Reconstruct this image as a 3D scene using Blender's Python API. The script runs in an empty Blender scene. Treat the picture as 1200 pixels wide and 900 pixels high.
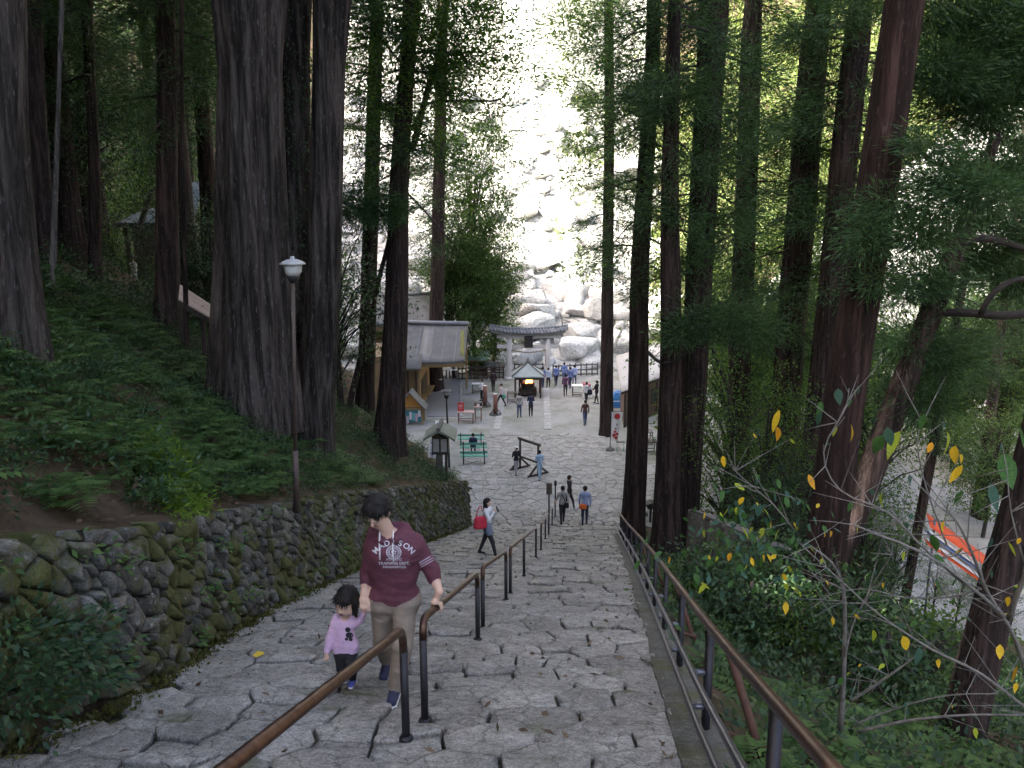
import bpy, math, random
import numpy as np
from mathutils import Vector, Matrix, noise as mnoise

# ------------------------------------------------------------------ camera
scene = bpy.context.scene
COL = scene.collection
FPX, PITCH, CAMZ = 942.0, math.radians(11.4), 13.0
cam_d = bpy.data.cameras.new('camera')
cam_d.sensor_width = 36.0
cam_d.lens = FPX / 1200.0 * 36.0
cam_d.clip_start, cam_d.clip_end = 0.05, 3000.0
cam = bpy.data.objects.new('camera', cam_d)
cam.location = (0, 0, CAMZ)
cam.rotation_euler = (math.pi / 2 - PITCH, 0, 0)
COL.objects.link(cam)
scene.camera = cam

# ------------------------------------------------------------------ light
SUN = Vector((-0.72, -0.38, 0.58)).normalized()          # direction towards the sun
world = bpy.data.worlds.new('World')
scene.world = world
world.use_nodes = True
wn = world.node_tree
sky = wn.nodes.new('ShaderNodeTexSky')
sky.sky_type = 'NISHITA'
sky.sun_disc = False
sky.air_density = 0.8
sky.dust_density = 6.0
sky.ozone_density = 0.4
sky.sun_elevation = math.asin(SUN.z)
sky.sun_rotation = math.atan2(SUN.x, SUN.y)
wn.nodes['Background'].inputs['Strength'].default_value = 0.15
wn.links.new(sky.outputs[0], wn.nodes['Background'].inputs['Color'])
sd = bpy.data.lights.new('sun', 'SUN')
sd.energy, sd.angle, sd.color = 5.0, math.radians(0.5), (1.0, 0.95, 0.86)
so = bpy.data.objects.new('sun', sd)
so.rotation_euler = SUN.to_track_quat('Z', 'Y').to_euler()
so.location = (-40, -30, 60)
COL.objects.link(so)
scene.view_settings.view_transform = 'Standard'
scene.view_settings.look = 'None'
scene.view_settings.gamma = 1.0
scene.view_settings.exposure = 2.92
scene.render.engine = 'CYCLES'
scene.cycles.use_denoising = True
scene.cycles.max_bounces = 5
scene.cycles.diffuse_bounces = 2
scene.cycles.use_adaptive_sampling = True
scene.cycles.adaptive_threshold = 0.04
scene.cycles.glossy_bounces = 2
scene.cycles.transmission_bounces = 3
scene.cycles.caustics_reflective = False
scene.cycles.caustics_refractive = False

# ------------------------------------------------------------------ pixel -> world (surveying the photograph, 1200 x 900)
CP, SP = math.cos(PITCH), math.sin(PITCH)
def ray(px, py):
    u, v = (px - 600) / FPX, (py - 450) / FPX
    return np.array((u, CP - v * SP, -SP - v * CP))
def at(px, py, Y):                                         # the point of that sight line at distance Y ahead
    r = ray(px, py); r = r * (Y / r[1])
    return np.array((r[0], r[1], r[2] + CAMZ))
def hit(px, py, fz, y0=1.0, y1=160.0):                     # where that sight line meets the ground z = fz(x, y)
    r = ray(px, py); r = r / r[1]
    y, st = y0, 0.05
    while y < y1:
        if CAMZ + r[2] * y <= fz(r[0] * y, y): break
        y += st
    return np.array((r[0] * y, y, fz(r[0] * y, y)))
def pxscale(Y, drop=6.0):                                  # metres per pixel at distance Y
    return (Y * CP + drop * SP) / FPX

# ------------------------------------------------------------------ materials
MATS = {}
def nt_new(name):
    m = bpy.data.materials.new(name); m.use_nodes = True
    nt = m.node_tree
    return m, nt, nt.nodes['Principled BSDF'], nt.nodes, nt.links
def ramp(nt, stops):
    r = nt.nodes.new('ShaderNodeValToRGB')
    e = r.color_ramp.elements
    while len(e) < len(stops): e.new(0.5)
    for k, (p, c) in enumerate(stops):
        e[k].position = p; e[k].color = (*c, 1) if len(c) == 3 else c
    return r
def tex(nt, scale, detail=5, rough=0.6, stretch=None, coord='world', dist=0.0):
    n, l = nt.nodes, nt.links
    if coord == 'world': src = n.new('ShaderNodeNewGeometry').outputs['Position']
    else: src = n.new('ShaderNodeTexCoord').outputs['Object']
    if stretch:
        mp = n.new('ShaderNodeMapping'); mp.inputs['Scale'].default_value = stretch
        l.new(src, mp.inputs['Vector']); src = mp.outputs[0]
    t = n.new('ShaderNodeTexNoise')
    t.inputs['Scale'].default_value = scale; t.inputs['Detail'].default_value = detail
    t.inputs['Roughness'].default_value = rough; t.inputs['Distortion'].default_value = dist
    l.new(src, t.inputs['Vector'])
    return t
def mix(nt, fac, a, b, mode='MIX'):
    x = nt.nodes.new('ShaderNodeMix'); x.data_type = 'RGBA'; x.blend_type = mode
    for sock, val in ((x.inputs[0], fac), (x.inputs[6], a), (x.inputs[7], b)):
        if isinstance(val, (int, float)): sock.default_value = val
        elif isinstance(val, tuple): sock.default_value = (*val, 1)
        else: nt.links.new(val, sock)
    return x.outputs[2]
def bump(nt, h, strength, dist, prev=None):
    b = nt.nodes.new('ShaderNodeBump')
    b.inputs['Strength'].default_value = strength; b.inputs['Distance'].default_value = dist
    nt.links.new(h, b.inputs['Height'])
    if prev is not None: nt.links.new(prev, b.inputs['Normal'])
    return b.outputs[0]
def vary(nt, col, amount, obj=True, island=False):         # brightness that differs from piece to piece
    n, l = nt.nodes, nt.links
    v = None
    if obj: v = n.new('ShaderNodeObjectInfo').outputs['Random']
    if island:
        w = n.new('ShaderNodeNewGeometry').outputs['Random Per Island']
        if v is None: v = w
        else:
            a = n.new('ShaderNodeMath'); a.operation = 'ADD'; l.new(v, a.inputs[0]); l.new(w, a.inputs[1])
            f = n.new('ShaderNodeMath'); f.operation = 'FRACT'; l.new(a.outputs[0], f.inputs[0]); v = f.outputs[0]
    mr = n.new('ShaderNodeMapRange'); mr.inputs[3].default_value = 1 - amount; mr.inputs[4].default_value = 1 + amount
    l.new(v, mr.inputs[0])
    h = n.new('ShaderNodeHueSaturation'); l.new(mr.outputs[0], h.inputs['Value']); l.new(col, h.inputs['Color'])
    return h.outputs[0]

def mat_plain(name, c, c2=None, scale=6.0, rough=0.75, bmp=0.15, bd=0.01, metal=0.0, coord='world', stretch=None, var=0.0, spec=None):
    if name in MATS: return MATS[name]
    m, nt, p, n, l = nt_new(name)
    c2 = c2 or tuple(v * 0.7 for v in c)
    t = tex(nt, scale, 6, 0.65, stretch, coord)
    r = ramp(nt, [(0.3, c2), (0.7, c)])
    l.new(t.outputs[0], r.inputs[0])
    col = r.outputs[0]
    if var: col = vary(nt, col, var)
    l.new(col, p.inputs['Base Color'])
    p.inputs['Roughness'].default_value = rough; p.inputs['Metallic'].default_value = metal
    if spec is not None: p.inputs['Specular IOR Level'].default_value = spec
    if bmp: l.new(bump(nt, t.outputs[0], bmp, bd), p.inputs['Normal'])
    MATS[name] = m
    return m

def mat_leaf(name, c1, c2, c3, trans=0.35, rough=0.6, big=0.35):
    m, nt, p, n, l = nt_new(name)
    g = n.new('ShaderNodeNewGeometry')
    r = ramp(nt, [(0.0, c1), (0.55, c2), (1.0, c3)])
    l.new(g.outputs['Random Per Island'], r.inputs[0])
    col = vary(nt, r.outputs[0], 0.14)
    l.new(col, p.inputs['Base Color']); p.inputs['Roughness'].default_value = rough
    p.inputs['Specular IOR Level'].default_value = 0.3
    tr = n.new('ShaderNodeBsdfTranslucent')
    tc = mix(nt, 1.0, col, (1.25, 1.35, 0.55), 'MULTIPLY')
    l.new(tc, tr.inputs['Color'])
    ms = n.new('ShaderNodeMixShader'); ms.inputs[0].default_value = trans
    l.new(p.outputs[0], ms.inputs[1]); l.new(tr.outputs[0], ms.inputs[2])
    l.new(ms.outputs[0], n['Material Output'].inputs[0])
    return m

def mat_bark(name, dark, light, lich=(0.30, 0.30, 0.28), lich_amt=0.5, sc=9.0):
    m, nt, p, n, l = nt_new(name)
    t = tex(nt, sc, 5, 0.72, (1, 1, 0.07), 'object', 0.25)       # long fibrous strips
    t2 = tex(nt, 1.7, 3, 0.6, (1, 1, 0.35), 'object')
    t3 = tex(nt, 24, 3, 0.6, (1, 1, 0.22), 'object')
    r = ramp(nt, [(0.40, dark), (0.50, tuple((a_ + b_) / 2.6 for a_, b_ in zip(dark, light))), (0.60, light)])  # shade between ridges put into the colour, bump alone barely shows
    l.new(t.outputs[0], r.inputs[0])
    col = mix(nt, 0.8, r.outputs[0], mix(nt, t2.outputs[0], (0.35, 0.32, 0.32), (1.6, 1.6, 1.6)), 'MULTIPLY')
    lr = ramp(nt, [(0.60, (0, 0, 0)), (0.70, (1, 1, 1))]); l.new(t3.outputs[0], lr.inputs[0])
    a = n.new('ShaderNodeMath'); a.operation = 'MULTIPLY'; a.inputs[1].default_value = lich_amt
    l.new(lr.outputs[0], a.inputs[0])
    col = mix(nt, a.outputs[0], col, lich)
    col = vary(nt, col, 0.12)
    l.new(col, p.inputs['Base Color']); p.inputs['Roughness'].default_value = 0.9
    p.inputs['Specular IOR Level'].default_value = 0.2
    l.new(bump(nt, t.outputs[0], 1.0, 0.08), p.inputs['Normal'])
    return m

def mat_stone(name, c1, c2, c3, moss=(0.07, 0.085, 0.02), moss_amt=0.0, lich_amt=0.25, sc=1.0, var=0.18, rough=0.85, crack=0.0):
    m, nt, p, n, l = nt_new(name)
    t = tex(nt, 1.6 * sc, 4, 0.65)
    t2 = tex(nt, 14 * sc, 4, 0.75)
    t3 = tex(nt, 60 * sc, 2, 0.6)
    r = ramp(nt, [(0.3, c1), (0.5, c2), (0.72, c3)]); l.new(t.outputs[0], r.inputs[0])
    r2 = ramp(nt, [(0.30, (0.42, 0.42, 0.42)), (0.5, (0.95, 0.95, 0.95)), (0.70, (1.55, 1.53, 1.5))]); l.new(t2.outputs[0], r2.inputs[0])
    r3 = ramp(nt, [(0.32, (0.35, 0.35, 0.35)), (0.5, (1, 1, 1)), (0.68, (1.6, 1.6, 1.6))]); l.new(t3.outputs[0], r3.inputs[0])
    col = mix(nt, 0.7, r.outputs[0], r2.outputs[0], 'MULTIPLY')
    col = mix(nt, 0.55, col, r3.outputs[0], 'MULTIPLY')
    if crack:
        tw = tex(nt, 5, 2, 0.6)
        g = n.new('ShaderNodeNewGeometry'); ad = n.new('ShaderNodeVectorMath'); ad.operation = 'MULTIPLY_ADD'; ad.inputs[1].default_value = (.22, .22, .22)
        l.new(tw.outputs['Color'], ad.inputs[0]); l.new(g.outputs['Position'], ad.inputs[2])
        vo = n.new('ShaderNodeTexVoronoi'); vo.feature = 'DISTANCE_TO_EDGE'; vo.inputs['Scale'].default_value = 2.6; l.new(ad.outputs[0], vo.inputs['Vector'])
        cr = ramp(nt, [(0.0, (0.25, 0.25, 0.25)), (0.012, (0.6, 0.6, 0.6)), (0.03, (1, 1, 1))]); l.new(vo.outputs['Distance'], cr.inputs[0])
        col = mix(nt, crack, col, cr.outputs[0], 'MULTIPLY')
    col = vary(nt, col, var, True, True)
    if lich_amt:
        t4 = tex(nt, 7 * sc, 5, 0.75)
        lr = ramp(nt, [(0.60, (0, 0, 0)), (0.68, (1, 1, 1))]); l.new(t4.outputs[0], lr.inputs[0])
        a = n.new('ShaderNodeMath'); a.operation = 'MULTIPLY'; a.inputs[1].default_value = lich_amt
        l.new(lr.outputs[0], a.inputs[0])
        col = mix(nt, a.outputs[0], col, (0.42, 0.42, 0.40))
    if moss_amt:
        t5 = tex(nt, 1.1 * sc, 6, 0.7, None, 'world', 0.4)
        lo = 0.66 - 0.3 * moss_amt
        mr = ramp(nt, [(lo, (0, 0, 0)), (lo + 0.09, (1, 1, 1))]); l.new(t5.outputs[0], mr.inputs[0])
        mc = mix(nt, t2.outputs[0], tuple(v * 0.5 for v in moss), tuple(v * 1.5 for v in moss))
        col = mix(nt, mr.outputs[0], col, mc)
    l.new(col, p.inputs['Base Color']); p.inputs['Roughness'].default_value = rough
    p.inputs['Specular IOR Level'].default_value = 0.3
    b1 = bump(nt, t2.outputs[0], 0.7, 0.04); b2 = bump(nt, t3.outputs[0], 0.6, 0.012, b1)
    l.new(b2, p.inputs['Normal'])
    return m

def mat_emit(name, c, s):
    m, nt, p, n, l = nt_new(name)
    p.inputs['Base Color'].default_value = (*c, 1); p.inputs['Emission Color'].default_value = (*c, 1)
    p.inputs['Emission Strength'].default_value = s
    return m

# ------------------------------------------------------------------ mesh helpers
def mesh_np(name, V, F, mats, mi=None, smooth=False):
    """F: (n,k) array or list of lists"""
    me = bpy.data.meshes.new(name)
    V = np.asarray(V, np.float32)
    if isinstance(F, np.ndarray):
        n, k = F.shape
        li = F.astype(np.int32).ravel(); ls = np.arange(0, n * k, k, dtype=np.int32)
    else:
        lens = np.array([len(f) for f in F], np.int32); n = len(F)
        li = np.fromiter((i for f in F for i in f), np.int32, int(lens.sum()))
        ls = np.concatenate(([0], np.cumsum(lens)[:-1])).astype(np.int32)
    me.vertices.add(len(V)); me.vertices.foreach_set('co', V.ravel())
    me.loops.add(len(li)); me.loops.foreach_set('vertex_index', li)
    me.polygons.add(n); me.polygons.foreach_set('loop_start', ls)
    for m in (mats if isinstance(mats, (list, tuple)) else [mats]): me.materials.append(m)
    if mi is not None: me.polygons.foreach_set('material_index', np.asarray(mi, np.int32))
    if smooth is not False:
        sm = np.ones(n, bool) if smooth is True else np.asarray(smooth, bool)
        me.polygons.foreach_set('use_smooth', sm)
    me.update(calc_edges=True)
    me.validate()
    return me
def link(name, me, parent=None, loc=(0, 0, 0), rot=(0, 0, 0), scale=(1, 1, 1)):
    o = bpy.data.objects.new(name, me); COL.objects.link(o)
    o.location = loc; o.rotation_euler = rot; o.scale = scale
    if parent is not None: o.parent = parent
    return o
def tag(o, label=None, cat=None, group=None, kind=None):
    if label: o['label'] = label
    if cat: o['category'] = cat
    if group: o['group'] = group
    if kind: o['kind'] = kind
    return o
def thing(name, label, cat, loc=(0, 0, 0), rz=0.0, group=None):
    o = bpy.data.objects.new(name, None); COL.objects.link(o)
    o.location = tuple(float(v) for v in loc); o.rotation_euler = (0, 0, rz); o.empty_display_size = 0.2
    return tag(o, label, cat, group)
def copy_tree(o, parent=None):
    c = o.copy(); COL.objects.link(c)
    if parent is not None: c.parent = parent
    for ch in o.children: copy_tree(ch, c)
    return c

def orth(d):
    d = np.asarray(d, float); d = d / (np.linalg.norm(d) + 1e-9)
    a = np.array((0, 0, 1.0)) if abs(d[2]) < 0.9 else np.array((1.0, 0, 0))
    u = np.cross(d, a); u /= np.linalg.norm(u)
    return d, u, np.cross(u, d)

class B:
    """collects shapes for ONE mesh object"""
    def __init__(s): s.v = []; s.f = []; s.m = []; s.s = []
    def _add(s, vs, fs, mi=0, sm=False):
        o = len(s.v); s.v.extend([tuple(map(float, v)) for v in vs])
        for f in fs: s.f.append([o + i for i in f]); s.m.append(mi); s.s.append(sm)
    def box(s, c, size, rz=0.0, rot=None, mi=0, bev=0.0):
        c = np.asarray(c, float); hx, hy, hz = (v / 2 for v in size)
        R = np.array(rot.to_matrix()) if rot is not None else np.array(Matrix.Rotation(rz, 3, 'Z'))
        if bev:
            b = min(bev, hx * .9, hy * .9, hz * .9)
            vs = []
            for sx in (-1, 1):
                for sy in (-1, 1):
                    for sz in (-1, 1):
                        vs += [(sx * (hx - b), sy * (hy - b), sz * hz), (sx * (hx - b), sy * hy, sz * (hz - b)), (sx * hx, sy * (hy - b), sz * (hz - b))]
            idx = lambda a, b_, c_, k: ((a * 2 + b_) * 2 + c_) * 3 + k
            fs = []
            for k, order in ((0, 'z'), (1, 'y'), (2, 'x')):
                for sg in (0, 1):
                    q = []
                    for (p, r) in ((0, 0), (1, 0), (1, 1), (0, 1)):
                        q.append(idx(*((p, r, sg) if k == 0 else (p, sg, r) if k == 1 else (sg, p, r)), k))
                    if (sg == 1) != (k == 1): pass
                    else: q = q[::-1]
                    fs.append(q)
            for a in (0, 1):
                for b_ in (0, 1):
                    fs.append([idx(a, b_, 0, 1), idx(a, b_, 0, 2), idx(a, b_, 1, 2), idx(a, b_, 1, 1)] if a == b_ else [idx(a, b_, 0, 2), idx(a, b_, 0, 1), idx(a, b_, 1, 1), idx(a, b_, 1, 2)])
                    fs.append([idx(a, 0, b_, 0), idx(a, 0, b_, 2), idx(a, 1, b_, 2), idx(a, 1, b_, 0)] if a != b_ else [idx(a, 0, b_, 2), idx(a, 0, b_, 0), idx(a, 1, b_, 0), idx(a, 1, b_, 2)])
                    fs.append([idx(0, a, b_, 0), idx(1, a, b_, 0), idx(1, a, b_, 1), idx(0, a, b_, 1)] if a != b_ else [idx(0, a, b_, 1), idx(1, a, b_, 1), idx(1, a, b_, 0), idx(0, a, b_, 0)])
                    for c_ in (0, 1):
                        t = [idx(a, b_, c_, 0), idx(a, b_, c_, 1), idx(a, b_, c_, 2)]
                        fs.append(t if (a + b_ + c_) % 2 == 0 else t[::-1])
            s._add([R @ np.array(v) + c for v in vs], fs, mi)
        else:
            vs = [R @ np.array((x * hx, y * hy, z * hz)) + c for x in (-1, 1) for y in (-1, 1) for z in (-1, 1)]
            s._add(vs, [(0, 1, 3, 2), (4, 6, 7, 5), (0, 4, 5, 1), (2, 3, 7, 6), (0, 2, 6, 4), (1, 5, 7, 3)], mi)
        return s
    def bar(s, a, b, w, h, mi=0):                        # rectangular bar from a to b
        a, b = np.asarray(a, float), np.asarray(b, float)
        d, u, v = orth(b - a)
        vs = []
        for p in (a, b):
            for (i, j) in ((-1, -1), (1, -1), (1, 1), (-1, 1)): vs.append(p + u * i * w / 2 + v * j * h / 2)
        s._add(vs, [(3, 2, 1, 0), (4, 5, 6, 7), (0, 1, 5, 4), (1, 2, 6, 5), (2, 3, 7, 6), (3, 0, 4, 7)], mi)
        return s
    def tube(s, pts, r, n=10, mi=0, cap=True, sm=True):
        pts = [np.asarray(p, float) for p in pts]
        rs = r if isinstance(r, (list, tuple, np.ndarray)) else [r] * len(pts)
        vs = []; prev = None
        for i, p in enumerate(pts):
            t = pts[min(i + 1, len(pts) - 1)] - pts[max(i - 1, 0)]
            d, u, v = orth(t)
            if prev is not None:
                u = prev - d * np.dot(prev, d); u /= np.linalg.norm(u) + 1e-9; v = np.cross(u, d)
            prev = u
            for k in range(n):
                a = 2 * math.pi * k / n
                vs.append(p + (u * math.cos(a) + v * math.sin(a)) * rs[i])
        fs = []
        for i in range(len(pts) - 1):
            for k in range(n):
                fs.append((i * n + k, (i + 1) * n + k, (i + 1) * n + (k + 1) % n, i * n + (k + 1) % n))
        o = len(s.v)
        s._add(vs, fs, mi, sm)
        if cap:
            s.f.append([o + k for k in range(n)]); s.m.append(mi); s.s.append(False)
            s.f.append([o + (len(pts) - 1) * n + k for k in range(n)][::-1]); s.m.append(mi); s.s.append(False)
        return s
    def lathe(s, prof, c=(0, 0, 0), n=16, mi=0, sm=True):   # prof: (r, z)
        vs = []; c = np.asarray(c, float)
        for (r, z) in prof:
            for k in range(n):
                a = 2 * math.pi * k / n; vs.append(c + np.array((r * math.cos(a), r * math.sin(a), z)))
        fs = [(i * n + k, i * n + (k + 1) % n, (i + 1) * n + (k + 1) % n, (i + 1) * n + k) for i in range(len(prof) - 1) for k in range(n)]
        o = len(s.v); s._add(vs, fs, mi, sm)
        s.f.append([o + k for k in range(n)][::-1]); s.m.append(mi); s.s.append(False)
        s.f.append([o + (len(prof) - 1) * n + k for k in range(n)]); s.m.append(mi); s.s.append(False)
        return s
    def prism(s, poly, z0, z1, mi=0):                      # plan polygon (ccw) extruded in z
        n = len(poly)
        vs = [(x, y, z0) for x, y in poly] + [(x, y, z1) for x, y in poly]
        s._add(vs, [tuple(range(n))[::-1], tuple(range(n, 2 * n))] + [(i, (i + 1) % n, n + (i + 1) % n, n + i) for i in range(n)], mi)
        return s
    def sheet(s, P, th, mi=0, sm=True):                    # P[i][j] grid of points, thickened downward by th
        r, c = len(P), len(P[0])
        top = [p for row in P for p in row]
        bot = [np.asarray(p, float) - np.array((0, 0, th)) for p in top]
        N = r * c
        fs = []
        for i in range(r - 1):
            for j in range(c - 1):
                a, b_, d, e = i * c + j, i * c + j + 1, (i + 1) * c + j + 1, (i + 1) * c + j
                fs.append((a, b_, d, e)); fs.append((N + e, N + d, N + b_, N + a))
        s._add(top + bot, fs, mi, sm)
        ed = [(i, i + 1) for i in range(c - 1)] + [(i * c + c - 1, (i + 1) * c + c - 1) for i in range(r - 1)] + \
             [((r - 1) * c + i + 1, (r - 1) * c + i) for i in range(c - 1)] + [((i + 1) * c, i * c) for i in range(r - 1)]
        o = len(s.v) - 2 * N
        for a, b_ in ed: s.f.append([o + b_, o + a, o + N + a, o + N + b_]); s.m.append(mi); s.s.append(False)
        return s
    def mesh(s, name, mats, origin=(0, 0, 0)):
        return mesh_np(name, np.array(s.v) - np.asarray(origin, float), s.f, mats, s.m, s.s)
    def build(s, name, mats, parent=None, origin=None, **kw):
        """world coordinates when origin is None and parent given: the parent's location is subtracted"""
        if origin is None: origin = tuple(parent.location) if parent is not None and parent.parent is None and s.world else (0, 0, 0)
        return link(name, s.mesh(name, mats, origin), parent, **kw)
    world = False
class W(B):
    """shapes given in world coordinates; root location is subtracted"""
    world = True
    def build(s, name, mats, root, parent=None, label=None):
        o = link(name, s.mesh(name, mats, tuple(root.location)), parent or root)
        if label: o['label'] = label
        return o

def leaf_arrays(pos, d, nrm, L, Wd, fold=0.15):
    """rhombic leaves: base, side, tip, side"""
    d = d / (np.linalg.norm(d, axis=1, keepdims=True) + 1e-9)
    s = np.cross(d, nrm); s /= (np.linalg.norm(s, axis=1, keepdims=True) + 1e-9)
    n = np.cross(s, d)
    L = L[:, None]; Wd = Wd[:, None]
    mid = pos + d * L * 0.45
    V = np.stack([pos, mid - s * Wd / 2 + n * Wd * fold, pos + d * L, mid + s * Wd / 2 + n * Wd * fold], 1).reshape(-1, 3)
    F = np.arange(len(pos) * 4, dtype=np.int32).reshape(-1, 4)
    return V, F
def rnd_dirs(rg, n):
    v = rg.normal(size=(n, 3)); return v / np.linalg.norm(v, axis=1, keepdims=True)
# ================================================================== the lie of the land
_sy = [-12, -5, 0, 5.8, 20.4, 32.5, 36.0, 72, 400]
_sd = [-2.5, 0.0, 1.7, 3.74, 8.82, 12.75, 13.0, 13.0, 13.0]
def zs(y): return CAMZ - float(np.interp(y, _sy, _sd))
def stair_pt(px, py): return hit(px, py, lambda x, y: zs(y), 0.8)

# left foot of the stairs (foot of the stone wall) and their right-hand edge, read off the photograph
_wl = [stair_pt(*p) for p in ((0, 885), (130, 832), (230, 765), (320, 712), (400, 674), (480, 642), (553, 614))]
_wr = [stair_pt(*p) for p in ((830, 898), (790, 790), (757, 700), (738, 655), (722, 622))]
_wl_y = [-12.0] + [p[1] for p in _wl]; _wl_x = [_wl[0][0] - 0.10 * (_wl[0][1] + 12)] + [p[0] for p in _wl]
_wr_y = [-12.0] + [p[1] for p in _wr]; _wr_x = [_wr[0][0] - 0.11 * (_wr[0][1] + 12)] + [p[0] for p in _wr]
WALL_END = _wl_y[-1]
_wl_y += [WALL_END + 1.5, WALL_END + 3.5, 40, 66, 72, 84, 120, 400]; _wl_x += [-3.4, -8.5, -11.5, -12.5, -15, -19, -27, -60]
_wr_y += [31, 34, 37, 42, 66, 74, 84, 120, 400]; _wr_x += [4.3, 5.6, 7.0, 8.2, 9.0, 12.5, 14, 20, 60]
def xl(y): return float(np.interp(y, _wl_y, _wl_x))
def xr(y): return float(np.interp(y, _wr_y, _wr_x))
# top of the stone wall
_wt = []
for px, py in ((0, 634), (130, 622), (230, 606), (320, 592), (400, 579), (480, 570), (553, 563)):
    b = np.interp(px, (0, 130, 230, 320, 400, 480, 553), [p[1] for p in _wl])
    _wt.append((b, at(px, py, b)[2]))
def wall_top(y):
    if y > WALL_END:
        return float(np.interp(y, (WALL_END, WALL_END + 1.2, WALL_END + 4.5), (_wt[-1][1], _wt[-1][1] - 0.6, 0.0)))
    if y < _wt[0][0]: return _wt[0][1] + (_wt[0][0] - y) * 0.33
    return float(np.interp(y, [a for a, _ in _wt], [z for _, z in _wt]))
def nz(x, y, s, seed=0.0): return mnoise.noise(Vector((x * s, y * s, seed)))
def zleft(u, x, y):                                        # bank above the wall, u metres left of it
    r = 0.12 * min(u, 0.3) + 0.82 * min(2.7, max(0.0, u - 0.3)) + 0.60 * max(0.0, u - 3.0)
    if u > 22: r = 13.65 + (u - 22) * (1.0 if y < 62 else max(0.35, 1.0 - (y - 62) / 12))
    base = wall_top(y) if y < 70 else zgorge(y)
    return base + r + (nz(x, y, 0.35) * 0.35 + nz(x, y, 1.3, 4) * 0.12) * min(1, max(0.0, u) / 1.2)
def zgorge(y): return float(np.interp(y, (70, 74, 82, 96, 120, 126, 136, 150, 400), (0, -1.2, 1.5, 9, 24, 34, 85, 120, 140)))
def zright(v, x, y):
    r = -0.28 * min(v, 14) if y < 70 else 0.9 * max(0, v - 2)
    if v > 34 and y < 70: r += (v - 34) * 0.8
    r -= 0.28 * min(0.6, v)
    base = zs(y) if y < 70 else zgorge(y)
    k = 0.0 if y > 70 else min(1.0, max(0.0, (y - 36) / 8.0))     # the shop side of the square is level
    lev = max(0.0, -0.0) if v < 8 else -0.3 * (v - 8)
    lev = max(lev, -3.0)
    z = base + r * (1 - k) + (lev + (v > 34) * (v - 34) * 0.8) * k
    return max(z, -3.5) + (nz(x, y, 0.4, 9) * 0.25 + nz(x, y, 1.5, 3) * 0.08) * min(1, max(0, v) / 1.5) * (1 - 0.7 * k)
def ground_z(x, y):
    a, b = xl(y), xr(y)
    if x < a: return zleft(a - x, x, y)
    if x > b: return zright(x - b, x, y)
    return zs(y) if y < 70 else zgorge(y)
def G(px, py, y0=1.0): return hit(px, py, ground_z, y0)

# ---- materials of the setting
def mat_ground(name, cols, moss, moss_lo, sc=1.0, bmp=0.8, litter=0.5):
    m, nt, p, n, l = nt_new(name)
    t = tex(nt, 0.9 * sc, 8, 0.7); t2 = tex(nt, 9 * sc, 6, 0.75); t3 = tex(nt, 40 * sc, 4, 0.7)
    r = ramp(nt, [(0.35, cols[0]), (0.5, cols[1]), (0.68, cols[2])]); l.new(t.outputs[0], r.inputs[0])
    col = mix(nt, 0.7, r.outputs[0], mix(nt, t2.outputs[0], (0.45, 0.45, 0.45), (1.55, 1.55, 1.55)), 'MULTIPLY')
    col = mix(nt, litter, col, mix(nt, t3.outputs[0], (0.3, 0.3, 0.3), (1.7, 1.7, 1.7)), 'MULTIPLY')
    if moss:
        t4 = tex(nt, 0.55 * sc, 7, 0.7, None, 'world', 0.5)
        mr = ramp(nt, [(moss_lo, (0, 0, 0)), (moss_lo + 0.1, (1, 1, 1))]); l.new(t4.outputs[0], mr.inputs[0])
        col = mix(nt, mr.outputs[0], col, mix(nt, t2.outputs[0], tuple(v * .5 for v in moss), tuple(v * 1.5 for v in moss)))
    l.new(col, p.inputs['Base Color']); p.inputs['Roughness'].default_value = 0.95
    p.inputs['Specular IOR Level'].default_value = 0.15
    b1 = bump(nt, t2.outputs[0], bmp, 0.06); l.new(bump(nt, t3.outputs[0], bmp, 0.02, b1), p.inputs['Normal'])
    return m
m_bank = mat_ground('forest_floor', [(0.045, 0.032, 0.022), (0.085, 0.062, 0.043), (0.13, 0.095, 0.066)], (0.06, 0.075, 0.02), 0.53)
m_bed = mat_ground('joint_soil', [(0.06, 0.056, 0.045), (0.09, 0.085, 0.07), (0.12, 0.112, 0.095)], (0.05, 0.055, 0.022), 0.52)
m_plaza = mat_ground('plaza_ground', [(0.21, 0.208, 0.185), (0.265, 0.26, 0.24), (0.33, 0.322, 0.305)], (0.20, 0.205, 0.16), 0.50, 0.6, 0.25, 0.12)
m_gorge = mat_ground('gorge_rock', [(0.16, 0.155, 0.145), (0.34, 0.33, 0.31), (0.48, 0.47, 0.45)], (0.07, 0.09, 0.03), 0.58, 0.7, 0.8)
m_lower = mat_ground('gravel_lot', [(0.30, 0.30, 0.29), (0.38, 0.375, 0.36), (0.45, 0.44, 0.42)], None, 0.5, 1.0, 0.3)

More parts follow.
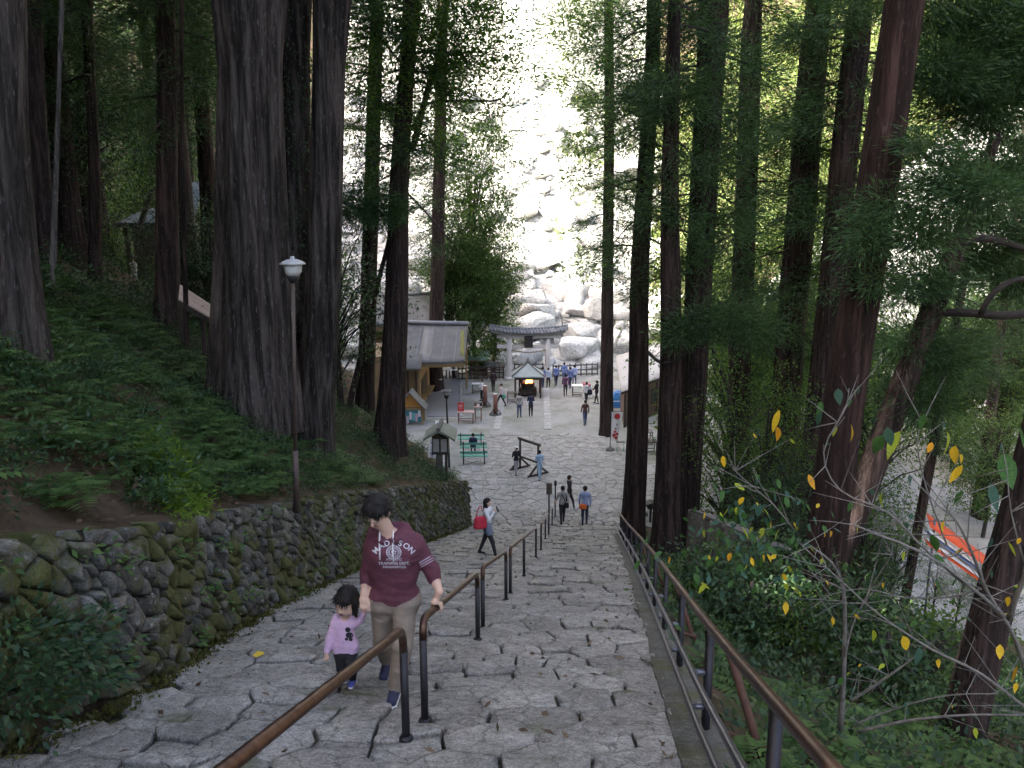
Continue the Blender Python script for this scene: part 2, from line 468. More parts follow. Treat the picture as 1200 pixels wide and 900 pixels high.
# ---- the ground, one sheet: columns left of the wall, across the stairs, right of them
def build_ground():
    ys = list(np.arange(-12, 40, 0.5)) + list(np.arange(40, 84, 1.5)) + list(np.arange(84, 160, 5)) + [180, 240, 400]
    us = [0.0, 0.22, 0.45, 0.8, 1.2, 1.7, 2.2, 2.8, 3.4, 4, 4.7, 5.5, 6.5, 7.5, 9, 10.5, 12, 14, 16, 19, 22, 27, 34, 42, 52, 66, 100, 250]
    ts = list(np.linspace(0, 1, 15))
    vs = [0.12, 0.3, 0.6, 1, 1.5, 2.1, 2.8, 3.6, 4.5, 5.5, 7, 9, 11, 13, 16, 20, 25, 32, 42, 60, 110, 250]
    V = []; nc = len(us) - 1 + len(ts) + len(vs)
    for y in ys:
        a, b = xl(y), xr(y)
        for u in us[:0:-1]:
            z = zleft(u - 0.22 if y < WALL_END + 0.1 else u, a - u, y)
            V.append((a - u, y, min(z, 170)))
        for t in ts:
            x = a + (b - a) * t
            V.append((x, y, (zs(y) - (0.075 if y < 33 else 0.075 - 0.05 * min(1, (y - 33) / 2) if y < 50 else 0.02)) if y < 70 else zgorge(y) + nz(x, y, .2, 3) * .5))
        for v in vs: V.append((b + v, y, min(zright(v, b + v, y) - 0.02, 170)))
    F = []; mi = []
    nl, nst = len(us) - 1, len(ts)
    for i in range(len(ys) - 1):
        for j in range(nc - 1):
            F.append((i * nc + j, i * nc + j + 1, (i + 1) * nc + j + 1, (i + 1) * nc + j))
            y = ys[i]
            x = V[i * nc + j][0]
            if j < nl and y < 128: mi.append(0)
            elif y >= 71: mi.append(3 if j < nl + nst + 2 or y > 128 else 0)
            elif j < nl + nst - 1: mi.append(1 if y < 33 else 2)
            else:
                v = x - xr(y)
                mi.append(2 if y > 33 and v < 7 else 4 if v > 10 and y > 26 and v < 26 else 0)
    me = mesh_np('ground', V, np.array(F), [m_bank, m_bed, m_plaza, m_gorge, m_lower], mi, True)
    o = link('ground', me); tag(o, kind='structure')
    return o
ground = build_ground()

# ---- irregular stone cells: Voronoi of jittered sites
def clip(poly, nx, ny, c):
    out = []
    for i in range(len(poly)):
        p, q = poly[i], poly[(i + 1) % len(poly)]
        dp, dq = nx * p[0] + ny * p[1] - c, nx * q[0] + ny * q[1] - c
        if dp <= 0: out.append(p)
        if (dp < 0 < dq) or (dq < 0 < dp):
            t = dp / (dp - dq); out.append((p[0] + (q[0] - p[0]) * t, p[1] + (q[1] - p[1]) * t))
    return out
def voronoi(sites, reach, ay=1.0):
    """cells of sites (x, y); ay scales y when measuring distance"""
    cells = []
    P = [(x, y * ay) for x, y in sites]
    grid = {}
    for i, (x, y) in enumerate(P): grid.setdefault((int(x // reach), int(y // reach)), []).append(i)
    for i, (x, y) in enumerate(P):
        poly = [(x - reach, y - reach), (x + reach, y - reach), (x + reach, y + reach), (x - reach, y + reach)]
        gx, gy = int(x // reach), int(y // reach)
        nb = [j for a in (-1, 0, 1) for b in (-1, 0, 1) for j in grid.get((gx + a, gy + b), []) if j != i]
        nb.sort(key=lambda j: (P[j][0] - x) ** 2 + (P[j][1] - y) ** 2)
        for j in nb[:22]:
            dx, dy = P[j][0] - x, P[j][1] - y
            poly = clip(poly, dx, dy, dx * (P[j][0] + x) / 2 + dy * (P[j][1] + y) / 2)
            if len(poly) < 3: break
        cells.append([(a, b / ay) for a, b in poly])
    return cells
def rough_ring(poly, rg, gap, seg=0.22, jit=0.022):
    """shrinks a cell by gap and roughens its edge"""
    cx = sum(p[0] for p in poly) / len(poly); cy = sum(p[1] for p in poly) / len(poly)
    out = []
    for i in range(len(poly)):
        p, q = poly[i], poly[(i + 1) % len(poly)]
        L = math.hypot(q[0] - p[0], q[1] - p[1])
        if L < 0.03: continue
        k = max(1, min(6, int(L / seg)))
        for t in range(k):
            f = (t + (0.04 if t == 0 else 0)) / k
            out.append((p[0] + (q[0] - p[0]) * f, p[1] + (q[1] - p[1]) * f))
        out.append((p[0] + (q[0] - p[0]) * 0.975, p[1] + (q[1] - p[1]) * 0.975))
    res = []
    for (a, b) in out:
        d = math.hypot(a - cx, b - cy) + 1e-6
        k = max(0.3, (d - gap - rg.uniform(0, jit)) / d)
        res.append((cx + (a - cx) * k, cy + (b - cy) * k))
    return res, (cx, cy)

def slab_stone(poly, zf, rg, gap, h=0.2, dome=0.02, jit=0.02, seg=0.15):
    ring, (cx, cy) = rough_ring(poly, rg, gap, seg, jit)
    n = len(ring)
    if n < 4: return None
    off = rg.uniform(-1, 1) * 0.010
    tx, ty = rg.uniform(-1, 1) * 0.025, rg.uniform(-1, 1) * 0.03 + 0.74 * (zs(cy + .25) - zs(cy - .25)) / .5
    zf = 0.58 * zs(cy) + 0.42 * zf if zf > 0.02 else zf
    def Z(x, y): return zf + off + tx * (x - cx) + ty * (y - cy)
    V = []
    for k, dz in ((1.0, -h), (1.0, -0.014), (1.0, -0.014), (0.975, 0.0), (0.78, 0.0), (0.42, dome)):
        for (a, b) in ring:
            x, y = cx + (a - cx) * k, cy + (b - cy) * k
            wob = 0.0 if k == 1.0 and dz < -0.1 else mnoise.noise(Vector((x * 3.7, y * 3.7, zf))) * 0.024 + mnoise.noise(Vector((x * 9, y * 9, zf))) * 0.012
            V.append((x, y, Z(x, y) + dz + wob))
    V.append((cx, cy, Z(cx, cy) + dome * rg.uniform(-0.5, 1.5)))
    F = []
    for r in (0, 2, 3, 4):
        for i in range(n): F.append((r * n + i, r * n + (i + 1) % n, (r + 1) * n + (i + 1) % n, (r + 1) * n + i))
    c = 6 * n
    for i in range(n): F.append((5 * n + i, 5 * n + (i + 1) % n, c))
    return V, F, (cx, cy)

m_step = mat_stone('stair_stone', (0.18, 0.169, 0.152), (0.255, 0.242, 0.219), (0.345, 0.328, 0.30), (0.11, 0.115, 0.07), 0.25, 0.22, 1.0, 0.14, crack=0.7)
m_flag = mat_stone('flag_stone', (0.225, 0.215, 0.195), (0.295, 0.283, 0.262), (0.365, 0.35, 0.325), (0.13, 0.14, 0.09), 0.2, 0.15, 1.0, 0.12, crack=0.5)

def join(parts):
    V = []; F = []
    for v, f in parts:
        o = len(V); V.extend(v); F.extend([tuple(o + i for i in q) for q in f])
    return V, F

def paving_cells():
    rg = random.Random(5)
    sites = []; rows = []
    y = 0.6
    while y < 34.6:
        dep = rg.uniform(0.42, 0.56)
        a, b = xl(y) - 0.05, xr(y) - 0.02
        x = a - rg.uniform(0, 0.4)
        while x < b + 0.5:
            w = rg.choice((0.3, 0.42, 0.6, 0.8)) * (1.0 if y < 20 else 0.9)
            zrow = zs(y + dep * 0.5)
            if rg.random() < 0.30 and w < 0.7:
                sites.append((x + w / 2 + rg.uniform(-.08, .08), y + dep * 0.26)); rows.append(zrow)
                sites.append((x + w / 2 + rg.uniform(-.08, .08), y + dep * 0.76)); rows.append(zrow)
            else:
                sites.append((x + w / 2 + rg.uniform(-.05, .05), y + dep * (0.5 + rg.uniform(-.2, .2)))); rows.append(zrow)
            x += w
        y += dep
    while y < 50.6:
        x = -5.5 + rg.uniform(-.3, .3)
        while x < 9:
            sites.append((x + rg.uniform(-.2, .2), y + 0.29 + rg.uniform(-.22, .22))); rows.append(max(0.0, zs(y + .3))); x += rg.uniform(0.45, 0.85)
        y += 0.56
    return sites, rows, voronoi(sites, 1.4)
PAVING = paving_cells()
def build_stairs():
    rg = random.Random(5)
    root = thing('stone_stairs', None, None); tag(root, kind='structure')
    out = []
    for s, z, c in zip(*PAVING):
        if len(c) < 3 or s[1] > 34.7: continue
        cx = sum(p[0] for p in c) / len(c); cy = sum(p[1] for p in c) / len(c)
        lim = xl(cy) - 0.45 if cy < WALL_END else -2.6
        if cx < lim or cx > xr(cy) + 0.3 or cy < 1.0: continue
        c2 = clip(c, 1, 0, xr(cy) - 0.12 if cy < 27.5 else xr(cy) + .3)
        if len(c2) < 3: continue
        st = slab_stone(c2, z, rg, 0.004 + 0.0006 * cy, 0.28, 0.004, 0.014)
        if st: out.append((st[2][1], st))
    out.sort(key=lambda t: t[0])
    vis = [t for t in out if t[0] > 4.2]; hid = [t for t in out if t[0] <= 4.2]
    for d, (V, F, c) in vis[:300]:
        z0 = V[-1][2]
        me = mesh_np('stone', np.array(V) - np.array((c[0], c[1], z0)), F, m_step, None, True)
        link('stone', me, root, (c[0], c[1], z0))
    V, F = join([(v, f) for _, (v, f, c) in vis[300:] + hid])
    o = link('distant_stones', mesh_np('distant_stones', V, F, m_step, None, True), root); tag(o, kind='stuff')
    # mossy edge strip along the right-hand side
    P = []
    rg2 = random.Random(2)
    for y in np.arange(0.5, 27.6, 0.5):
        e = xr(y)
        row = []
        for t in (-0.17, -0.02, 0.08, 0.17): row.append((e + t + rg2.uniform(-.02, .02), y, zs(y) + 0.015 + rg2.uniform(-.015, .015)))
        P.append(row)
    b = B(); b.sheet([list(r) for r in P], 0.25)
    ks = b.build('kerb', mat_stone('kerb_stone', (0.11, 0.11, 0.10), (0.15, 0.15, 0.135), (0.20, 0.20, 0.18), (0.105, 0.11, 0.06), 0.5, 0.3, 1.6), root)
    return root
stairs = build_stairs()

def build_flags():
    rg = random.Random(8)
    root = thing('plaza_paving', None, None); tag(root, kind='structure')
    out = []
    for s, z, c in zip(*PAVING):
        if len(c) < 3 or s[1] <= 34.7: continue
        cx = sum(p[0] for p in c) / len(c); cy = sum(p[1] for p in c) / len(c)
        lim = np.interp(cy, (34, 38, 50), (-2.7, -2.9, -2.3))
        if cx < lim or cx > xr(cy) - 0.3 - max(0, cy - 40) * 0.25 or cy > 48.6: continue
        st = slab_stone(c, z, rg, 0.010, 0.08, 0.004)
        if st: out.append(st)
    out.sort(key=lambda s: s[2][1])
    for (V, F, c) in out[:300]:
        me = mesh_np('flagstone', np.array(V) - np.array((c[0], c[1], 0)), F, m_flag, None, True)
        link('flagstone', me, root, (c[0], c[1], 0.0))
    if out[300:]:
        V, F = join([(v, f) for (v, f, c) in out[300:]])
        tag(link('distant_flagstones', mesh_np('distant_flagstones', V, F, m_flag, None, True), root), kind='stuff')
    # two pale stone strips running on to the gate, and the smooth slab before the office
    m_strip = mat_stone('pale_strip', (0.28, 0.278, 0.265), (0.34, 0.335, 0.32), (0.40, 0.395, 0.38), lich_amt=0.0, var=0.05)
    for px0, px1 in ((582, 592), (642, 640)):
        a, b = G(px0, 503, 30), G(px1, 455, 30)
        w = B(); n = 14
        for k in range(n):
            p, q = a + (b - a) * (k / n), a + (b - a) * ((k + 0.96) / n)
            w.bar(p + (0, 0, -0.01), q + (0, 0, -0.01), 0.46, 0.05)
        w.build('stone_strip', m_strip, root)
    a = [G(500, 488, 30), G(538, 488, 30), G(538, 436, 30), G(508, 436, 30)]
    w = B(); w.prism([(p[0], p[1]) for p in a], 0.0, 0.025)
    w.build('concrete_slab', mat_plain('slab_concrete', (0.22, 0.22, 0.235), (0.19, 0.19, 0.20), 2.0, 0.8, 0.05), root)
    w = B(); w.bar(a[1] + (0.16, 0, 0.01), a[2] + (0.16, 0, 0.01), 0.16, 0.07)
    w.build('slab_edging', m_strip, root)
build_flags()

# ================================================================== the stone retaining wall
m_wall = mat_stone('wall_stone', (0.05, 0.046, 0.038), (0.105, 0.10, 0.085), (0.20, 0.19, 0.17), (0.075, 0.078, 0.024), 0.62, 0.7, 1.5, 0.4)
def build_wall():
    rg = random.Random(11)
    root = thing('retaining_wall', 'long mossy wall of rough stones along the left side of the stairs', 'wall', (xl(6), 6, zs(6)))
    # path of the face
    ysam = np.arange(1.5, WALL_END + 0.01, 0.25)
    pts = np.array([(xl(y), y) for y in ysam])
    cum = np.concatenate(([0], np.cumsum(np.linalg.norm(np.diff(pts, axis=0), axis=1))))
    Lw = cum[-1]
    def pos(s): return np.array((np.interp(s, cum, pts[:, 0]), np.interp(s, cum, pts[:, 1])))
    def nrm(s):
        d = pos(s + 0.3) - pos(s - 0.3); d /= np.linalg.norm(d) + 1e-9
        return np.array((d[1], -d[0]))                      # towards the stairs
    sites = []
    s = 0.0
    while s < Lw:
        w = rg.uniform(0.13, 0.21)
        h = -0.1 + rg.uniform(0, 0.15)
        while h < 2.4:
            hh = rg.choice((0.12, 0.16, 0.22, 0.32))
            sites.append((s + rg.uniform(-.09, .09), h + rg.uniform(-.04, .04))); h += hh
        s += w
    cells = voronoi(sites, 0.9)
    out = []
    for c in cells:
        if len(c) < 3: continue
        cs = sum(p[0] for p in c) / len(c); ch = sum(p[1] for p in c) / len(c)
        if cs < 0 or cs > Lw: continue
        y = pos(cs)[1]; H = wall_top(y) - zs(y)
        if ch > H + 0.02 or ch < -0.2: continue
        c = clip(clip(c, 0, 1, H + rg.uniform(-.03, .03)), 0, -1, 0.25)
        if len(c) < 3: continue
        ring, (a0, b0) = rough_ring(c, rg, 0.006, 0.14, 0.014)
        n = len(ring)
        if n < 4: continue
        bulge = rg.uniform(0.03, 0.10); tx, ty = rg.uniform(-.45, .45), rg.uniform(-.5, .3)
        prx, pry = rg.uniform(-.25, .25), rg.uniform(-.25, .25)
        V = []
        kk = rg.uniform(0.42, 0.7)
        for k, dep in ((1.0, -0.16), (1.0, 0.0), (0.9, bulge * 0.66), (kk, bulge * 0.95)):
            for (a, b) in ring:
                ka, kb = a0 + (a - a0) * k, b0 + (b - b0) * k
                q = pos(ka); nn = nrm(ka)
                dd = dep + (tx * (ka - a0) + ty * (kb - b0)) * (dep > 0) + mnoise.noise(Vector((ka * 6, kb * 6, 1.0))) * 0.05 - 0.16 * kb / 2
                V.append((q[0] + nn[0] * dd, q[1] + nn[1] * dd, zs(q[1]) + kb))
        ka, kb = a0 + prx * 0.1, b0 + pry * 0.1
        q = pos(ka); nn = nrm(ka); dd = bulge * rg.uniform(0.9, 1.15) - 0.16 * kb / 2
        V.append((q[0] + nn[0] * dd, q[1] + nn[1] * dd, zs(q[1]) + kb))
        F = []
        for r in range(3):
            for i in range(n): F.append((r * n + i, r * n + (i + 1) % n, (r + 1) * n + (i + 1) % n, (r + 1) * n + i))
        for i in range(n): F.append((3 * n + i, 3 * n + (i + 1) % n, 4 * n))
        out.append((y, V, F))
    out.sort(key=lambda t: t[0])
    vis = [t for t in out if t[0] > 4.6]; hid = [t for t in out if t[0] <= 4.6]
    L = np.array(root.location)
    for y, V, F in vis[:300]:
        c = np.mean(V, axis=0)
        me = mesh_np('stone', np.array(V) - c, F, m_wall, None, False)
        link('stone', me, root, tuple(c - L))
    V, F = join([(v, f) for _, v, f in vis[300:] + hid])
    tag(link('distant_stones', mesh_np('distant_stones', np.array(V) - L, F, m_wall, None, False), root), kind='stuff')
    # earth core behind the stones
    b = W(); P = []
    rows = []
    for s_ in np.arange(0, Lw, 0.5):
        q = pos(s_); nn = nrm(s_); z0 = zs(q[1]); z1 = wall_top(q[1])
        rows.append([(q[0] - nn[0] * 0.02, q[1] - nn[1] * 0.02, z0 - 0.2), (q[0] - nn[0] * 0.17, q[1] - nn[1] * 0.17, z1 - 0.04), (q[0] - nn[0] * 0.5, q[1] - nn[1] * 0.5, z1 - 0.03)])
    for i in range(len(rows) - 1):
        a, c = rows[i], rows[i + 1]
        b._add([a[0], c[0], c[1], a[1]], [(0, 1, 2, 3)]); b._add([a[1], c[1], c[2], a[2]], [(0, 1, 2, 3)])
    b.build('earth_core', m_bed, root)
    return root
wall = build_wall()

# ================================================================== hand rails
m_rail = mat_plain('worn_rail', (0.125, 0.072, 0.05), (0.045, 0.024, 0.018), 16, 0.42, 0.15, 0.003, 0.7)
m_post = mat_plain('dark_post', (0.035, 0.034, 0.04), (0.022, 0.022, 0.026), 12, 0.5, 0.15, 0.003, 0.6)
m_grey = mat_plain('grey_pipe', (0.16, 0.16, 0.18), (0.10, 0.10, 0.12), 10, 0.4, 0.1, 0.003, 0.7)
m_rust = mat_plain('rusty_iron', (0.13, 0.06, 0.04), (0.07, 0.035, 0.025), 14, 0.8, 0.3, 0.004, 0.3)

def hoop(a, b, h, r, bend_a=True, bend_b=True):
    """post base a and b (np), rail between their tops with rounded shoulders: returns rail points and posts"""
    up = np.array((0, 0, h)); A, Bp = a + up, b + up
    d = (Bp - A) / np.linalg.norm(Bp - A); k = 0.13
    def arc(c, t):       # from post up into the rail
        p0 = c - np.array((0, 0, k * 1.2)); p2 = c + d * t * k
        return [p0 * (1 - u) ** 2 + c * 2 * u * (1 - u) + p2 * u * u for u in (0, .25, .5, .75, 1)]
    pa = arc(A, 1) if bend_a else [A]
    pb = arc(Bp, -1)[::-1] if bend_b else [Bp]
    return pa, pb
def rail_section(bases, label, h=0.92, r=0.032, bend=(True, True)):
    a, b = bases[0], bases[-1]
    root = thing('hand_rail', label, 'handrail', a, 0, 'hand rails down the middle of the stairs')
    pa, pb = hoop(a, b, h, r, *bend)
    w = W(); w.tube(pa + pb, r, 12); w.build('rail', m_rail, root)
    for k, p in enumerate(bases):
        w = W()
        top = p[2] + h - (0.156 if (k == 0 and bend[0]) or (k == len(bases) - 1 and bend[1]) else 0.02)
        w.tube([(p[0], p[1], p[2] - 0.2), (p[0], p[1], top)], r * 0.98, 12); post = w.build('post', m_post, root)
        w = W(); w.lathe([(r * 1.7, -.03), (r * 1.7, .012), (r * 1.15, .03)], p, 12); w.build('base_plate', m_post, root, post)
    return root
S = stair_pt
RH = 0.80
p0 = S(476, 868); q0 = S(498, 846)
dirn = (S(560, 748) - q0); dirn /= dirn[1]
near = np.array((p0[0] + dirn[0] * (-1.0 - p0[1]) - 0.02, -1.0, zs(-1.0)))
rail_section([near, p0], 'worn brown handrail running up to the camera in front of the man', RH, 0.028, (False, True))
p1, q1 = S(560, 750), S(566, 737)
p2, q2 = S(593, 703), S(598, 696)
p3, p4 = S(614, 675), S(628, 653)
rail_section([q0, p1], 'handrail section the man holds, with a bent front post', RH, 0.028)
rail_section([q1, p2], 'short handrail section just past the one the man holds', RH, 0.027)
rail_section([q2, p3, p4], 'three post handrail section beside the woman with the red bag', RH, 0.027)
p5, p6, p7 = S(634, 645), S(639, 632), S(647, 616)
rail_section([p5, p6, p7], 'farthest handrail section, ending beside the man in grey', RH, 0.026)
for px, py, top, lab in ((643, 627, 566, 'thin signpost with a small brown plate at the foot of the stairs'), (650.5, 606, 563, 'thin bare pole standing behind the small brown signpost')):
    g = S(px, py); zt = at(px, top, g[1])[2]
    t = thing('sign_post', lab, 'post', g)
    w = W(); w.tube([g - (0, 0, 0.1), (g[0], g[1], zt)], 0.028, 8); w.build('pole', m_post, t)
    w = W()
    if top == 566: w.box((g[0], g[1] - 0.04, zt - 0.2), (0.2, 0.04, 0.42), bev=0.01); w.build('plate', mat_plain('sign_brown', (0.07, 0.05, 0.04), None, 8, 0.7), t)
    else: w.box((g[0], g[1] - 0.02, zt - 0.12), (0.1, 0.05, 0.24), bev=0.01); w.build('cap', m_post, t)

# right-hand railing: three long pipes on posts
def build_right_rail():
    root = thing('side_railing', 'three pipe railing with brown top rail along the right edge of the stairs', 'railing', (xr(5) + 0.1, 5, zs(5)))
    ys = [-1.0] + [p[1] for p in _wr] 
    yend = _wr[-1][1] - 0.3
    def line(off, h, y0=-1.0): return [(xr(y) + off, y, zs(y) + h) for y in np.linspace(y0, yend, 40)]
    w = W(); w.tube(line(0.05, 0.80), 0.031, 12); w.build('top_rail', m_rail, root)
    for h in (0.44, 0.18):
        w = W(); pts = line(-0.04, h); w.tube(pts, 0.023, 10); w.build('lower_rail', m_grey, root)
    y = 3.05
    while y < yend + 0.1:
        x = xr(y) + 0.07; z = zs(y)
        w = W(); w.tube([(x, y, z - 0.6), (x, y, z + 0.79)], 0.031, 10); post = w.build('post', m_post, root)
        for h in (0.44, 0.18):
            w = W(); w.tube([(x, y, z + h), (x - 0.11, y, z + h)], 0.022, 8); w.build('bracket', m_grey, root, post)
        y += 1.95 if y < 12 else 2.4
    for y in (5.3, 9.6, 14.2, 19.0):                       # rusty braces down the bank
        x = xr(y); z = zs(y)
        w = W(); w.tube([(x + 0.25, y, z + 0.55), (x + 0.62, y - 0.25, z - 0.65)], 0.03, 8); w.tube([(x + 0.1, y + 0.1, z - 0.12), (x + 0.5, y - 0.2, z - 0.12)], 0.028, 8)
        w.build('brace', m_rust, root)
build_right_rail()
# ================================================================== trees and plants
m_cedar = mat_bark('cedar_bark', (0.016, 0.011, 0.010), (0.070, 0.048, 0.042), (0.16, 0.15, 0.145), 0.4)
m_giant = mat_bark('old_cedar_bark', (0.011, 0.009, 0.0075), (0.080, 0.066, 0.058), (0.22, 0.21, 0.20), 0.35, 8.0)
m_pale = mat_bark('pale_bark', (0.06, 0.055, 0.05), (0.16, 0.14, 0.13), (0.3, 0.3, 0.28), 0.5)
m_twig = mat_plain('twig', (0.20, 0.185, 0.165), (0.10, 0.092, 0.082), 20, 0.85, 0.2)
m_limb = mat_plain('limb_bark', (0.040, 0.032, 0.028), (0.02, 0.016, 0.014), 14, 0.9, 0.3)
lf_cedar = mat_leaf('cedar_needles', (0.022, 0.050, 0.022), (0.040, 0.085, 0.034), (0.070, 0.125, 0.046), 0.35)
lf_broad = mat_leaf('broad_leaves', (0.045, 0.090, 0.030), (0.080, 0.145, 0.042), (0.13, 0.20, 0.055), 0.6)
lf_far = mat_leaf('sunlit_leaves', (0.10, 0.15, 0.05), (0.16, 0.21, 0.075), (0.24, 0.28, 0.10), 0.35)  # brighter leaf colour carries the sunlight on the far woods
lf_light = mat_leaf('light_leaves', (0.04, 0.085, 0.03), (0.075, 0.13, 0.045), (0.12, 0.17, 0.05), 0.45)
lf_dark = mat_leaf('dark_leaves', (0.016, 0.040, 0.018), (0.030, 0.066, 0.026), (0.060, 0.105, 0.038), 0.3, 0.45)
lf_fern = mat_leaf('fern_leaves', (0.045, 0.090, 0.026), (0.075, 0.14, 0.038), (0.11, 0.18, 0.05), 0.4)
lf_moss = mat_leaf('moss_tufts', (0.09, 0.16, 0.025), (0.14, 0.23, 0.035), (0.19, 0.28, 0.05), 0.4, 0.8)

def trunk_mesh(b, axis, radii, n=18, rg=None, ridge=0.05, flare=0.5, lobes=5):
    """b in world coords; axis: list of np points; ridged, flared trunk"""
    rg = rg or random.Random(1)
    ph = [rg.uniform(0, 6.28) for _ in range(8)]
    vs = []; m = len(axis)
    for i, (p, r) in enumerate(zip(axis, radii)):
        h = np.linalg.norm(p - axis[0])
        fl = math.exp(-h / (1.6 * radii[0] + 0.4))
        for k in range(n):
            a = 2 * math.pi * k / n
            lob = 0.5 + 0.5 * math.cos(lobes * a + ph[0] + 0.25 * math.sin(3 * a + ph[1]))
            rr = r * (1 + flare * fl * (0.35 + 0.9 * lob)) * (1 + ridge * (math.sin(9 * a + ph[2] + h * 0.12) * 0.5 + math.sin(15 * a + ph[3] - h * 0.1) * 0.4 + 0.7 * math.sin(4 * a + ph[4] + h * 0.06)))
            rr *= 1 + 0.03 * mnoise.noise(Vector((a * 2, h * 0.9, ph[5])))
            vs.append((p[0] + rr * math.cos(a), p[1] + rr * math.sin(a), p[2]))
    fs = [(i * n + k, i * n + (k + 1) % n, (i + 1) * n + (k + 1) % n, (i + 1) * n + k) for i in range(m - 1) for k in range(n)]
    b._add(vs, fs, 0, True)

# ---- shared crowns (local to the foot of a 28 m cedar, axis upright)
def cedar_crown(seed, z0=7.0, z1=29.0, rmax=3.3, nb=75, per=66, low=0.5, tuft=0.33, ll=0.25, lw=0.030):
    rg = np.random.default_rng(seed)
    limbs = B(); pos = []; dirs = []
    for k in range(nb):
        f = (k + rg.random()) / nb
        z = z0 + (z1 - z0) * f ** 0.85
        L = rmax * (1 - 0.72 * f) * rg.uniform(0.55, 1.1) * (low + (1 - low) * min(1, f * 3.5))
        a = rg.uniform(0, 2 * math.pi)
        dr = np.array((math.cos(a), math.sin(a), 0.0))
        rise = rg.uniform(-0.15, 0.25); droop = rg.uniform(0.15, 0.45)
        P = [np.array((0, 0, z)) + dr * (L * t) + np.array((0, 0, L * (rise * t - droop * t * t + 0.12 * max(0, t - 0.7)))) for t in (0.02, .25, .5, .75, 1.0)]
        limbs.tube(P, [0.05, 0.04, 0.03, 0.02, 0.008], 5, cap=False)
        nt_ = max(4, int(L * 4.2))
        for j in range(nt_):
            t = 0.28 + 0.74 * (j + rg.random()) / nt_
            c = P[0] + (P[-1] - P[0]) * t; c[2] = np.interp(t, (0, .25, .5, .75, 1), [p[2] for p in P])
            side = np.cross(dr, (0, 0, 1)) * rg.normal() * 0.32 * L * (0.35 + 0.65 * math.sin(math.pi * min(1, t)))
            c = c + side + np.array((0, 0, rg.normal() * 0.12 - 0.10))
            n = int(per * rg.uniform(0.7, 1.3))
            o = rg.normal(size=(n, 3)) * tuft * np.array((1.0, 1.0, 0.55))
            pos.append(c + o)
            d = o * 1.1 + dr * 0.35 + np.array((0, 0, -0.10)) + rg.normal(size=(n, 3)) * 0.16
            dirs.append(d)
    pos = np.concatenate(pos); dirs = np.concatenate(dirs)
    n = len(pos)
    V, F = leaf_arrays(pos, dirs, rnd_dirs(rg, n), ll * rg.uniform(0.6, 1.3, n), lw * rg.uniform(0.7, 1.3, n))
    lv = np.array(limbs.v); k = len(lv)
    F2 = np.concatenate([np.array(limbs.f, np.int32), F + k])
    mi = np.concatenate([np.zeros(len(limbs.f), int), np.ones(len(F), int)])
    return (mesh_np('crown', np.concatenate([lv, V]), F2, [m_limb, lf_cedar], mi),)
CEDAR = [cedar_crown(21), cedar_crown(22, 8.0, 29, 3.0, 66), cedar_crown(23, 6.0, 28, 3.6, 85, 60, 0.6)]
# high crown for trees whose lower trunk is bare in the photograph
CEDAR_HI = [cedar_crown(31, 11.0, 29.0, 3.8, 80, 66, 0.6, 0.38, 0.30, 0.036), cedar_crown(32, 9.5, 29.0, 3.6, 80, 66, 0.5, 0.38, 0.30, 0.036)]

CEDAR_SP = [cedar_crown(81, 9.0, 29.0, 2.9, 48, 80, 0.55, 0.32, 0.25, 0.028), cedar_crown(82, 10.0, 29.0, 3.1, 46, 80, 0.55, 0.33, 0.25, 0.028)]
def place_trunk(name, label, base_px, top_px, Y, w0, w1, crown=None, cs=1.0, rz=0.0, mat=None, H=28, group=None, n=24, ridge=0.06, flare=0.45, lobes=5, extra=None, cat='tree', cz=None):
    """trunk through two pixels at distance Y; w0, w1: widths in pixels at those two points"""
    a, c = at(*base_px, Y), at(*top_px, Y)
    gz = ground_z(a[0], a[1])
    d = (c - a) / np.linalg.norm(c - a)
    d = d / d[2]
    foot = a + d * (gz - 0.35 - a[2])
    rg = random.Random(int(base_px[0] * 7 + Y))
    s0 = pxscale(Y, CAMZ - a[2]); s1 = pxscale(Y, CAMZ - c[2])
    r0, r1 = w0 * s0 / 2, w1 * s1 / 2
    tz = c[2] - foot[2]; bz = a[2] - foot[2]
    hs = [0, 0.25, 0.5, 0.9, 1.4, 2.0, 3.0] + list(np.arange(4.5, H + 0.1, 1.5))
    ax = []; rr = []
    for h in hs:
        q = foot + d * h + np.array((nz(h * .15, Y, 1.0, 5), nz(h * .15, Y, 1.0, 8), 0)) * 0.12 * min(1, h / 4)
        ax.append(q)
        if h <= tz: r = r0 / (1 + (flare * 0.8) * math.exp(-bz / (1.6 * r0 + .4))) + (r1 - r0) * max(0, (h - bz)) / max(0.1, tz - bz)
        else: r = max(0.05, r1 * (1 - (h - tz) / max(1, (H - tz)) * 0.85))
        rr.append(max(0.03, r))
    root = thing(name, label, cat, foot + (0, 0, 0.35), 0, group)
    w = W(); trunk_mesh(w, ax, rr, n, rg, ridge, flare, lobes); w.build('trunk', mat or m_cedar, root)
    if crown is not None:
        rot = Vector((0, 0, 1)).rotation_difference(Vector(d)).to_euler()
        cm = crown[0]
        k = cs if isinstance(cs, tuple) else (cs, cs, H / 28.0)
        M = rot.to_matrix().to_4x4() @ Matrix.Rotation(rz, 4, 'Z')
        e = M.to_euler()
        link('crown', cm, root, (0, 0, -0.35), e, k)
    return root, ax, d

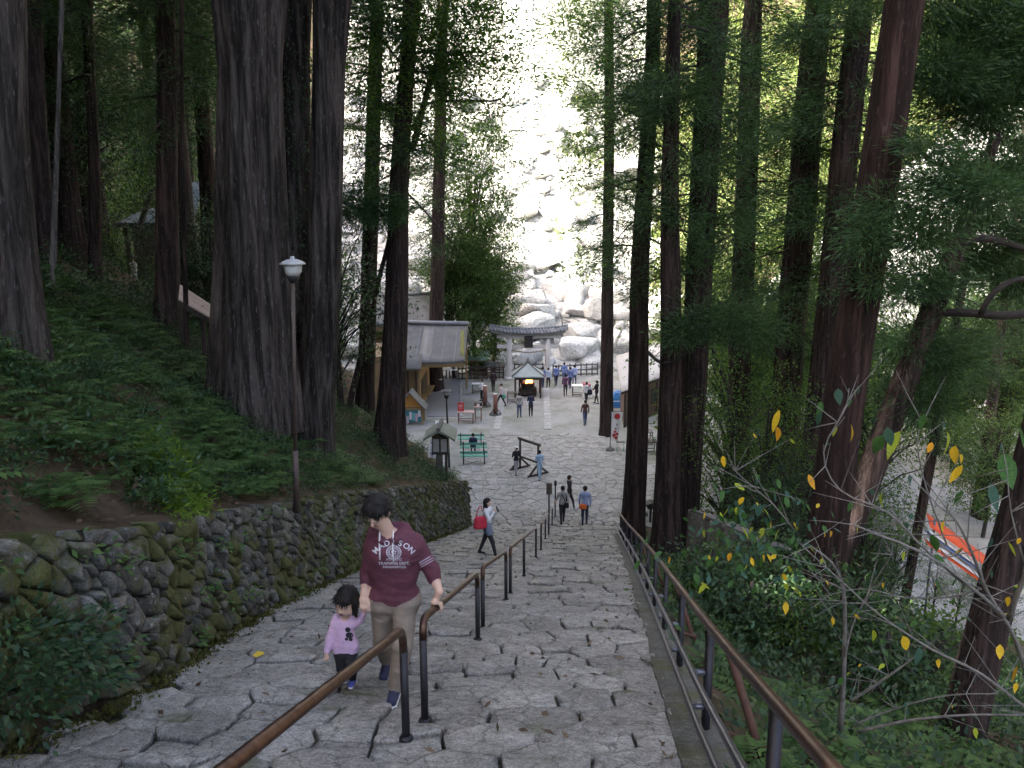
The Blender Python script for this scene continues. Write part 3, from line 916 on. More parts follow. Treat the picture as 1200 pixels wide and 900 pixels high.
def trunk_sprays(root, specs, seed, Y, tuft=0.26, per=90, ll=0.20, lw=0.026, mat=None, name='foliage_spray'):
    """tufts of needles sprouting from a trunk or hanging in front of it: (px, py, radius px, depth offset)"""
    rg = np.random.default_rng(seed)
    pos = []; dirs = []
    for (px, py, rp, dy) in specs:
        c = at(px, py, Y + dy); R = rp * pxscale(Y + dy, 5)
        k = max(5, int((R / tuft) ** 2 * 4.0))
        for j in range(k):
            o = rg.normal(size=3) * np.array((0.5, 0.4, 0.30)) * R
            cc = c + o
            m = int(per * rg.uniform(.6, 1.3))
            q = rg.normal(size=(m, 3)) * tuft * np.array((1, 1, .6))
            pos.append(cc + q); dirs.append(q + o / (R + .01) * 0.25 + rg.normal(size=(m, 3)) * 0.1 + np.array((0, 0, -0.05)))
    pos = np.concatenate(pos); dirs = np.concatenate(dirs); n = len(pos)
    V, F = leaf_arrays(pos, dirs, rnd_dirs(rg, n), ll * rg.uniform(.6, 1.3, n), lw * rg.uniform(.7, 1.3, n))
    return link(name, mesh_np(name, V - np.array(root.location), F, mat or lf_cedar), root)

def limb(root, pts_px, Y, w_px, name='branch', mat=None):
    """bare limb through pixels (px, py, depth offset)"""
    P = [at(px, py, Y + dy) for px, py, dy in pts_px]
    # smooth
    Q = []
    for i in range(len(P) - 1):
        p0 = P[max(0, i - 1)]; p1 = P[i]; p2 = P[i + 1]; p3 = P[min(len(P) - 1, i + 2)]
        for t in (0, .33, .67):
            Q.append(0.5 * ((2 * p1) + (-p0 + p2) * t + (2 * p0 - 5 * p1 + 4 * p2 - p3) * t * t + (-p0 + 3 * p1 - 3 * p2 + p3) * t ** 3))
    Q.append(P[-1])
    s = pxscale(Y, 5)
    rs = np.linspace(w_px[0] * s / 2, w_px[1] * s / 2, len(Q))
    w = W(); w.tube(Q, list(rs), 7); return w.build(name, mat or m_limb, root)

# ---- broadleaf crowns: limbs that fork, leaf clusters at their ends
def broad_crown(seed, H=9.0, R=3.0, z0=2.5, ncl=70, per=95, ll=0.13, lw=0.06, mat=None, cl=0.42, flat=0.7):
    rg = np.random.default_rng(seed)
    b = B(); pos = []; dirs = []
    top = np.array((rg.normal() * .3, rg.normal() * .3, H * 0.8))
    b.tube([(0, 0, 0), top * 0.3 + (0.1, 0, 0), top * 0.65, top], [0.13, 0.11, 0.07, 0.03], 8, cap=False)
    for k in range(ncl):
        u = rnd_dirs(rg, 1)[0]; rad = rg.random() ** 0.45
        c = np.array((0, 0, (z0 + H) / 2)) + u * rad * np.array((R, R, (H - z0) / 2 * 1.02))
        if rg.random() < 0.16: continue
        zz = min(max(0.12 * H, c[2] * 0.62), H * 0.75); st = top * (zz / (H * 0.8))
        midp = (st + c) / 2 + np.array((0, 0, 0.18 * R * rg.random()))
        if k % 2 == 0: b.tube([st, midp, c], [0.035, 0.024, 0.006], 5, cap=False)
        n = int(per * rg.uniform(.5, 1.5)); s = cl * rg.uniform(.7, 1.4)
        o = rg.normal(size=(n, 3)) * s * np.array((1, 1, flat * 0.7))
        pos.append(c + o); d = o * 0.8 + rg.normal(size=(n, 3)) * 0.25; d[:, 2] -= 0.18; dirs.append(d)
    pos = np.concatenate(pos); dirs = np.concatenate(dirs); n = len(pos)
    nr = rnd_dirs(rg, n) * 0.7 + np.array((0, 0, 1.0))
    V, F = leaf_arrays(pos, dirs, nr, ll * rg.uniform(.6, 1.3, n), lw * rg.uniform(.7, 1.3, n))
    return mesh_np('crown', V, F, mat or lf_broad), b.mesh('trunk', m_limb)
BROAD = [broad_crown(41), broad_crown(42, 8.0, 2.6, 1.5, 80, 90), broad_crown(43, 10, 3.2, 3.0, 80)]
BROAD_D = [broad_crown(51, 7.5, 2.8, 0.8, 90, 80, 0.15, 0.055, lf_dark), broad_crown(52, 6.0, 2.2, 0.4, 70, 85, 0.14, 0.05, lf_dark)]
BROAD_L = [broad_crown(61, 9.0, 2.6, 1.0, 120, 120, 0.16, 0.07, lf_light), broad_crown(62, 12, 2.6, 1.0, 150, 130, 0.18, 0.08, lf_light)]
SHRUB = [broad_crown(71, 1.5, 0.9, 0.15, 40, 60, 0.10, 0.045, lf_dark, 0.2), broad_crown(72, 1.3, 1.0, 0.1, 40, 60, 0.09, 0.045, lf_broad, 0.2), broad_crown(73, 1.8, 0.8, 0.2, 40, 60, 0.12, 0.05, lf_dark, 0.22)]

FEATHER = [broad_crown(91, 17.0, 3.0, 1.0, 300, 120, 0.24, 0.08, lf_light, 0.5), broad_crown(92, 13.0, 2.6, 0.8, 240, 110, 0.22, 0.08, lf_light, 0.45)]
def plant(name, label, cat, proto, x, y, s=1.0, rz=0.0, group=None, dz=0.0, sz=None):
    z = ground_z(x, y) - 0.05 + dz
    root = thing(name, label, cat, (x, y, z), 0, group)
    k = (s, s, sz or s)
    link('trunk', proto[1], root, (0, 0, 0), (0, 0, rz), k); link('crown', proto[0], root, (0, 0, 0), (0, 0, rz), k)
    return root
def plant_px(name, label, cat, proto, px, py, Y, s, rz=0.0, group=None, sz=None):
    p = at(px, py, Y); return plant(name, label, cat, proto, p[0], p[1], s, rz, group, 0.0, sz)

# ---------------- the trunks one can tell apart, left to right
t1, _, _ = place_trunk('cedar_tree', 'greyish cedar cut by the left edge of the picture above the fern bank', (24, 415), (-4, 0), 10.0, 66, 56, CEDAR_HI[0], 1.0, 0.3, m_giant, 28, None, 26, 0.06, 0.5)
place_trunk('cedar_tree', 'dark cedar trunk just right of the greyish edge cedar', (58, 330), (38, 0), 21, 26, 22, CEDAR[0], 1.0, 1.0)
place_trunk('slender_tree', 'thin pale crooked sapling in the dark wood on the left', (62, 300), (72, 20), 17, 7, 4, None, 1, 0, m_pale, 12)
place_trunk('cedar_tree', 'narrow cedar trunk left of the grey shrine roof', (112, 330), (103, 0), 25, 17, 15, CEDAR[2], 1.0, 2.0)
place_trunk('cedar_tree', 'black straight cedar trunk beside the leaning planks', (197, 360), (195, 0), 24, 31, 24, CEDAR[2], 1.0, 4.0)
place_trunk('slender_tree', 'thin dark pole tree in front of the leaning planks', (218, 380), (213, 60), 20.5, 6, 4, None, 1, 0, m_cedar, 13)
place_trunk('giant_cedar', 'huge old cedar with fluted trunk beside the white lamp post', (296, 488), (293, 0), 17.0, 98, 80, CEDAR_HI[0], (1.25, 1.25, 1.2), 0.8, m_giant, 34, None, 56, 0.11, 0.30, 7)
gb, gax, _ = place_trunk('giant_cedar', 'middle old cedar trunk overgrown with vines between two giant trunks', (342, 490), (350, 0), 19.5, 42, 38, CEDAR_HI[1], 1.1, 2.2, m_giant, 34, None, 40, 0.10, 0.3, 6)
place_trunk('giant_cedar', 'big grey cedar leaning right, right hand one of the giant trunks', (366, 512), (393, 0), 18.8, 48, 46, CEDAR_HI[0], 1.1, 3.0, m_giant, 34, None, 44, 0.10, 0.42, 6)
place_trunk('cedar_tree', 'cedar trunk seen between the leaning giant and the tall bank cedar', (428, 470), (442, 0), 33, 24, 20, CEDAR[1], 1.0, 1.2)
place_trunk('slender_tree', 'slim dark stem leaning right behind the bank', (408, 480), (455, 285), 30, 9, 7, None, 1, 0, m_cedar, 9)
tb, tbax, _ = place_trunk('cedar_tree', 'tall dark cedar on the bank in front of the shrine office roofs', (455, 512), (482, 0), 27.0, 38, 22, CEDAR_HI[1], 0.9, 0.2, m_cedar, 28, None, 26, 0.05, 0.45)
place_trunk('cedar_tree', 'straight cedar trunk rising behind the shrine office roofs', (511, 380), (519, 0), 62, 16, 13, CEDAR_SP[1], 1.0, 0.2, m_cedar, 30)
t12, _, _ = place_trunk('cedar_tree', 'slim straight cedar standing alone at the right of the square', (711, 500), (713, 0), 48.5, 17, 13, CEDAR_SP[0], 1.0, 0.4, m_cedar, 30)
t13, _, _ = place_trunk('cedar_tree', 'reddish cedar at the foot of the side railing', (741, 635), (764, 0), 27.0, 30, 20, CEDAR_SP[1], 0.8, 1.4, m_cedar, 28, None, 24, 0.05, 0.25)
t14, _, _ = place_trunk('cedar_tree', 'thick dark cedar with flared foot outside the side railing', (779, 655), (791, 0), 23.5, 40, 24, CEDAR_SP[0], 0.8, 2.4, m_cedar, 28, None, 26, 0.05, 0.45)
place_trunk('cedar_tree', 'black cedar close behind the thick flared one', (803, 630), (834, 40), 26, 30, 36, CEDAR_HI[1], 0.8, 3.4)
place_trunk('cedar_tree', 'grey cedar trunk above the dark green bushes', (864, 540), (880, 60), 32, 27, 25, CEDAR[2], 0.8, 4.4)
place_trunk('cedar_tree', 'brown trunk, left one of a close pair behind the bushes', (918, 500), (954, 60), 30, 33, 32, CEDAR[0], 0.9, 5.4)
place_trunk('cedar_tree', 'slightly leaning brown trunk beside the big red cedar', (958, 500), (1003, 60), 28, 30, 30, CEDAR_HI[0], 0.9, 0.9)
t19, _, _ = place_trunk('red_cedar', 'big red brown cedar leaning right behind the yellow leaved shrub', (968, 640), (1058, 0), 12.5, 46, 46, CEDAR_HI[0], 0.95, 2.7, mat_bark('red_bark', (0.014, 0.008, 0.007), (0.050, 0.029, 0.025), (0.17, 0.14, 0.13), 0.25), 28, None, 26, 0.05, 0.3)
t20, _, _ = place_trunk('dark_tree', 'dark leaning tree with a long bare limb at the right edge', (1040, 500), (1128, 270), 18, 30, 22, None, 1, 0, m_cedar, 12)
place_trunk('slender_tree', 'thin brown trunk in front of the pale green tree on the right', (1098, 500), (1120, 380), 26, 11, 10, CEDAR_SP[0], 0.8, 0.3, m_cedar, 20)
place_trunk('dark_tree', 'near black trunk leaning in from the right edge', (1160, 720), (1215, 500), 8.0, 42, 36, None, 1, 0, m_cedar, 14)

# limbs and sprays that show against the light
limb(tb, [(484, 175, 0), (500, 110, .2), (515, 60, .3), (526, -20, .3)], 27.0, (8, 4))
limb(tb, [(484, 150, 0), (500, 122, -.3), (540, 118, -.6), (585, 117, -1), (598, 100, -1.2)], 27.0, (4, 1.5))
limb(tb, [(480, 85, 0), (450, 50, -.3), (430, 18, -.5), (420, -20, -.5)], 27.0, (3, 2))
limb(tb, [(476, 225, 0), (500, 250, -.4), (530, 285, -.6)], 27.0, (3, 1.2))
limb(t13, [(752, 218, 0), (735, 222, -.3), (715, 215, -.5)], 27, (2.5, 1.2))
limb(t14, [(760, 413, 3), (775, 425, 0), (795, 422, -.6), (815, 400, -.8), (828, 392, -.8)], 23.5, (5, 2))
limb(t20, [(1100, 366, 0), (1140, 367, -.6), (1175, 370, -1), (1215, 366, -1.2)], 18, (10, 9))
limb(t20, [(1150, 367, -.8), (1163, 345, -1), (1185, 330, -1.1), (1212, 325, -1.2)], 18, (7, 5))
limb(t20, [(1110, 310, 0), (1128, 285, -.2), (1160, 280, -.4), (1212, 295, -.6)], 18, (11, 7))
limb(t20, [(1118, 300, 0), (1135, 255, .1), (1165, 235, .2), (1210, 215, .2)], 18, (12, 6))
limb(t19, [(1062, 165, 0), (1095, 190, -.5), (1130, 205, -.9), (1160, 225, -1.2)], 12.5, (5, 2))

trunk_sprays(t14, [(792, 105, 16, -.5), (800, 130, 22, -.4), (795, 250, 12, -.5)], 3, 23.5)
trunk_sprays(t14, [(815, 380, 26, -1), (850, 372, 30, -1.4), (885, 385, 26, -1.6), (800, 392, 18, -1)], 4, 23.5, 0.3, 100)
trunk_sprays(t12, [(690, 60, 26, -1), (668, 95, 22, -1.5), (700, 130, 24, -1), (682, 165, 22, -1), (735, 70, 24, -1), (660, 30, 20, -1), (745, 160, 20, -1), (690, 10, 26, -1), (725, 20, 24, -.5), (678, 205, 18, -1), (730, 235, 18, -.5), (672, 318, 14, -1), (690, 312, 12, -1), (735, 300, 12, 0)], 15, 48.5, 0.5, 46, 0.3, 0.07, lf_light)  # paler leaf colour stands in for backlight on these sprays
trunk_sprays(t13, [(745, 118, 14, -.4), (758, 112, 16, -.3), (742, 345, 8, -.4)], 5, 27)
trunk_sprays(t19, [(1040, 245, 26, -.7), (1075, 275, 32, -1), (1015, 280, 22, -.8), (1120, 215, 34, -1), (1160, 230, 30, -1.4), (1090, 170, 22, -.8), (1030, 330, 20, -.6)], 6, 12.5, 0.16, 100, 0.13, 0.017)
trunk_sprays(t20, [(1080, 330, 40, 0), (1100, 420, 40, .5), (1060, 400, 34, 0), (1140, 300, 40, 1), (1170, 200, 50, .5), (1190, 260, 40, 0), (1150, 130, 60, 1), (1080, 470, 36, 0), (1150, 50, 60, 1), (1105, 90, 45, .5), (1195, 90, 55, 1), (1120, 15, 45, 1), (1190, 10, 50, 1), (1100, 250, 36, 0), (1195, 330, 30, 0)], 7, 18, 0.22, 90, 0.18, 0.024)
trunk_sprays(tb, [(425, 245, 30, -1.5), (455, 250, 22, -1.5), (400, 240, 20, -1.2)], 8, 27.0, 0.26, 90, 0.2, 0.026)
tn = trunk_sprays(tb, [(540, 40, 40, -1), (500, 30, 34, -.8), (570, 80, 34, -1.2), (530, 100, 34, -1), (585, 125, 26, -1.4), (520, 135, 26, -1), (600, 45, 22, -1.4), (545, 150, 18, -1), (575, 165, 16, -1.2), (610, 120, 15, -1.4), (560, 205, 18, -1), (590, 190, 14, -1), (500, 80, 26, -.6), (560, 20, 40, -1), (590, 62, 30, -1), (607, 85, 20, -1.4), (540, 75, 40, -1), (575, 132, 26, -1), (520, 60, 40, -.8), (470, 30, 34, -1), (455, 80, 30, -1), (430, 50, 36, -1), (440, 125, 30, -.6), (500, 150, 24, -1), (415, 150, 26, 0), (425, 195, 22, 0), (520, 180, 22, -1), (548, 235, 20, -1), (410, 90, 30, 0), (595, 15, 28, -1), (530, 10, 40, -1)], 9, 27.0, 0.36, 30, 0.13, 0.055, lf_broad, 'leafy_spray')

# thick vines on the middle giant trunk
rgv = np.random.default_rng(5)
pv = []; dv = []
for k in range(1500):
    h = rgv.uniform(0.5, 9.5); i = min(len(gax) - 2, int(np.searchsorted([p[2] - gax[0][2] for p in gax], h)) - 1)
    p = gax[i] + (gax[i + 1] - gax[i]) * rgv.random()
    a = rgv.uniform(math.pi, 2 * math.pi) if rgv.random() < 0.8 else rgv.uniform(0, 6.28)
    rr = 0.40 + abs(rgv.normal()) * 0.10
    pv.append(p + np.array((math.cos(a) * rr, math.sin(a) * rr, rgv.normal() * .2))); dv.append(np.array((math.cos(a), math.sin(a), -0.8)) + rgv.normal(size=3) * .4)
V, F = leaf_arrays(np.array(pv), np.array(dv), rnd_dirs(rgv, len(pv)), rgv.uniform(.07, .14, len(pv)), rgv.uniform(.04, .07, len(pv)))
link('vine_leaves', mesh_np('vine_leaves', V - np.array(gb.location), F, lf_dark), gb)

# ---------------- hillside cedars on the left, and the wood right of the stairs
def far_trunk(H, r, seed):
    w = B(); ax = [np.array((0, 0, h)) for h in (-.4, 0, .5, 1.2, 2.5, 6, 12, 18, 24, H)]
    trunk_mesh(w, ax, [r, r, r * .97, r * .93, r * .9, r * .8, r * .62, r * .45, r * .25, .03], 14, random.Random(seed))
    return w.mesh('trunk', m_cedar)
FT = [far_trunk(28, .42, 1), far_trunk(28, .34, 2), far_trunk(28, .5, 3)]
rg = random.Random(77)
def scatter(n, xr_, yr_, ok, label, group, crowns, s=(0.9, 1.2), mind=3.0):
    put = []
    tries = 0
    while len(put) < n and tries < n * 40:
        tries += 1
        x, y = rg.uniform(*xr_), rg.uniform(*yr_)
        if not ok(x, y) or hides_hut(x, y) or any((x - a) ** 2 + (y - b) ** 2 < mind ** 2 for a, b in put): continue
        put.append((x, y)); k = rg.uniform(*s)
        c = rg.choice(crowns); rz = rg.uniform(0, 6.28)
        root = thing('cedar_tree', label, 'tree', (x, y, ground_z(x, y) - 0.1), 0, group)
        link('trunk', rg.choice(FT), root, (0, 0, 0), (0, 0, rz), (k, k, k)); link('crown', c[0], root, (0, 0, 0), (0, 0, rz), (k, k, k))
def hides_hut(x, y):
    px = 600 + FPX * x / (y * CP + 1.0); return 2 < y < 42 and (128 < px < 192)
def in_view_gap(x, y):      # the trunks already placed own the nearer ground
    return y > 0 and abs(x) < 0.66 * y
scatter(54, (-48, -9), (-26, 62), lambda x, y: x < xl(y) - 7 and not (y < 30 and in_view_gap(x, y)) and not (-19 < x < -13 and 32 < y < 44), 'cedar out of view on the left hillside, added to shade the stairs', 'cedars of the left hillside', CEDAR + CEDAR_HI, (0.95, 1.25), 3.4)
scatter(40, (-30, -4.5), (-26, 14), lambda x, y: x < xl(y) - 2.5 and (y < 0 or x < -0.70 * y - 1.5), 'cedar out of view on the left hillside, added to shade the stairs', 'cedars of the left hillside', CEDAR_HI + CEDAR, (1.0, 1.2), 2.4)  # unseen trees beside and behind the camera, added to block direct sun
scatter(16, (-34, -13), (12, 40), lambda x, y: x < -0.38 * y and not (-19 < x < -13 and 30 < y < 44), 'cedar out of view on the left hillside, added to shade the stairs', 'cedars of the left hillside', CEDAR, (1.0, 1.25), 3.2)
scatter(9, (12, 34), (-14, 48), lambda x, y: x > xr(y) + 4 and not (in_view_gap(x, y) and y < 34), 'cedar in the wood on the right below the stairs', 'cedars of the right hand wood', CEDAR, (0.9, 1.15), 3.6)

# understory
rgu = random.Random(31)
def understory(n, px, py, Y, protos, s, name, label, group, cat='tree'):
    for k in range(n):
        yy = rgu.uniform(*Y); p = at(rgu.uniform(*px), 300, yy)
        if xl(yy) - 1.2 < p[0] < xr(yy) + 0.8 or hides_hut(p[0], yy): continue
        sc = rgu.uniform(*s)
        plant(name, label, cat, rgu.choice(protos), p[0], p[1], sc, rgu.uniform(0, 6.28), group)
understory(34, (-40, 430), None, (24, 50), BROAD_D, (0.7, 1.25), 'evergreen_tree', 'small dark evergreen in the shade under the hillside cedars', 'dark undergrowth trees on the left hillside')
understory(14, (60, 440), None, (38, 62), BROAD, (0.9, 1.4), 'broadleaf_tree', 'leafy green tree deep in the left hand wood', 'leafy trees in the left hand wood')
understory(10, (850, 1040), None, (32, 46), BROAD, (1.2, 1.7), 'broadleaf_tree', 'mid green leafy tree standing among the right hand cedars', 'leafy trees among the right hand cedars')
understory(14, (910, 1060), None, (21, 36), BROAD_D, (0.5, 0.8), 'evergreen_tree', 'small dark evergreen below the right hand cedars', 'dark undergrowth trees on the right')
understory(16, (860, 1230), None, (44, 66), BROAD_L, (0.9, 1.4), 'broadleaf_tree', 'light green leafy tree beyond the right hand cedars', 'light green trees beyond the right hand cedars')
plant_px('evergreen_tree', 'bushy green tree between the thick cedar and the grey trunk', 'tree', BROAD[1], 848, 560, 27, 0.95, 1.0)
plant_px('evergreen_tree', 'leafy green tree in front of the grey cedar trunk', 'tree', BROAD[0], 890, 560, 25, 0.85, 2.0)
understory(9, (1040, 1220), None, (21, 33), BROAD_D + BROAD[:1], (0.3, 0.55), 'evergreen_tree', 'low bushy evergreen on the pale ground near the orange awning', 'bushes near the orange awning')
plant_px('broadleaf_tree', 'pale green leafy tree lit by the sun near the right edge', 'tree', BROAD_L[0], 1160, 560, 40, 0.85, 0.5)
# low woods on both flanks of the gorge: a far wood that reads as one mass
def far_wood(name, label, mat, n, region, ok, seed, lsz, R=(1.6, 3.2), per=110, hh=(1.0, 5.0)):
    rg = np.random.default_rng(seed); pos = []; dirs = []
    k = 0; t = 0
    while k < n and t < n * 40:
        t += 1
        x, y = rg.uniform(*region[0]), rg.uniform(*region[1])
        if not ok(x, y): continue
        k += 1; r = rg.uniform(*R); c = np.array((x, y, ground_z(x, y) + rg.uniform(*hh)))
        for q in range(5):
            cc = c + rnd_dirs(rg, 1)[0] * r * np.array((.8, .8, .9)); m = per // 5
            o = rg.normal(size=(m, 3)) * r * .34; pos.append(cc + o); dirs.append(o + rg.normal(size=(m, 3)) * r * .3 + np.array((0, 0, -.2)))
    pos = np.concatenate(pos); dirs = np.concatenate(dirs); m = len(pos)
    V, F = leaf_arrays(pos, dirs, rnd_dirs(rg, m) + np.array((0, 0, .8)), lsz * rg.uniform(.6, 1.3, m), lsz * .5 * rg.uniform(.7, 1.3, m))
    return tag(link(name, mesh_np(name, V, F, mat)), label, 'wood', None, 'stuff')
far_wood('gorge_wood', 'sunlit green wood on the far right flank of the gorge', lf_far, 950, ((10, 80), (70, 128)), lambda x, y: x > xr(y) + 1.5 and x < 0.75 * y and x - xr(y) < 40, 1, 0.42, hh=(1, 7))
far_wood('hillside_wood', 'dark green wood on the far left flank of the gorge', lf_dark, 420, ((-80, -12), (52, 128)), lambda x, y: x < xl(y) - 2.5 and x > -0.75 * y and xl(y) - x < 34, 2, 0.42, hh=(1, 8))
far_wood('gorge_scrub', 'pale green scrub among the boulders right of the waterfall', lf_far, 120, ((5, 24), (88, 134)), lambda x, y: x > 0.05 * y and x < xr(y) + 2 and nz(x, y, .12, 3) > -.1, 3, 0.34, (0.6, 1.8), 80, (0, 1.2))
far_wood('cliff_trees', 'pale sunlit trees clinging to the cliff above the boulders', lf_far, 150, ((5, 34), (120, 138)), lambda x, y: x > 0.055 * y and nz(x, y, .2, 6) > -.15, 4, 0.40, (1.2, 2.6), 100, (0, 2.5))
for k, (px, Y, s) in enumerate(((838, 12.5, 1.0), (868, 13.4, 1.1), (905, 11.6, .9), (880, 10.8, .8), (930, 10.5, .8), (1010, 9.5, .9), (1060, 8.6, .8), (1100, 11, 1.2))):
    plant_px('leafy_shrub', ('dark leafy shrub beside the thick cedar foot', 'leafy shrub hiding the top of the old shed', 'dark shrub in front of the board steps', 'low dark shrub just outside the railing', 'dark bush left of the pale upright twig', 'leafy bush right of the big red cedar foot', 'dark bush below the orange awning', 'tall dark bush by the black leaning trunk')[k], 'shrub', SHRUB[k % 3], px, 650, Y, s, k * 1.1)
# slender light trees left of the gate
for k, (px, Y, s, lab) in enumerate(((532, 67, 1.25, 'slim feathery tree beside the shrine office roof'), (556, 69, 1.35, 'tall feathery green tree just left of the gate'), (578, 72, 1.1, 'small feathery tree nearest the stone gate'))):
    plant_px('feathery_tree', lab, 'tree', (FEATHER[1], FEATHER[0], FEATHER[1])[k], px, 430, Y, s, k * 1.3)
plant_px('leafy_shrub', 'bright green shrub beside the small green roofed stall', 'shrub', SHRUB[1], 556, 425, 69, 2.2, 0.4)

# ---------------- ferns, herbs and moss
def fern_points(rg, n_fr=8, L=0.55):
    pos = []; d = []; ln = []; nr = []
    for k in range(n_fr):
        a = 2 * math.pi * (k + rg.random() * .6) / n_fr; l = L * rg.uniform(.7, 1.2)
        h = np.array((math.cos(a), math.sin(a), 0)); sd_ = np.array((-h[1], h[0], 0))
        for j in range(11):
            t = (j + 1) / 11.5
            p = h * l * t + np.array((0, 0, l * (0.75 * t - 0.72 * t * t)))
            for s in (-1, 1):
                pos.append(p); d.append(sd_ * s + h * 0.35 + np.array((0, 0, -0.15))); ln.append(0.30 * l * math.sin(math.pi * min(1, t * .9 + .1)) + .02); nr.append((0, 0, 1))
    return np.array(pos), np.array(d), np.array(ln), np.array(nr, float)
def cover(name, label, kind_, n, ok, region, mat, seed, L=(0.35, 0.75), cat='plants'):
    rg = np.random.default_rng(seed); P = []; D = []; LN = []; NR = []
    c = 0; tries = 0
    while c < n and tries < n * 30:
        tries += 1
        x, y = rg.uniform(*region[0]), rg.uniform(*region[1])
        if not ok(x, y): continue
        c += 1
        z = ground_z(x, y)
        if kind_ == 'fern':
            p, d, l, r = fern_points(rg, int(rg.integers(5, 9)), rg.uniform(*L))
        else:
            m = int(rg.integers(45, 95)); s = rg.uniform(*L)
            o = rg.normal(size=(m, 3)) * np.array((.55, .55, .35)) * s; o[:, 2] = np.abs(o[:, 2])
            p = o; d = o + rg.normal(size=(m, 3)) * .3 * s; l = (0.03 + s * .12) * rg.uniform(.6, 1.4, m); r = rnd_dirs(rg, m) * .6 + np.array((0, 0, 1))
        P.append(p + np.array((x, y, z - 0.02))); D.append(d); LN.append(l); NR.append(r)
    P, D, LN, NR = map(np.concatenate, (P, D, LN, NR))
    V, F = leaf_arrays(P, D, NR, LN, LN * (0.30 if kind_ == 'fern' else 0.48))
    return tag(link(name, mesh_np(name, V, F, mat)), label, cat, None, 'stuff')
def left_ok(umin, umax, thr, seed):
    def f(x, y):
        u = xl(y) - x
        return umin < u < umax and nz(x, y, 0.5, seed) > thr
    return f
cover('bank_ferns', 'green ferns covering the bank above the stone wall', 'fern', 1300, left_ok(0.45, 9, -0.28, 2), ((-14, -2), (3, 21)), lf_fern, 1, (0.25, 0.5))
cover('bank_herbs', 'low leafy herbs on the bank above the stone wall', 'herb', 2600, left_ok(0.3, 9, -0.4, 7), ((-14, -2), (3, 32)), lf_dark, 2, (0.14, 0.36))
cover('hillside_undergrowth', 'dark low undergrowth on the left hillside', 'herb', 1500, left_ok(6, 26, -0.25, 5), ((-34, -5), (10, 50)), lf_dark, 3, (0.35, 0.9))
cover('slope_undergrowth', 'dark low leaves on the slope right of the railing', 'herb', 1700, lambda x, y: x > xr(y) + 0.35 and x < xr(y) + 11, ((1, 18), (2.0, 32)), lf_dark, 4, (0.22, 0.5))
cover('slope_ferns', 'ferns on the slope right of the railing', 'fern', 420, lambda x, y: x > xr(y) + 0.3 and nz(x, y, .6, 3) > -0.05, ((1, 12), (2.0, 22)), lf_fern, 5, (0.3, 0.6))
# fallen leaves and twigs on the bank and the slope
rgl = np.random.default_rng(44); P = []
while len(P) < 9000:
    y = rgl.uniform(3, 30)
    x = xl(y) - rgl.uniform(.2, 8) if rgl.random() < .7 else xr(y) + rgl.uniform(.2, 6)
    if len(P) < 420: y = rgl.uniform(3, 33); t_ = rgl.random(); x = xl(y) + (t_ ** 2.2 if rgl.random() < .6 else 1 - .3 * t_ ** 2) * (xr(y) - xl(y) - .2); P.append((x, y, zs(y) + .035)); continue
    P.append((x, y, ground_z(x, y) + .01))
d = rgl.normal(size=(len(P), 3)) * np.array((1, 1, .25)); n = len(P)
V, F = leaf_arrays(np.array(P), d, rnd_dirs(rgl, n) * .5 + np.array((0, 0, 1)), rgl.uniform(.04, .12, n), rgl.uniform(.015, .05, n))
tag(link('leaf_litter', mesh_np('leaf_litter', V, F, mat_leaf('dry_leaves', (0.05, 0.03, 0.018), (0.10, 0.065, 0.04), (0.17, 0.12, 0.08), .1, .9))), 'dry brown leaves scattered over the bank', 'leaves', None, 'stuff')
# leafy tufts in the joints at the foot of the wall and the bush before it
rgw = np.random.default_rng(12)
P = []; D = []; LN = []
def tuft_at(c, m, s, lf):
    o = rgw.normal(size=(m, 3)) * s * np.array((1, 1, .8)); P.append(c + o); D.append(o + rgw.normal(size=(m, 3)) * s * .7 + np.array((0.12, 0, -0.04))); LN.append(lf * rgw.uniform(.6, 1.3, m))
for k in range(95):
    y = rgw.uniform(4.0, 30); h = rgw.uniform(0.05, 1.5)
    tuft_at(np.array((xl(y) + 0.10 - 0.08 * h, y, zs(y) + h)), 14, 0.06, 0.07)
P, D, LN = map(np.concatenate, (P, D, LN))
V, F = leaf_arrays(P, D, rnd_dirs(rgw, len(P)) * .6 + np.array((.5, -.4, .8)), LN, LN * .42)
tag(link('wall_plants', mesh_np('wall_plants', V, F, lf_fern)), 'small leafy plants growing out of the stone wall', 'plants', None, 'stuff')
P = []; D = []; LN = []
for px, py, Y, s, m in ((60, 775, 4.75, .17, 200), (20, 810, 4.55, .17, 170), (100, 750, 5.05, .11, 80), (35, 750, 4.6, .13, 90), (125, 790, 5.1, .08, 40)):
    tuft_at(at(px, py, Y), int(m * 2.2), s, 0.065)
P, D, LN = map(np.concatenate, (P, D, LN))
V, F = leaf_arrays(P, D, rnd_dirs(rgw, len(P)) * .6 + np.array((.5, -.4, .8)), LN, LN * .42)
bshr = link('leafy_bush', mesh_np('leafy_bush', V, F, lf_dark)); tag(bshr, 'dark leafy bush at the foot of the wall in the lower left corner', 'bush')
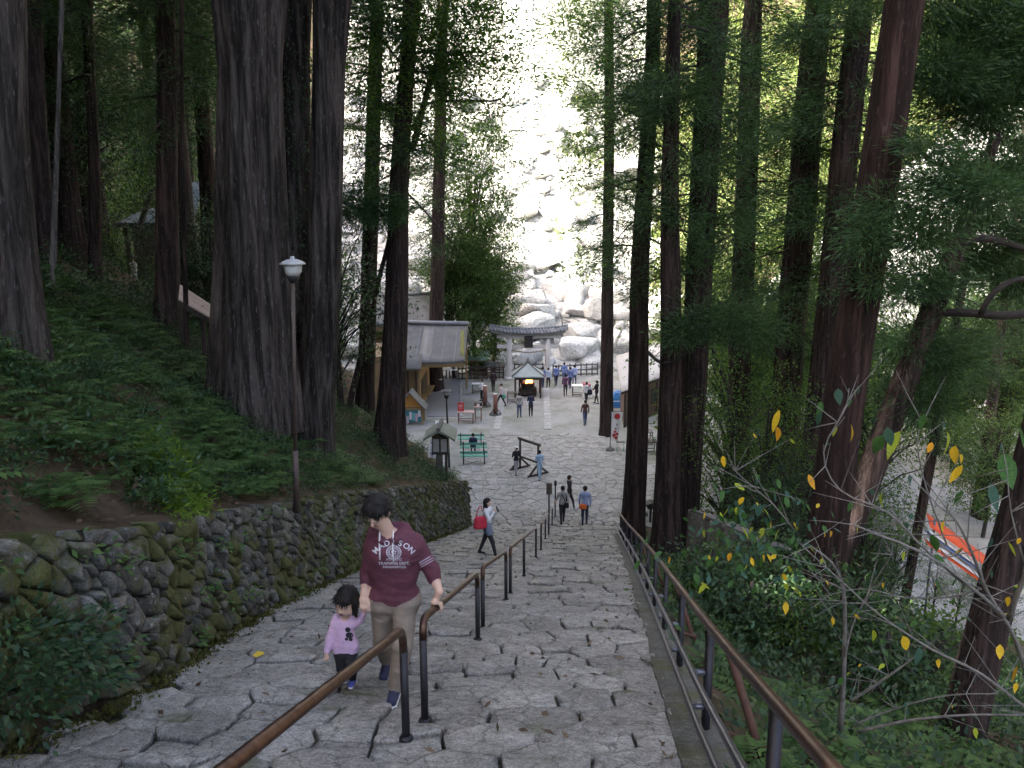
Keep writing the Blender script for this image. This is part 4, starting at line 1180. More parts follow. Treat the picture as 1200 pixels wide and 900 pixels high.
# bright moss and grass spilling down the bank
rgm = np.random.default_rng(14)
P = []; D = []
for k in range(5200):
    t = rgm.random(); px = 172 + 45 * t + rgm.normal() * 9; py = 508 + 88 * t + rgm.normal() * 7
    P.append((px, py))
PP = []
for px, py in P[::13]: PP.append(G(px, py, 5))
PP = np.array(PP); n = 5200
base = PP[rgm.integers(0, len(PP), n)] + rgm.normal(size=(n, 3)) * np.array((.10, .10, .02))
d = rgm.normal(size=(n, 3)) * .4 + np.array((.5, -.4, .1))
V, F = leaf_arrays(base, d, rnd_dirs(rgm, n), rgm.uniform(.06, .16, n), rgm.uniform(.012, .025, n))
tag(link('moss_patch', mesh_np('moss_patch', V, F, lf_moss)), 'bright green mossy grass trailing down the bank', 'moss', None, 'stuff')
# moss along the foot of the wall
n = 9000
ys = rgm.uniform(3.8, 31, n) ** 1.0
b0 = np.array([(xl(y) + abs(rgm.normal()) * 0.10 + 0.02, y, zs(y) + 0.0) for y in ys]); b0[:, 2] += rgm.uniform(-.02, .05, n)
V, F = leaf_arrays(b0, rgm.normal(size=(n, 3)) * .5 + np.array((.3, 0, .6)), rnd_dirs(rgm, n), rgm.uniform(.03, .07, n), rgm.uniform(.012, .03, n))
tag(link('foot_moss', mesh_np('foot_moss', V, F, mat_leaf('olive_moss', (0.05, 0.05, 0.012), (0.085, 0.085, 0.018), (0.12, 0.11, 0.025), .2, .9))), 'yellow green moss along the foot of the stone wall', 'moss', None, 'stuff')
# ================================================================== boulders below the waterfall
m_boulder = mat_stone('boulder_rock', (0.34, 0.33, 0.315), (0.47, 0.46, 0.445), (0.56, 0.55, 0.54), (0.12, 0.14, 0.06), 0.10, 0.2, 0.25, 0.16)
import bmesh
def boulder_mesh(seed, n=22):
    rg = random.Random(seed); bm = bmesh.new()
    for k in range(n):
        v = Vector((rg.gauss(0, 1), rg.gauss(0, 1), rg.gauss(0, 1))).normalized()
        v = Vector((max(-.78, min(.78, v.x)), max(-.78, min(.78, v.y)), max(-.62, min(.66, v.z))))
        bm.verts.new(v)
    r = bmesh.ops.convex_hull(bm, input=bm.verts)
    bmesh.ops.delete(bm, geom=[g for g in r['geom_interior'] if isinstance(g, bmesh.types.BMVert)], context='VERTS')
    bmesh.ops.bevel(bm, geom=bm.edges[:], offset=0.07, segments=1, affect='EDGES')
    me = bpy.data.meshes.new('boulder'); bm.to_mesh(me); bm.free(); me.materials.append(m_boulder)
    for p in me.polygons: p.use_smooth = False
    return me
BM = [boulder_mesh(k, 14 + k % 4 * 2) for k in range(14)]
bs = thing('boulder_slope', None, None, (0, 78, 0)); tag(bs, kind='structure')
rgb = random.Random(4)
def put_boulder(x, y, z, sx, sy, sz):
    o = link('boulder', rgb.choice(BM), bs, (x, y - 78, z), (rgb.uniform(-.35, .35), rgb.uniform(-.35, .35), rgb.uniform(0, 6.28)), (sx, sy, sz))
# the large ones one can point at: pixel, width px, depth
for px, py, w, Y in ((640, 365, 46, 88), (590, 372, 40, 86), (668, 366, 60, 90), (620, 388, 70, 82), (600, 350, 30, 92), (625, 340, 34, 95), (705, 372, 36, 90), (684, 392, 24, 84), (570, 400, 40, 80), (660, 420, 44, 78), (690, 430, 46, 77), (560, 375, 34, 84), (612, 293, 44, 104), (608, 276, 30, 110), (640, 305, 26, 100), (655, 340, 26, 97), (490, 322, 40, 95), (500, 290, 34, 100), (485, 260, 40, 106), (760, 400, 50, 84), (735, 360, 40, 90), (720, 400, 44, 80), (580, 330, 34, 96), (675, 400, 26, 82), (540, 340, 40, 92), (620, 420, 46, 77), (585, 425, 40, 76.5), (715, 250, 40, 112)):
    c = at(px, py, Y); s = w * pxscale(Y, 5) * 0.62
    put_boulder(c[0], c[1], max(c[2], zgorge(Y) - 0.1 * s), s * rgb.uniform(.9, 1.15), s * rgb.uniform(.7, 1.0), s * rgb.uniform(.55, .8))
k = 0
while k < 265:
    y = 74 + 52 * rgb.random() ** 0.8; x = rgb.uniform(-0.27 * y, 0.22 * y)
    if x < xl(y) - 1 or x > xr(y) + 2: continue
    s = rgb.choice((0.9, 1.1, 1.4, 1.8, 2.3, 2.8)) * rgb.uniform(.8, 1.2)
    put_boulder(x, y, zgorge(y) + 0.2 * s, s * rgb.uniform(.9, 1.3), s * rgb.uniform(.8, 1.1), s * rgb.uniform(.6, .85)); k += 1
# smaller rocks packed between them
BMI = [np.array([v.co for v in m.vertices]) for m in BM]; BFI = [[tuple(p.vertices) for p in m.polygons] for m in BM]
parts = []
for k in range(900):
    y = 72.5 + 54 * rgb.random() ** 0.9; x = rgb.uniform(-0.27 * y, 0.22 * y)
    if x < xl(y) - 1 or x > xr(y) + 2: continue
    q = rgb.randrange(len(BM)); s = rgb.uniform(.3, .9); R_ = np.array(Matrix.Rotation(rgb.uniform(0, 6.28), 3, 'Z') @ Matrix.Rotation(rgb.uniform(-.5, .5), 3, 'X'))
    parts.append(((BMI[q] * s) @ R_.T + np.array((x, y - 78, zgorge(y) + .15 * s)), BFI[q]))
V, F = join(parts); tag(link('small_rocks', mesh_np('small_rocks', V, F, m_boulder), bs), kind='stuff')
# the waterfall down the cliff behind
m_water, nt, p, n, l = nt_new('falling_water')
t = tex(nt, 1.2, 5, .6, (1, 1, .08)); r = ramp(nt, [(.35, (.62, .66, .70)), (.65, (.88, .89, .90))]); l.new(t.outputs[0], r.inputs[0]); l.new(r.outputs[0], p.inputs['Base Color']); p.inputs['Roughness'].default_value = .5
l.new(bump(nt, t.outputs[0], .6, .2), p.inputs['Normal'])
wf = B(); rows = []
for z in np.linspace(26, 119, 40):
    y = float(np.interp(z, (24, 34, 85, 120), (120, 126, 136, 150)))
    half = 3.4 + 0.5 * math.sin(z * .2)
    rows.append([np.array((1.2 + half * t + 0.25 * math.sin(z * .6 + t * 5), y + 0.5 - 1.3 * (1 - abs(t) ** 3) + 0.1 * math.sin(t * 20 + z), z)) for t in np.linspace(-1, 1, 17)])
vs = [p for r in rows for p in r]
wf._add(vs, [(i * 17 + j, i * 17 + j + 1, (i + 1) * 17 + j + 1, (i + 1) * 17 + j) for i in range(39) for j in range(16)], 0, True)
o = wf.build('waterfall', m_water); tag(o, kind='structure')
# ================================================================== the square: gate, pavilion, office, stalls
m_granite = mat_plain('gate_stone', (0.52, 0.51, 0.50), (0.43, 0.42, 0.41), 5, 0.8, 0.2)
m_tile = mat_plain('roof_tile', (0.22, 0.22, 0.235), (0.15, 0.15, 0.165), 3, 0.6, 0.2)
m_sheet = mat_plain('grey_roof', (0.125, 0.122, 0.118), (0.08, 0.078, 0.075), 1.4, 0.75, 0.2)
m_wood = mat_plain('tan_wood', (0.30, 0.20, 0.10), (0.20, 0.13, 0.065), 6, 0.75, 0.2, stretch=(1, 1, .2))
m_dwood = mat_plain('dark_wood', (0.055, 0.04, 0.032), (0.03, 0.022, 0.018), 6, 0.8, 0.2)
m_gwood = mat_plain('grey_wood', (0.13, 0.122, 0.115), (0.06, 0.056, 0.053), 5, 0.9, 0.3, stretch=(1, 1, .15))
m_white = mat_plain('white_paint', (0.75, 0.75, 0.74), (0.66, 0.66, 0.66), 4, 0.6, 0.05)
m_black = mat_plain('black_matt', (0.02, 0.02, 0.022), (0.014, 0.014, 0.015), 8, 0.7, 0.1)
m_green = mat_plain('green_paint', (0.07, 0.30, 0.22), (0.06, 0.24, 0.18), 8, 0.5, 0.1)
m_red = mat_plain('red_paint', (0.50, 0.04, 0.04), (0.40, 0.03, 0.03), 8, 0.6, 0.05)
m_moss = mat_plain('roof_moss', (0.19, 0.18, 0.05), (0.11, 0.115, 0.035), 9, 0.95, 0.4)

def vx(a, b): return a + np.array(b, float)

# ---- stone gate
def torii():
    Y = 66.5; s = pxscale(Y, 13)
    pl = at(597, 440, Y); pr = at(641.5, 440, Y)
    root = thing('stone_gate', 'pale stone shrine gate with tiled top beam below the boulders', 'gate', ((pl[0] + pr[0]) / 2, Y, 0))
    ztop = at(600, 396, Y)[2]; znuki = at(600, 406, Y)[2]
    for p in (pl, pr):
        w = W(); w.lathe([(.27, -.1), (.27, .05), (.245, .12), (.235, 1.5), (.22, ztop - .05)], (p[0], Y, 0), 18); pil = w.build('pillar', m_granite, root)
        w = W(); w.lathe([(.42, -.05), (.42, .14), (.36, .2), (.28, .21)], (p[0], Y, 0), 18); w.build('base_ring', m_granite, root, pil)
    cx = (pl[0] + pr[0]) / 2
    w = W(); w.box((cx, Y, znuki), (73 * s, .2, .30), bev=.02); w.build('tie_beam', m_granite, root)
    w = W(); w.box((cx, Y, ztop + .12), (74 * s, .34, .26), bev=.03); w.build('under_lintel', m_granite, root)
    # curved top beam with a little tiled roof
    half = 45.5 * s
    def cz(t): return ztop + .26 + 0.30 * abs(t) ** 2.4
    w = W(); ts = np.linspace(-1, 1, 17)
    for a, b in zip(ts[:-1], ts[1:]):
        w.bar((cx + a * half * .95, Y, cz(a) + .1), (cx + b * half * .95, Y, cz(b) + .1), .24, .40)
    w.build('top_lintel', m_granite, root)
    rw = W()
    for sg in (-1, 1):
        P = []
        for t in np.linspace(-1, 1, 33):
            P.append([np.array((cx + t * half, Y + sg * d, cz(t) + h)) for d, h in ((0.0, .50), (.25, .40), (.55, .22))])
        if sg > 0: P = P[::-1]
        rw.sheet(P, .05, sm=False)
    roof = rw.build('tile_roof', m_tile, root)
    for k, t in enumerate(np.linspace(-.97, .97, 24)):       # rolls of tile
        for sg in (-1, 1):
            w = W(); x = cx + t * half
            w.tube([(x, Y + sg * .05, cz(t) + .52), (x, Y + sg * .3, cz(t) + .42), (x, Y + sg * .58, cz(t) + .25)], .06, 6); w.build('tile_roll', m_granite if False else m_tile, root, roof)
    w = W(); w.tube([(cx + t * half, Y, cz(t) + .54) for t in ts], .09, 8); w.build('ridge', m_tile, root, roof)
    w = W(); w.box((cx, Y - .24, (ztop + znuki) / 2 + .06), (.72, .08, .95), bev=.02); pq = w.build('plaque', m_dwood, root)
    w = W(); w.box((cx, Y - .285, (ztop + znuki) / 2 + .06), (.5, .02, .74)); w.build('plaque_face', m_black, root, pq)
    # straw rope with paper strips
    w = W(); w.tube([(pl[0] + (pr[0] - pl[0]) * t, Y - .16, znuki - .25 - .22 * math.sin(math.pi * t)) for t in np.linspace(0.05, .95, 12)], .045, 7); w.build('straw_rope', m_wood, root)
torii()

# ---- incense pavilion
def pavilion():
    g = G(618, 466, 40); Y = g[1] + 0.8; s = pxscale(Y, 13)
    cx = at(618.5, 440, Y)[0]; half = 18.6 * s; ze = at(618, 438, Y)[2]; za = at(618, 424.5, Y)[2]
    root = thing('incense_pavilion', 'small open pavilion with grey pyramid roof in front of the gate', 'pavilion', (cx, Y, 0))
    w = W(); ap = np.array((cx, Y, za))
    rings = []
    for k, u in enumerate((1.0, .75, .5, .25, .06)):
        z = ze + (za - ze) * (1 - u) ** 0.9 - (0.06 if 0 < k < 4 else 0); h = half * u
        rings.append([(cx - h, Y - h, z), (cx + h, Y - h, z), (cx + h, Y + h, z), (cx - h, Y + h, z)])
    for a, b in zip(rings[:-1], rings[1:]):
        for i in range(4): w._add([a[i], a[(i + 1) % 4], b[(i + 1) % 4], b[i]], [(0, 1, 2, 3)])
    w._add(rings[-1], [(0, 1, 2, 3)])
    w._add([(x, y, z - .10) for x, y, z in rings[0]], [(3, 2, 1, 0)])
    for i in range(4):
        a, b = rings[0][i], rings[0][(i + 1) % 4]; w._add([vx(np.array(a), (0, 0, -.1)), vx(np.array(b), (0, 0, -.1)), b, a], [(0, 1, 2, 3)])
    roof = w.build('roof', mat_plain('copper_roof', (0.27, 0.30, 0.29), (0.20, 0.23, 0.225), 2, .65, .1), root)
    for i in range(4):
        w = W(); w.tube([vx(np.array(r[i]), (0, 0, .03)) for r in rings], .05, 6); w.build('hip_ridge', m_sheet, root, roof)
    w = W(); w.lathe([(.12, 0), (.16, .06), (.06, .14), (.09, .22), (.02, .34)], (cx, Y, za - .03), 10); w.build('finial', m_sheet, root, roof)
    q = half * .78
    for sx in (-1, 1):
        for sy in (-1, 1):
            w = W(); w.box((cx + sx * q, Y + sy * q, ze / 2 - .03), (.13, .13, ze), bev=.01); w.build('post', m_dwood, root)
        w = W(); w.bar((cx + sx * q, Y - q, ze - .18), (cx + sx * q, Y + q, ze - .18), .1, .16); w.build('beam', m_dwood, root)
        w = W(); w.bar((cx - q, Y + sx * q, ze - .2), (cx + q, Y + sx * q, ze - .2), .1, .16); w.build('beam', m_dwood, root)
    # the burner with glowing incense
    r2 = thing('incense_burner', 'dark incense burner with orange fire under the pavilion roof', 'burner', (cx, Y, 0))
    w = W(); w.box((cx, Y, .35), (1.35, .9, .5), bev=.04); w.build('body', m_dwood, r2)
    for sx in (-1, 1):
        for sy in (-1, 1):
            w = W(); w.tube([(cx + sx * .55, Y + sy * .35, 0), (cx + sx * .6, Y + sy * .38, .2)], .06, 8); w.build('leg', m_dwood, r2)
    w = W(); w.lathe([(.35, .58), (.5, .75), (.52, .95), (.46, 1.0)], (cx, Y - .05, 0), 16); w.build('bowl', m_dwood, r2)
    w = W()
    rg = random.Random(3)
    for k in range(16):
        a = rg.uniform(0, 6.28); r = rg.uniform(0, .34); h = rg.uniform(.12, .42)
        p = np.array((cx + math.cos(a) * r, Y - .05 + math.sin(a) * r * .8, .98))
        w.tube([p, p + (rg.uniform(-.04, .04), 0, h * .5), p + (rg.uniform(-.06, .06), 0, h)], [.07, .055, .005], 6)
    w.build('fire', mat_emit('fire', (1.0, 0.16, 0.03), 5.0), r2)
    w = W()
    for k in range(5): w.tube([(cx - .4 + .2 * k, Y - .42, .60), (cx - .4 + .2 * k, Y - .42, .98)], .02, 6)
    w.build('grate', m_black, r2)
pavilion()

# ---- fences before the gorge
def fence(label, a, b, h, mat, step=.34, base=True):
    a, b = np.array((a[0], a[1], 0.0)), np.array((b[0], b[1], 0.0))
    root = thing('wooden_fence', label, 'fence', a)
    L = np.linalg.norm(b - a); n = max(2, int(L / step))
    for k in range(n + 1):
        p = a + (b - a) * k / n
        w = W(); w.box((p[0], p[1], h * .5), (.10, .10, h), bev=.01); w.build('picket', mat, root)
    for z in ((.12, .48, .86) if base else (.45, .86)):
        w = W(); w.bar(a + (0, -.07, h * z), b + (0, -.07, h * z), .05, .11); w.build('fence_rail', mat, root)
f1 = at(537, 447, 66.2); f2 = at(590, 447, 66.8)
fence('dark wooden fence left of the stone gate', f1, f2, 1.15, m_dwood)
fence('low pale fence behind the visitors in blue right of the gate', at(648, 447, 67.5), at(700, 447, 68.5), 1.1, m_gwood, .5)
fence('short pale fence between the two gate pillars', at(603, 447, 69.2), at(636, 447, 69.2), .95, m_gwood, .5)

# ---- green roofed stall and flat rack by the fence
def stall():
    Y = 69; a = at(548, 430, Y); b = at(572, 430, Y); zt = at(560, 419, Y)[2]; cx = (a[0] + b[0]) / 2; wd = b[0] - a[0]
    root = thing('small_stall', 'little brown stall with pale green roof beside the fence', 'stall', (cx, Y, 0))
    w = W(); w.box((cx, Y, (zt - .05) / 2), (wd * .86, 1.2, zt - .05), bev=.02); w.build('wall', m_wood, root)
    w = W(); w.sheet([[np.array((cx - wd * .56 + wd * 1.12 * i / 3, Y - 1.1 + 2.2 * j, zt + .45 * j)) for j in (0, .5, 1)][::-1] for i in range(4)], .1); w.build('roof', mat_plain('green_roof', (0.28, 0.46, 0.40), (0.22, 0.38, 0.33), 3, .6, .05), root)
    for k in (-1, 1):
        w = W(); w.box((cx + k * wd * .24, Y - .62, zt * .5), (wd * .3, .03, zt * .5)); w.build('panel', m_dwood, root)
    Y = 68; a = at(567, 440, Y); b = at(592, 440, Y); zt = at(580, 428, Y)[2]; cx = (a[0] + b[0]) / 2; wd = b[0] - a[0]
    root = thing('plaque_rack', 'low rack with flat grey roof behind the dark fence', 'rack', (cx, Y, 0))
    w = W(); P = [[np.array((cx - wd / 2 + wd * i / 4, Y + d, zt + h)) for d, h in ((.7, .0), (0, .32), (-.7, .0))] for i in range(5)]; w.sheet(P, .08); w.build('roof', m_sheet, root)
    for sx in (-.42, 0, .42):
        w = W(); w.box((cx + sx * wd, Y, zt / 2), (.12, .12, zt), bev=.01); w.build('post', m_dwood, root)
    for z in (.6, 1.0, 1.4):
        w = W(); w.bar((cx - wd * .42, Y - .08, z), (cx + wd * .42, Y - .08, z), .05, .06); w.build('rack_rail', m_dwood, root)
    rg = random.Random(9)
    for k in range(22):
        w = W(); x = cx - wd * .38 + wd * .76 * (k % 11) / 10; z = .52 + .4 * (k // 11); w.box((x, Y - .14, z), (.13, .02, .10)); w.build('wooden_plaque', m_wood, root)
stall()

# ---- shrine office: curved grey roofs on tan eaves
def curved_roof(w, x0, x1, y0, y1, ze, zr, tilt=0.0, n=9, m=7, up=0.18, th=0.16):
    P = []
    for i in range(n):
        fx = i / (n - 1); x = x0 + (x1 - x0) * fx; row = []
        for j in range(m):
            fy = j / (m - 1); y = y0 + (y1 - y0) * fy
            z = ze + (zr - ze) * (fy ** 1.35) + up * (abs(2 * fx - 1) ** 3) * (1 - fy) + tilt * fx
            row.append(np.array((x, y, z)))
        P.append(row[::-1])
    w.sheet(P, th)
def office():
    Y0, Y1 = 54.0, 59.0
    xa, xb = at(452, 425, Y0)[0], at(544, 425, Y0)[0]
    ze = at(520, 423, Y0)[2]; zr = at(520, 379, Y1)[2]
    root = thing('shrine_office', 'shrine office with large curved grey roof and tan wooden eaves', 'building', ((xa + xb) / 2, Y0 + 2, 0))
    w = W(); curved_roof(w, xa, xb, Y0, Y1, ze, zr, -.12)
    roof = w.build('roof', m_sheet, root)
    w = W(); curved_roof(w, xa, xb, Y1 + 4.5, Y1, ze, zr, -.12); w.build('rear_roof', m_sheet, root)
    w = W(); w.tube([(xa - .1, Y1, zr + .1), (xb + .05, Y1, zr - .02)], .17, 8); w.build('ridge', m_tile, root, roof)
    # seams and the patch of moss and lighter sheet on the roof
    for fx in (.18, .36, .53, .70, .86):
        w = W(); x = xa + (xb - xa) * fx
        w.tube([(x, Y0 + (Y1 - Y0) * f, ze + (zr - ze) * f ** 1.35 - .12 * fx + .18 * abs(2 * fx - 1) ** 3 * (1 - f) + .015) for f in np.linspace(0, 1, 8)], .022, 5); w.build('seam', m_tile, root, roof)
    def on(fx, f, up=.03): return np.array((xa + (xb - xa) * fx, Y0 + (Y1 - Y0) * f, ze + (zr - ze) * f ** 1.35 - .12 * fx + .18 * abs(2 * fx - 1) ** 3 * (1 - f) + up))
    w = W(); w.sheet([[on(.90 + d + .05 * (1 - f), f) for f in np.linspace(.18, .86, 6)][::-1] for d in (0, .025, .05)], .02); w.build('moss_streak', m_moss, root, roof)
    w = W(); w.sheet([[on(d, f) for f in np.linspace(.05, .93, 6)][::-1] for d in np.linspace(.40, .56, 3)], .02); w.build('pale_sheet', mat_plain('pale_sheet', (0.18, 0.168, 0.165), (0.14, 0.13, 0.128), 2, .6, .1), root, roof)
    # eave boards
    w = W(); w.box(((xa + xb) / 2, Y0 + .12, ze - .30), (xb - xa, .12, .30), bev=.01); w.build('eave_beam', m_wood, root)
    w = W(); w.box(((xa + xb) / 2, Y0 + .7, ze - .42), (xb - xa - .3, .2, .24), bev=.01); w.build('eave_beam', m_wood, root)
    for k in range(14):
        x = xa + .2 + (xb - xa - .4) * k / 13
        w = W(); w.bar((x, Y0 + .05, ze - .14), (x, Y0 + 3.2, ze + .55), .08, .1); w.build('rafter', m_wood, root)
    # body, set back at the left
    xw = at(492, 460, Y0 + .8)[0]
    w = W(); w.box(((xa - 2 + xw) / 2, Y0 + 4.2, ze * .5), (xw - xa + 2, 6.6, ze + .3), bev=.02); body = w.build('wall', m_wood, root)
    for k in range(4):
        x = xw - .25 - k * .55
        w = W(); w.box((x, Y0 + .86, ze * .47), (.07, .06, ze * .9)); w.build('wall_post', m_dwood, root, body)
    w = W(); w.box((xw + .02, Y0 + 3.6, 1.5), (.06, 3.6, 1.1)); w.build('counter_window', m_dwood, root, body)
    w = W(); w.box((xw + .3, Y0 + 3.6, .9), (.6, 3.6, .08), bev=.01); w.build('counter', m_wood, root)
    w = W(); w.box((xb - .35, Y1 + 3.6, ze * .5), (.16, .16, ze), bev=.01); w.build('post', m_wood, root)
    # upper rear building
    Y0, Y1 = 62.0, 66.5
    xa, xb = at(430, 385, Y0)[0], at(506, 385, Y0)[0]; ze = at(480, 381, Y0)[2]; zr = at(480, 346, Y1)[2]
    r2 = thing('rear_shrine_hall', 'taller hall with grey roof behind the shrine office', 'building', ((xa + xb) / 2, Y0 + 2, 0))
    w = W(); curved_roof(w, xa, xb, Y0, Y1, ze, zr, .1); roof = w.build('roof', m_sheet, r2)
    w = W(); curved_roof(w, xa, xb, Y1 + 4, Y1, ze, zr, .1); w.build('rear_roof', m_sheet, r2)
    w = W(); w.tube([(xa - .1, Y1, zr), (xb + .1, Y1, zr + .15)], .16, 8); w.build('ridge', m_tile, r2, roof)
    w = W(); w.box(((xa + xb) / 2, Y0 + .15, ze - .35), (xb - xa, .14, .34), bev=.01); w.build('eave_beam', m_wood, r2)
    for k in range(12):
        x = xa + .2 + (xb - xa - .4) * k / 11
        w = W(); w.bar((x, Y0 + .05, ze - .12), (x, Y0 + 2.6, ze + .5), .08, .1); w.build('rafter', m_wood, r2)
    w = W(); w.box(((xa + xb) / 2 - .4, Y0 + 4, (ze + .2) / 2), (xb - xa - 1.6, 6, ze + .2), bev=.02); w.build('wall', m_wood, r2)
    # small lean-to roof at the office corner
    Y = 53.2; a, b = at(462, 430, Y), at(493, 430, Y); z0 = at(480, 432, Y)[2]; z1 = at(480, 415, Y + 1.2)[2]
    r3 = thing('lean_to_porch', 'small grey lean-to roof over the office corner left of the slab', 'porch', ((a[0] + b[0]) / 2, Y + .6, 0))
    w = W(); w.sheet([[np.array((a[0] + (b[0] - a[0]) * i / 3, Y + 1.2 * j, z0 + (z1 - z0) * j)) for j in (1, .5, 0)] for i in range(4)], .08); w.build('roof', m_sheet, r3)
    for x in (a[0] + .12, b[0] - .12):
        w = W(); w.box((x, Y + .15, z0 / 2), (.12, .12, z0), bev=.01); w.build('post', m_wood, r3)
    w = W(); w.box(((a[0] + b[0]) / 2, Y + .12, z0 - .1), (b[0] - a[0], .08, .16)); w.build('beam', m_wood, r3)
office()

# ---- gabled notice kiosk
def kiosk():
    Y = 51.0; a, b = at(466, 490, Y), at(496, 490, Y); ze = at(480, 477, Y)[2]; za = at(480, 459, Y)[2]
    cx = (a[0] + b[0]) / 2; wd = b[0] - a[0]; dp = 1.5
    root = thing('notice_kiosk', 'gabled notice kiosk with orange gable and teal posters before the office', 'kiosk', (cx, Y, 0))
    for sx in (-1, 1):
        w = W(); P = [[np.array((cx + sx * wd * .62 * u, Y - .2 + dp * v, za - (za - ze + .12) * u ** .9)) for v in (0, .5, 1)] for u in (0, .5, 1)]
        if sx > 0: P = P[::-1]
        w.sheet([r[::-1] for r in P] if False else P, .09, sm=False); w.build('roof', m_sheet, root)
        w = W(); w.box((cx + sx * wd * .46, Y + .05, ze / 2), (.11, .11, ze), bev=.01); w.build('post', m_wood, root)
        w = W(); w.box((cx + sx * wd * .46, Y + 1.1, ze / 2), (.11, .11, ze), bev=.01); w.build('post', m_wood, root)
    w = W(); w._add([(cx - wd * .5, Y, ze), (cx + wd * .5, Y, ze), (cx, Y, za - .12), (cx - wd * .5, Y + .06, ze), (cx + wd * .5, Y + .06, ze), (cx, Y + .06, za - .12)], [(0, 1, 2), (5, 4, 3), (0, 3, 4, 1), (1, 4, 5, 2), (2, 5, 3, 0)]); w.build('gable', mat_plain('orange_board', (0.55, 0.25, 0.05), (0.46, 0.2, 0.04), 4, .7, .1), root)
    w = W(); w.box((cx, Y + .02, ze - .12), (wd * .98, .1, .16)); w.build('beam', m_wood, root)
    w = W(); w.box((cx, Y + .06, ze * .52), (wd * .86, .06, ze * .78)); bd = w.build('board', mat_plain('teal_board', (0.05, 0.22, 0.26), (0.04, 0.17, 0.2), 4, .6, .05), root)
    rg = random.Random(6)
    for k in range(7):
        w = W(); w.box((cx - wd * .34 + wd * .115 * k, Y + .02 - .002 * k, ze * .52 + rg.uniform(-.3, .3)), (.16, .015, rg.uniform(.3, .6))); w.build('poster', (m_white, mat_plain('poster_cyan', (0.25, 0.6, 0.62), (0.1, 0.35, 0.4), 12, .5, 0), mat_plain('poster_pink', (0.6, 0.35, 0.4), (0.5, 0.5, 0.55), 14, .5, 0))[k % 3], root, bd)
kiosk()

# ---- lamps
def lamp_a():
    base = G(347, 588, 6); Y = base[1]; zt = at(343, 306, Y)[2]
    root = thing('lamp_post', 'slim brown lamp post with white lantern head above the stone wall', 'lamp', base)
    x0, x1 = base[0], at(343.5, 320, Y)[0]
    def px_(z): return x0 + (x1 - x0) * (z - base[2]) / (zt - base[2])
    L = zt - base[2]
    m_brown = mat_plain('lamp_brown', (0.075, 0.05, 0.042), (0.05, 0.035, 0.03), 9, .5, .05)
    w = W(); w.tube([(x0, Y, base[2] - .2), (px_(base[2] + L * .22), Y, base[2] + L * .22)], .05, 12); w.build('base_sleeve', m_brown, root)
    w = W(); w.tube([(px_(base[2] + L * .2), Y, base[2] + L * .2), (px_(zt - .3), Y, zt - .28)], .030, 10); w.build('pole', m_brown, root)
    c = np.array((px_(zt), Y, zt))
    w = W(); w.lathe([(.05, -.32), (.09, -.26), (.10, -.22)], c, 14); hd = w.build('collar', m_black, root)
    m_op = mat_plain('opal_glass', (0.62, 0.63, 0.60), (0.58, 0.58, 0.56), 4, .25, 0)
    w = W(); w.lathe([(.085, -.22), (.125, -.16), (.145, -.06), (.15, -.04)], c, 18); w.build('glass_bowl', m_op, root)
    w = W(); w.lathe([(.19, -.05), (.195, -.035), (.15, -.005), (.08, .025), (.035, .03), (.03, .07), (.0, .075)], c, 18); w.build('cap', mat_plain('lamp_cap', (.48, .48, .47), (.40, .40, .39), 4, .5, .05), root)
lamp_a()
def lamp_b():
    base = G(526.5, 548, 30); Y = base[1]; zt = at(523, 457.5, Y)[2]; x1 = at(523, 460, Y)[0]
    root = thing('lamp_post', 'thin dark lamp post on the square behind the roofed lantern', 'lamp', base)
    w = W(); w.tube([base, (x1, Y, zt - .35)], [.06, .045], 8); w.build('pole', m_black, root)
    c = (x1, Y, zt)
    w = W(); w.lathe([(.07, -.45), (.12, -.34), (.14, -.26)], c, 12); w.build('collar', m_black, root)
    w = W(); w.lathe([(.13, -.26), (.2, -.12), (.21, -.05)], c, 12); w.build('glass_bowl', mat_plain('smoky_glass', (0.35, 0.35, 0.35), (0.3, 0.3, 0.3), 4, .2, 0), root)
    w = W(); w.lathe([(.33, -.06), (.30, -.02), (.1, .06), (.02, .1)], c, 12); w.build('cap', m_gwood, root)
lamp_b()

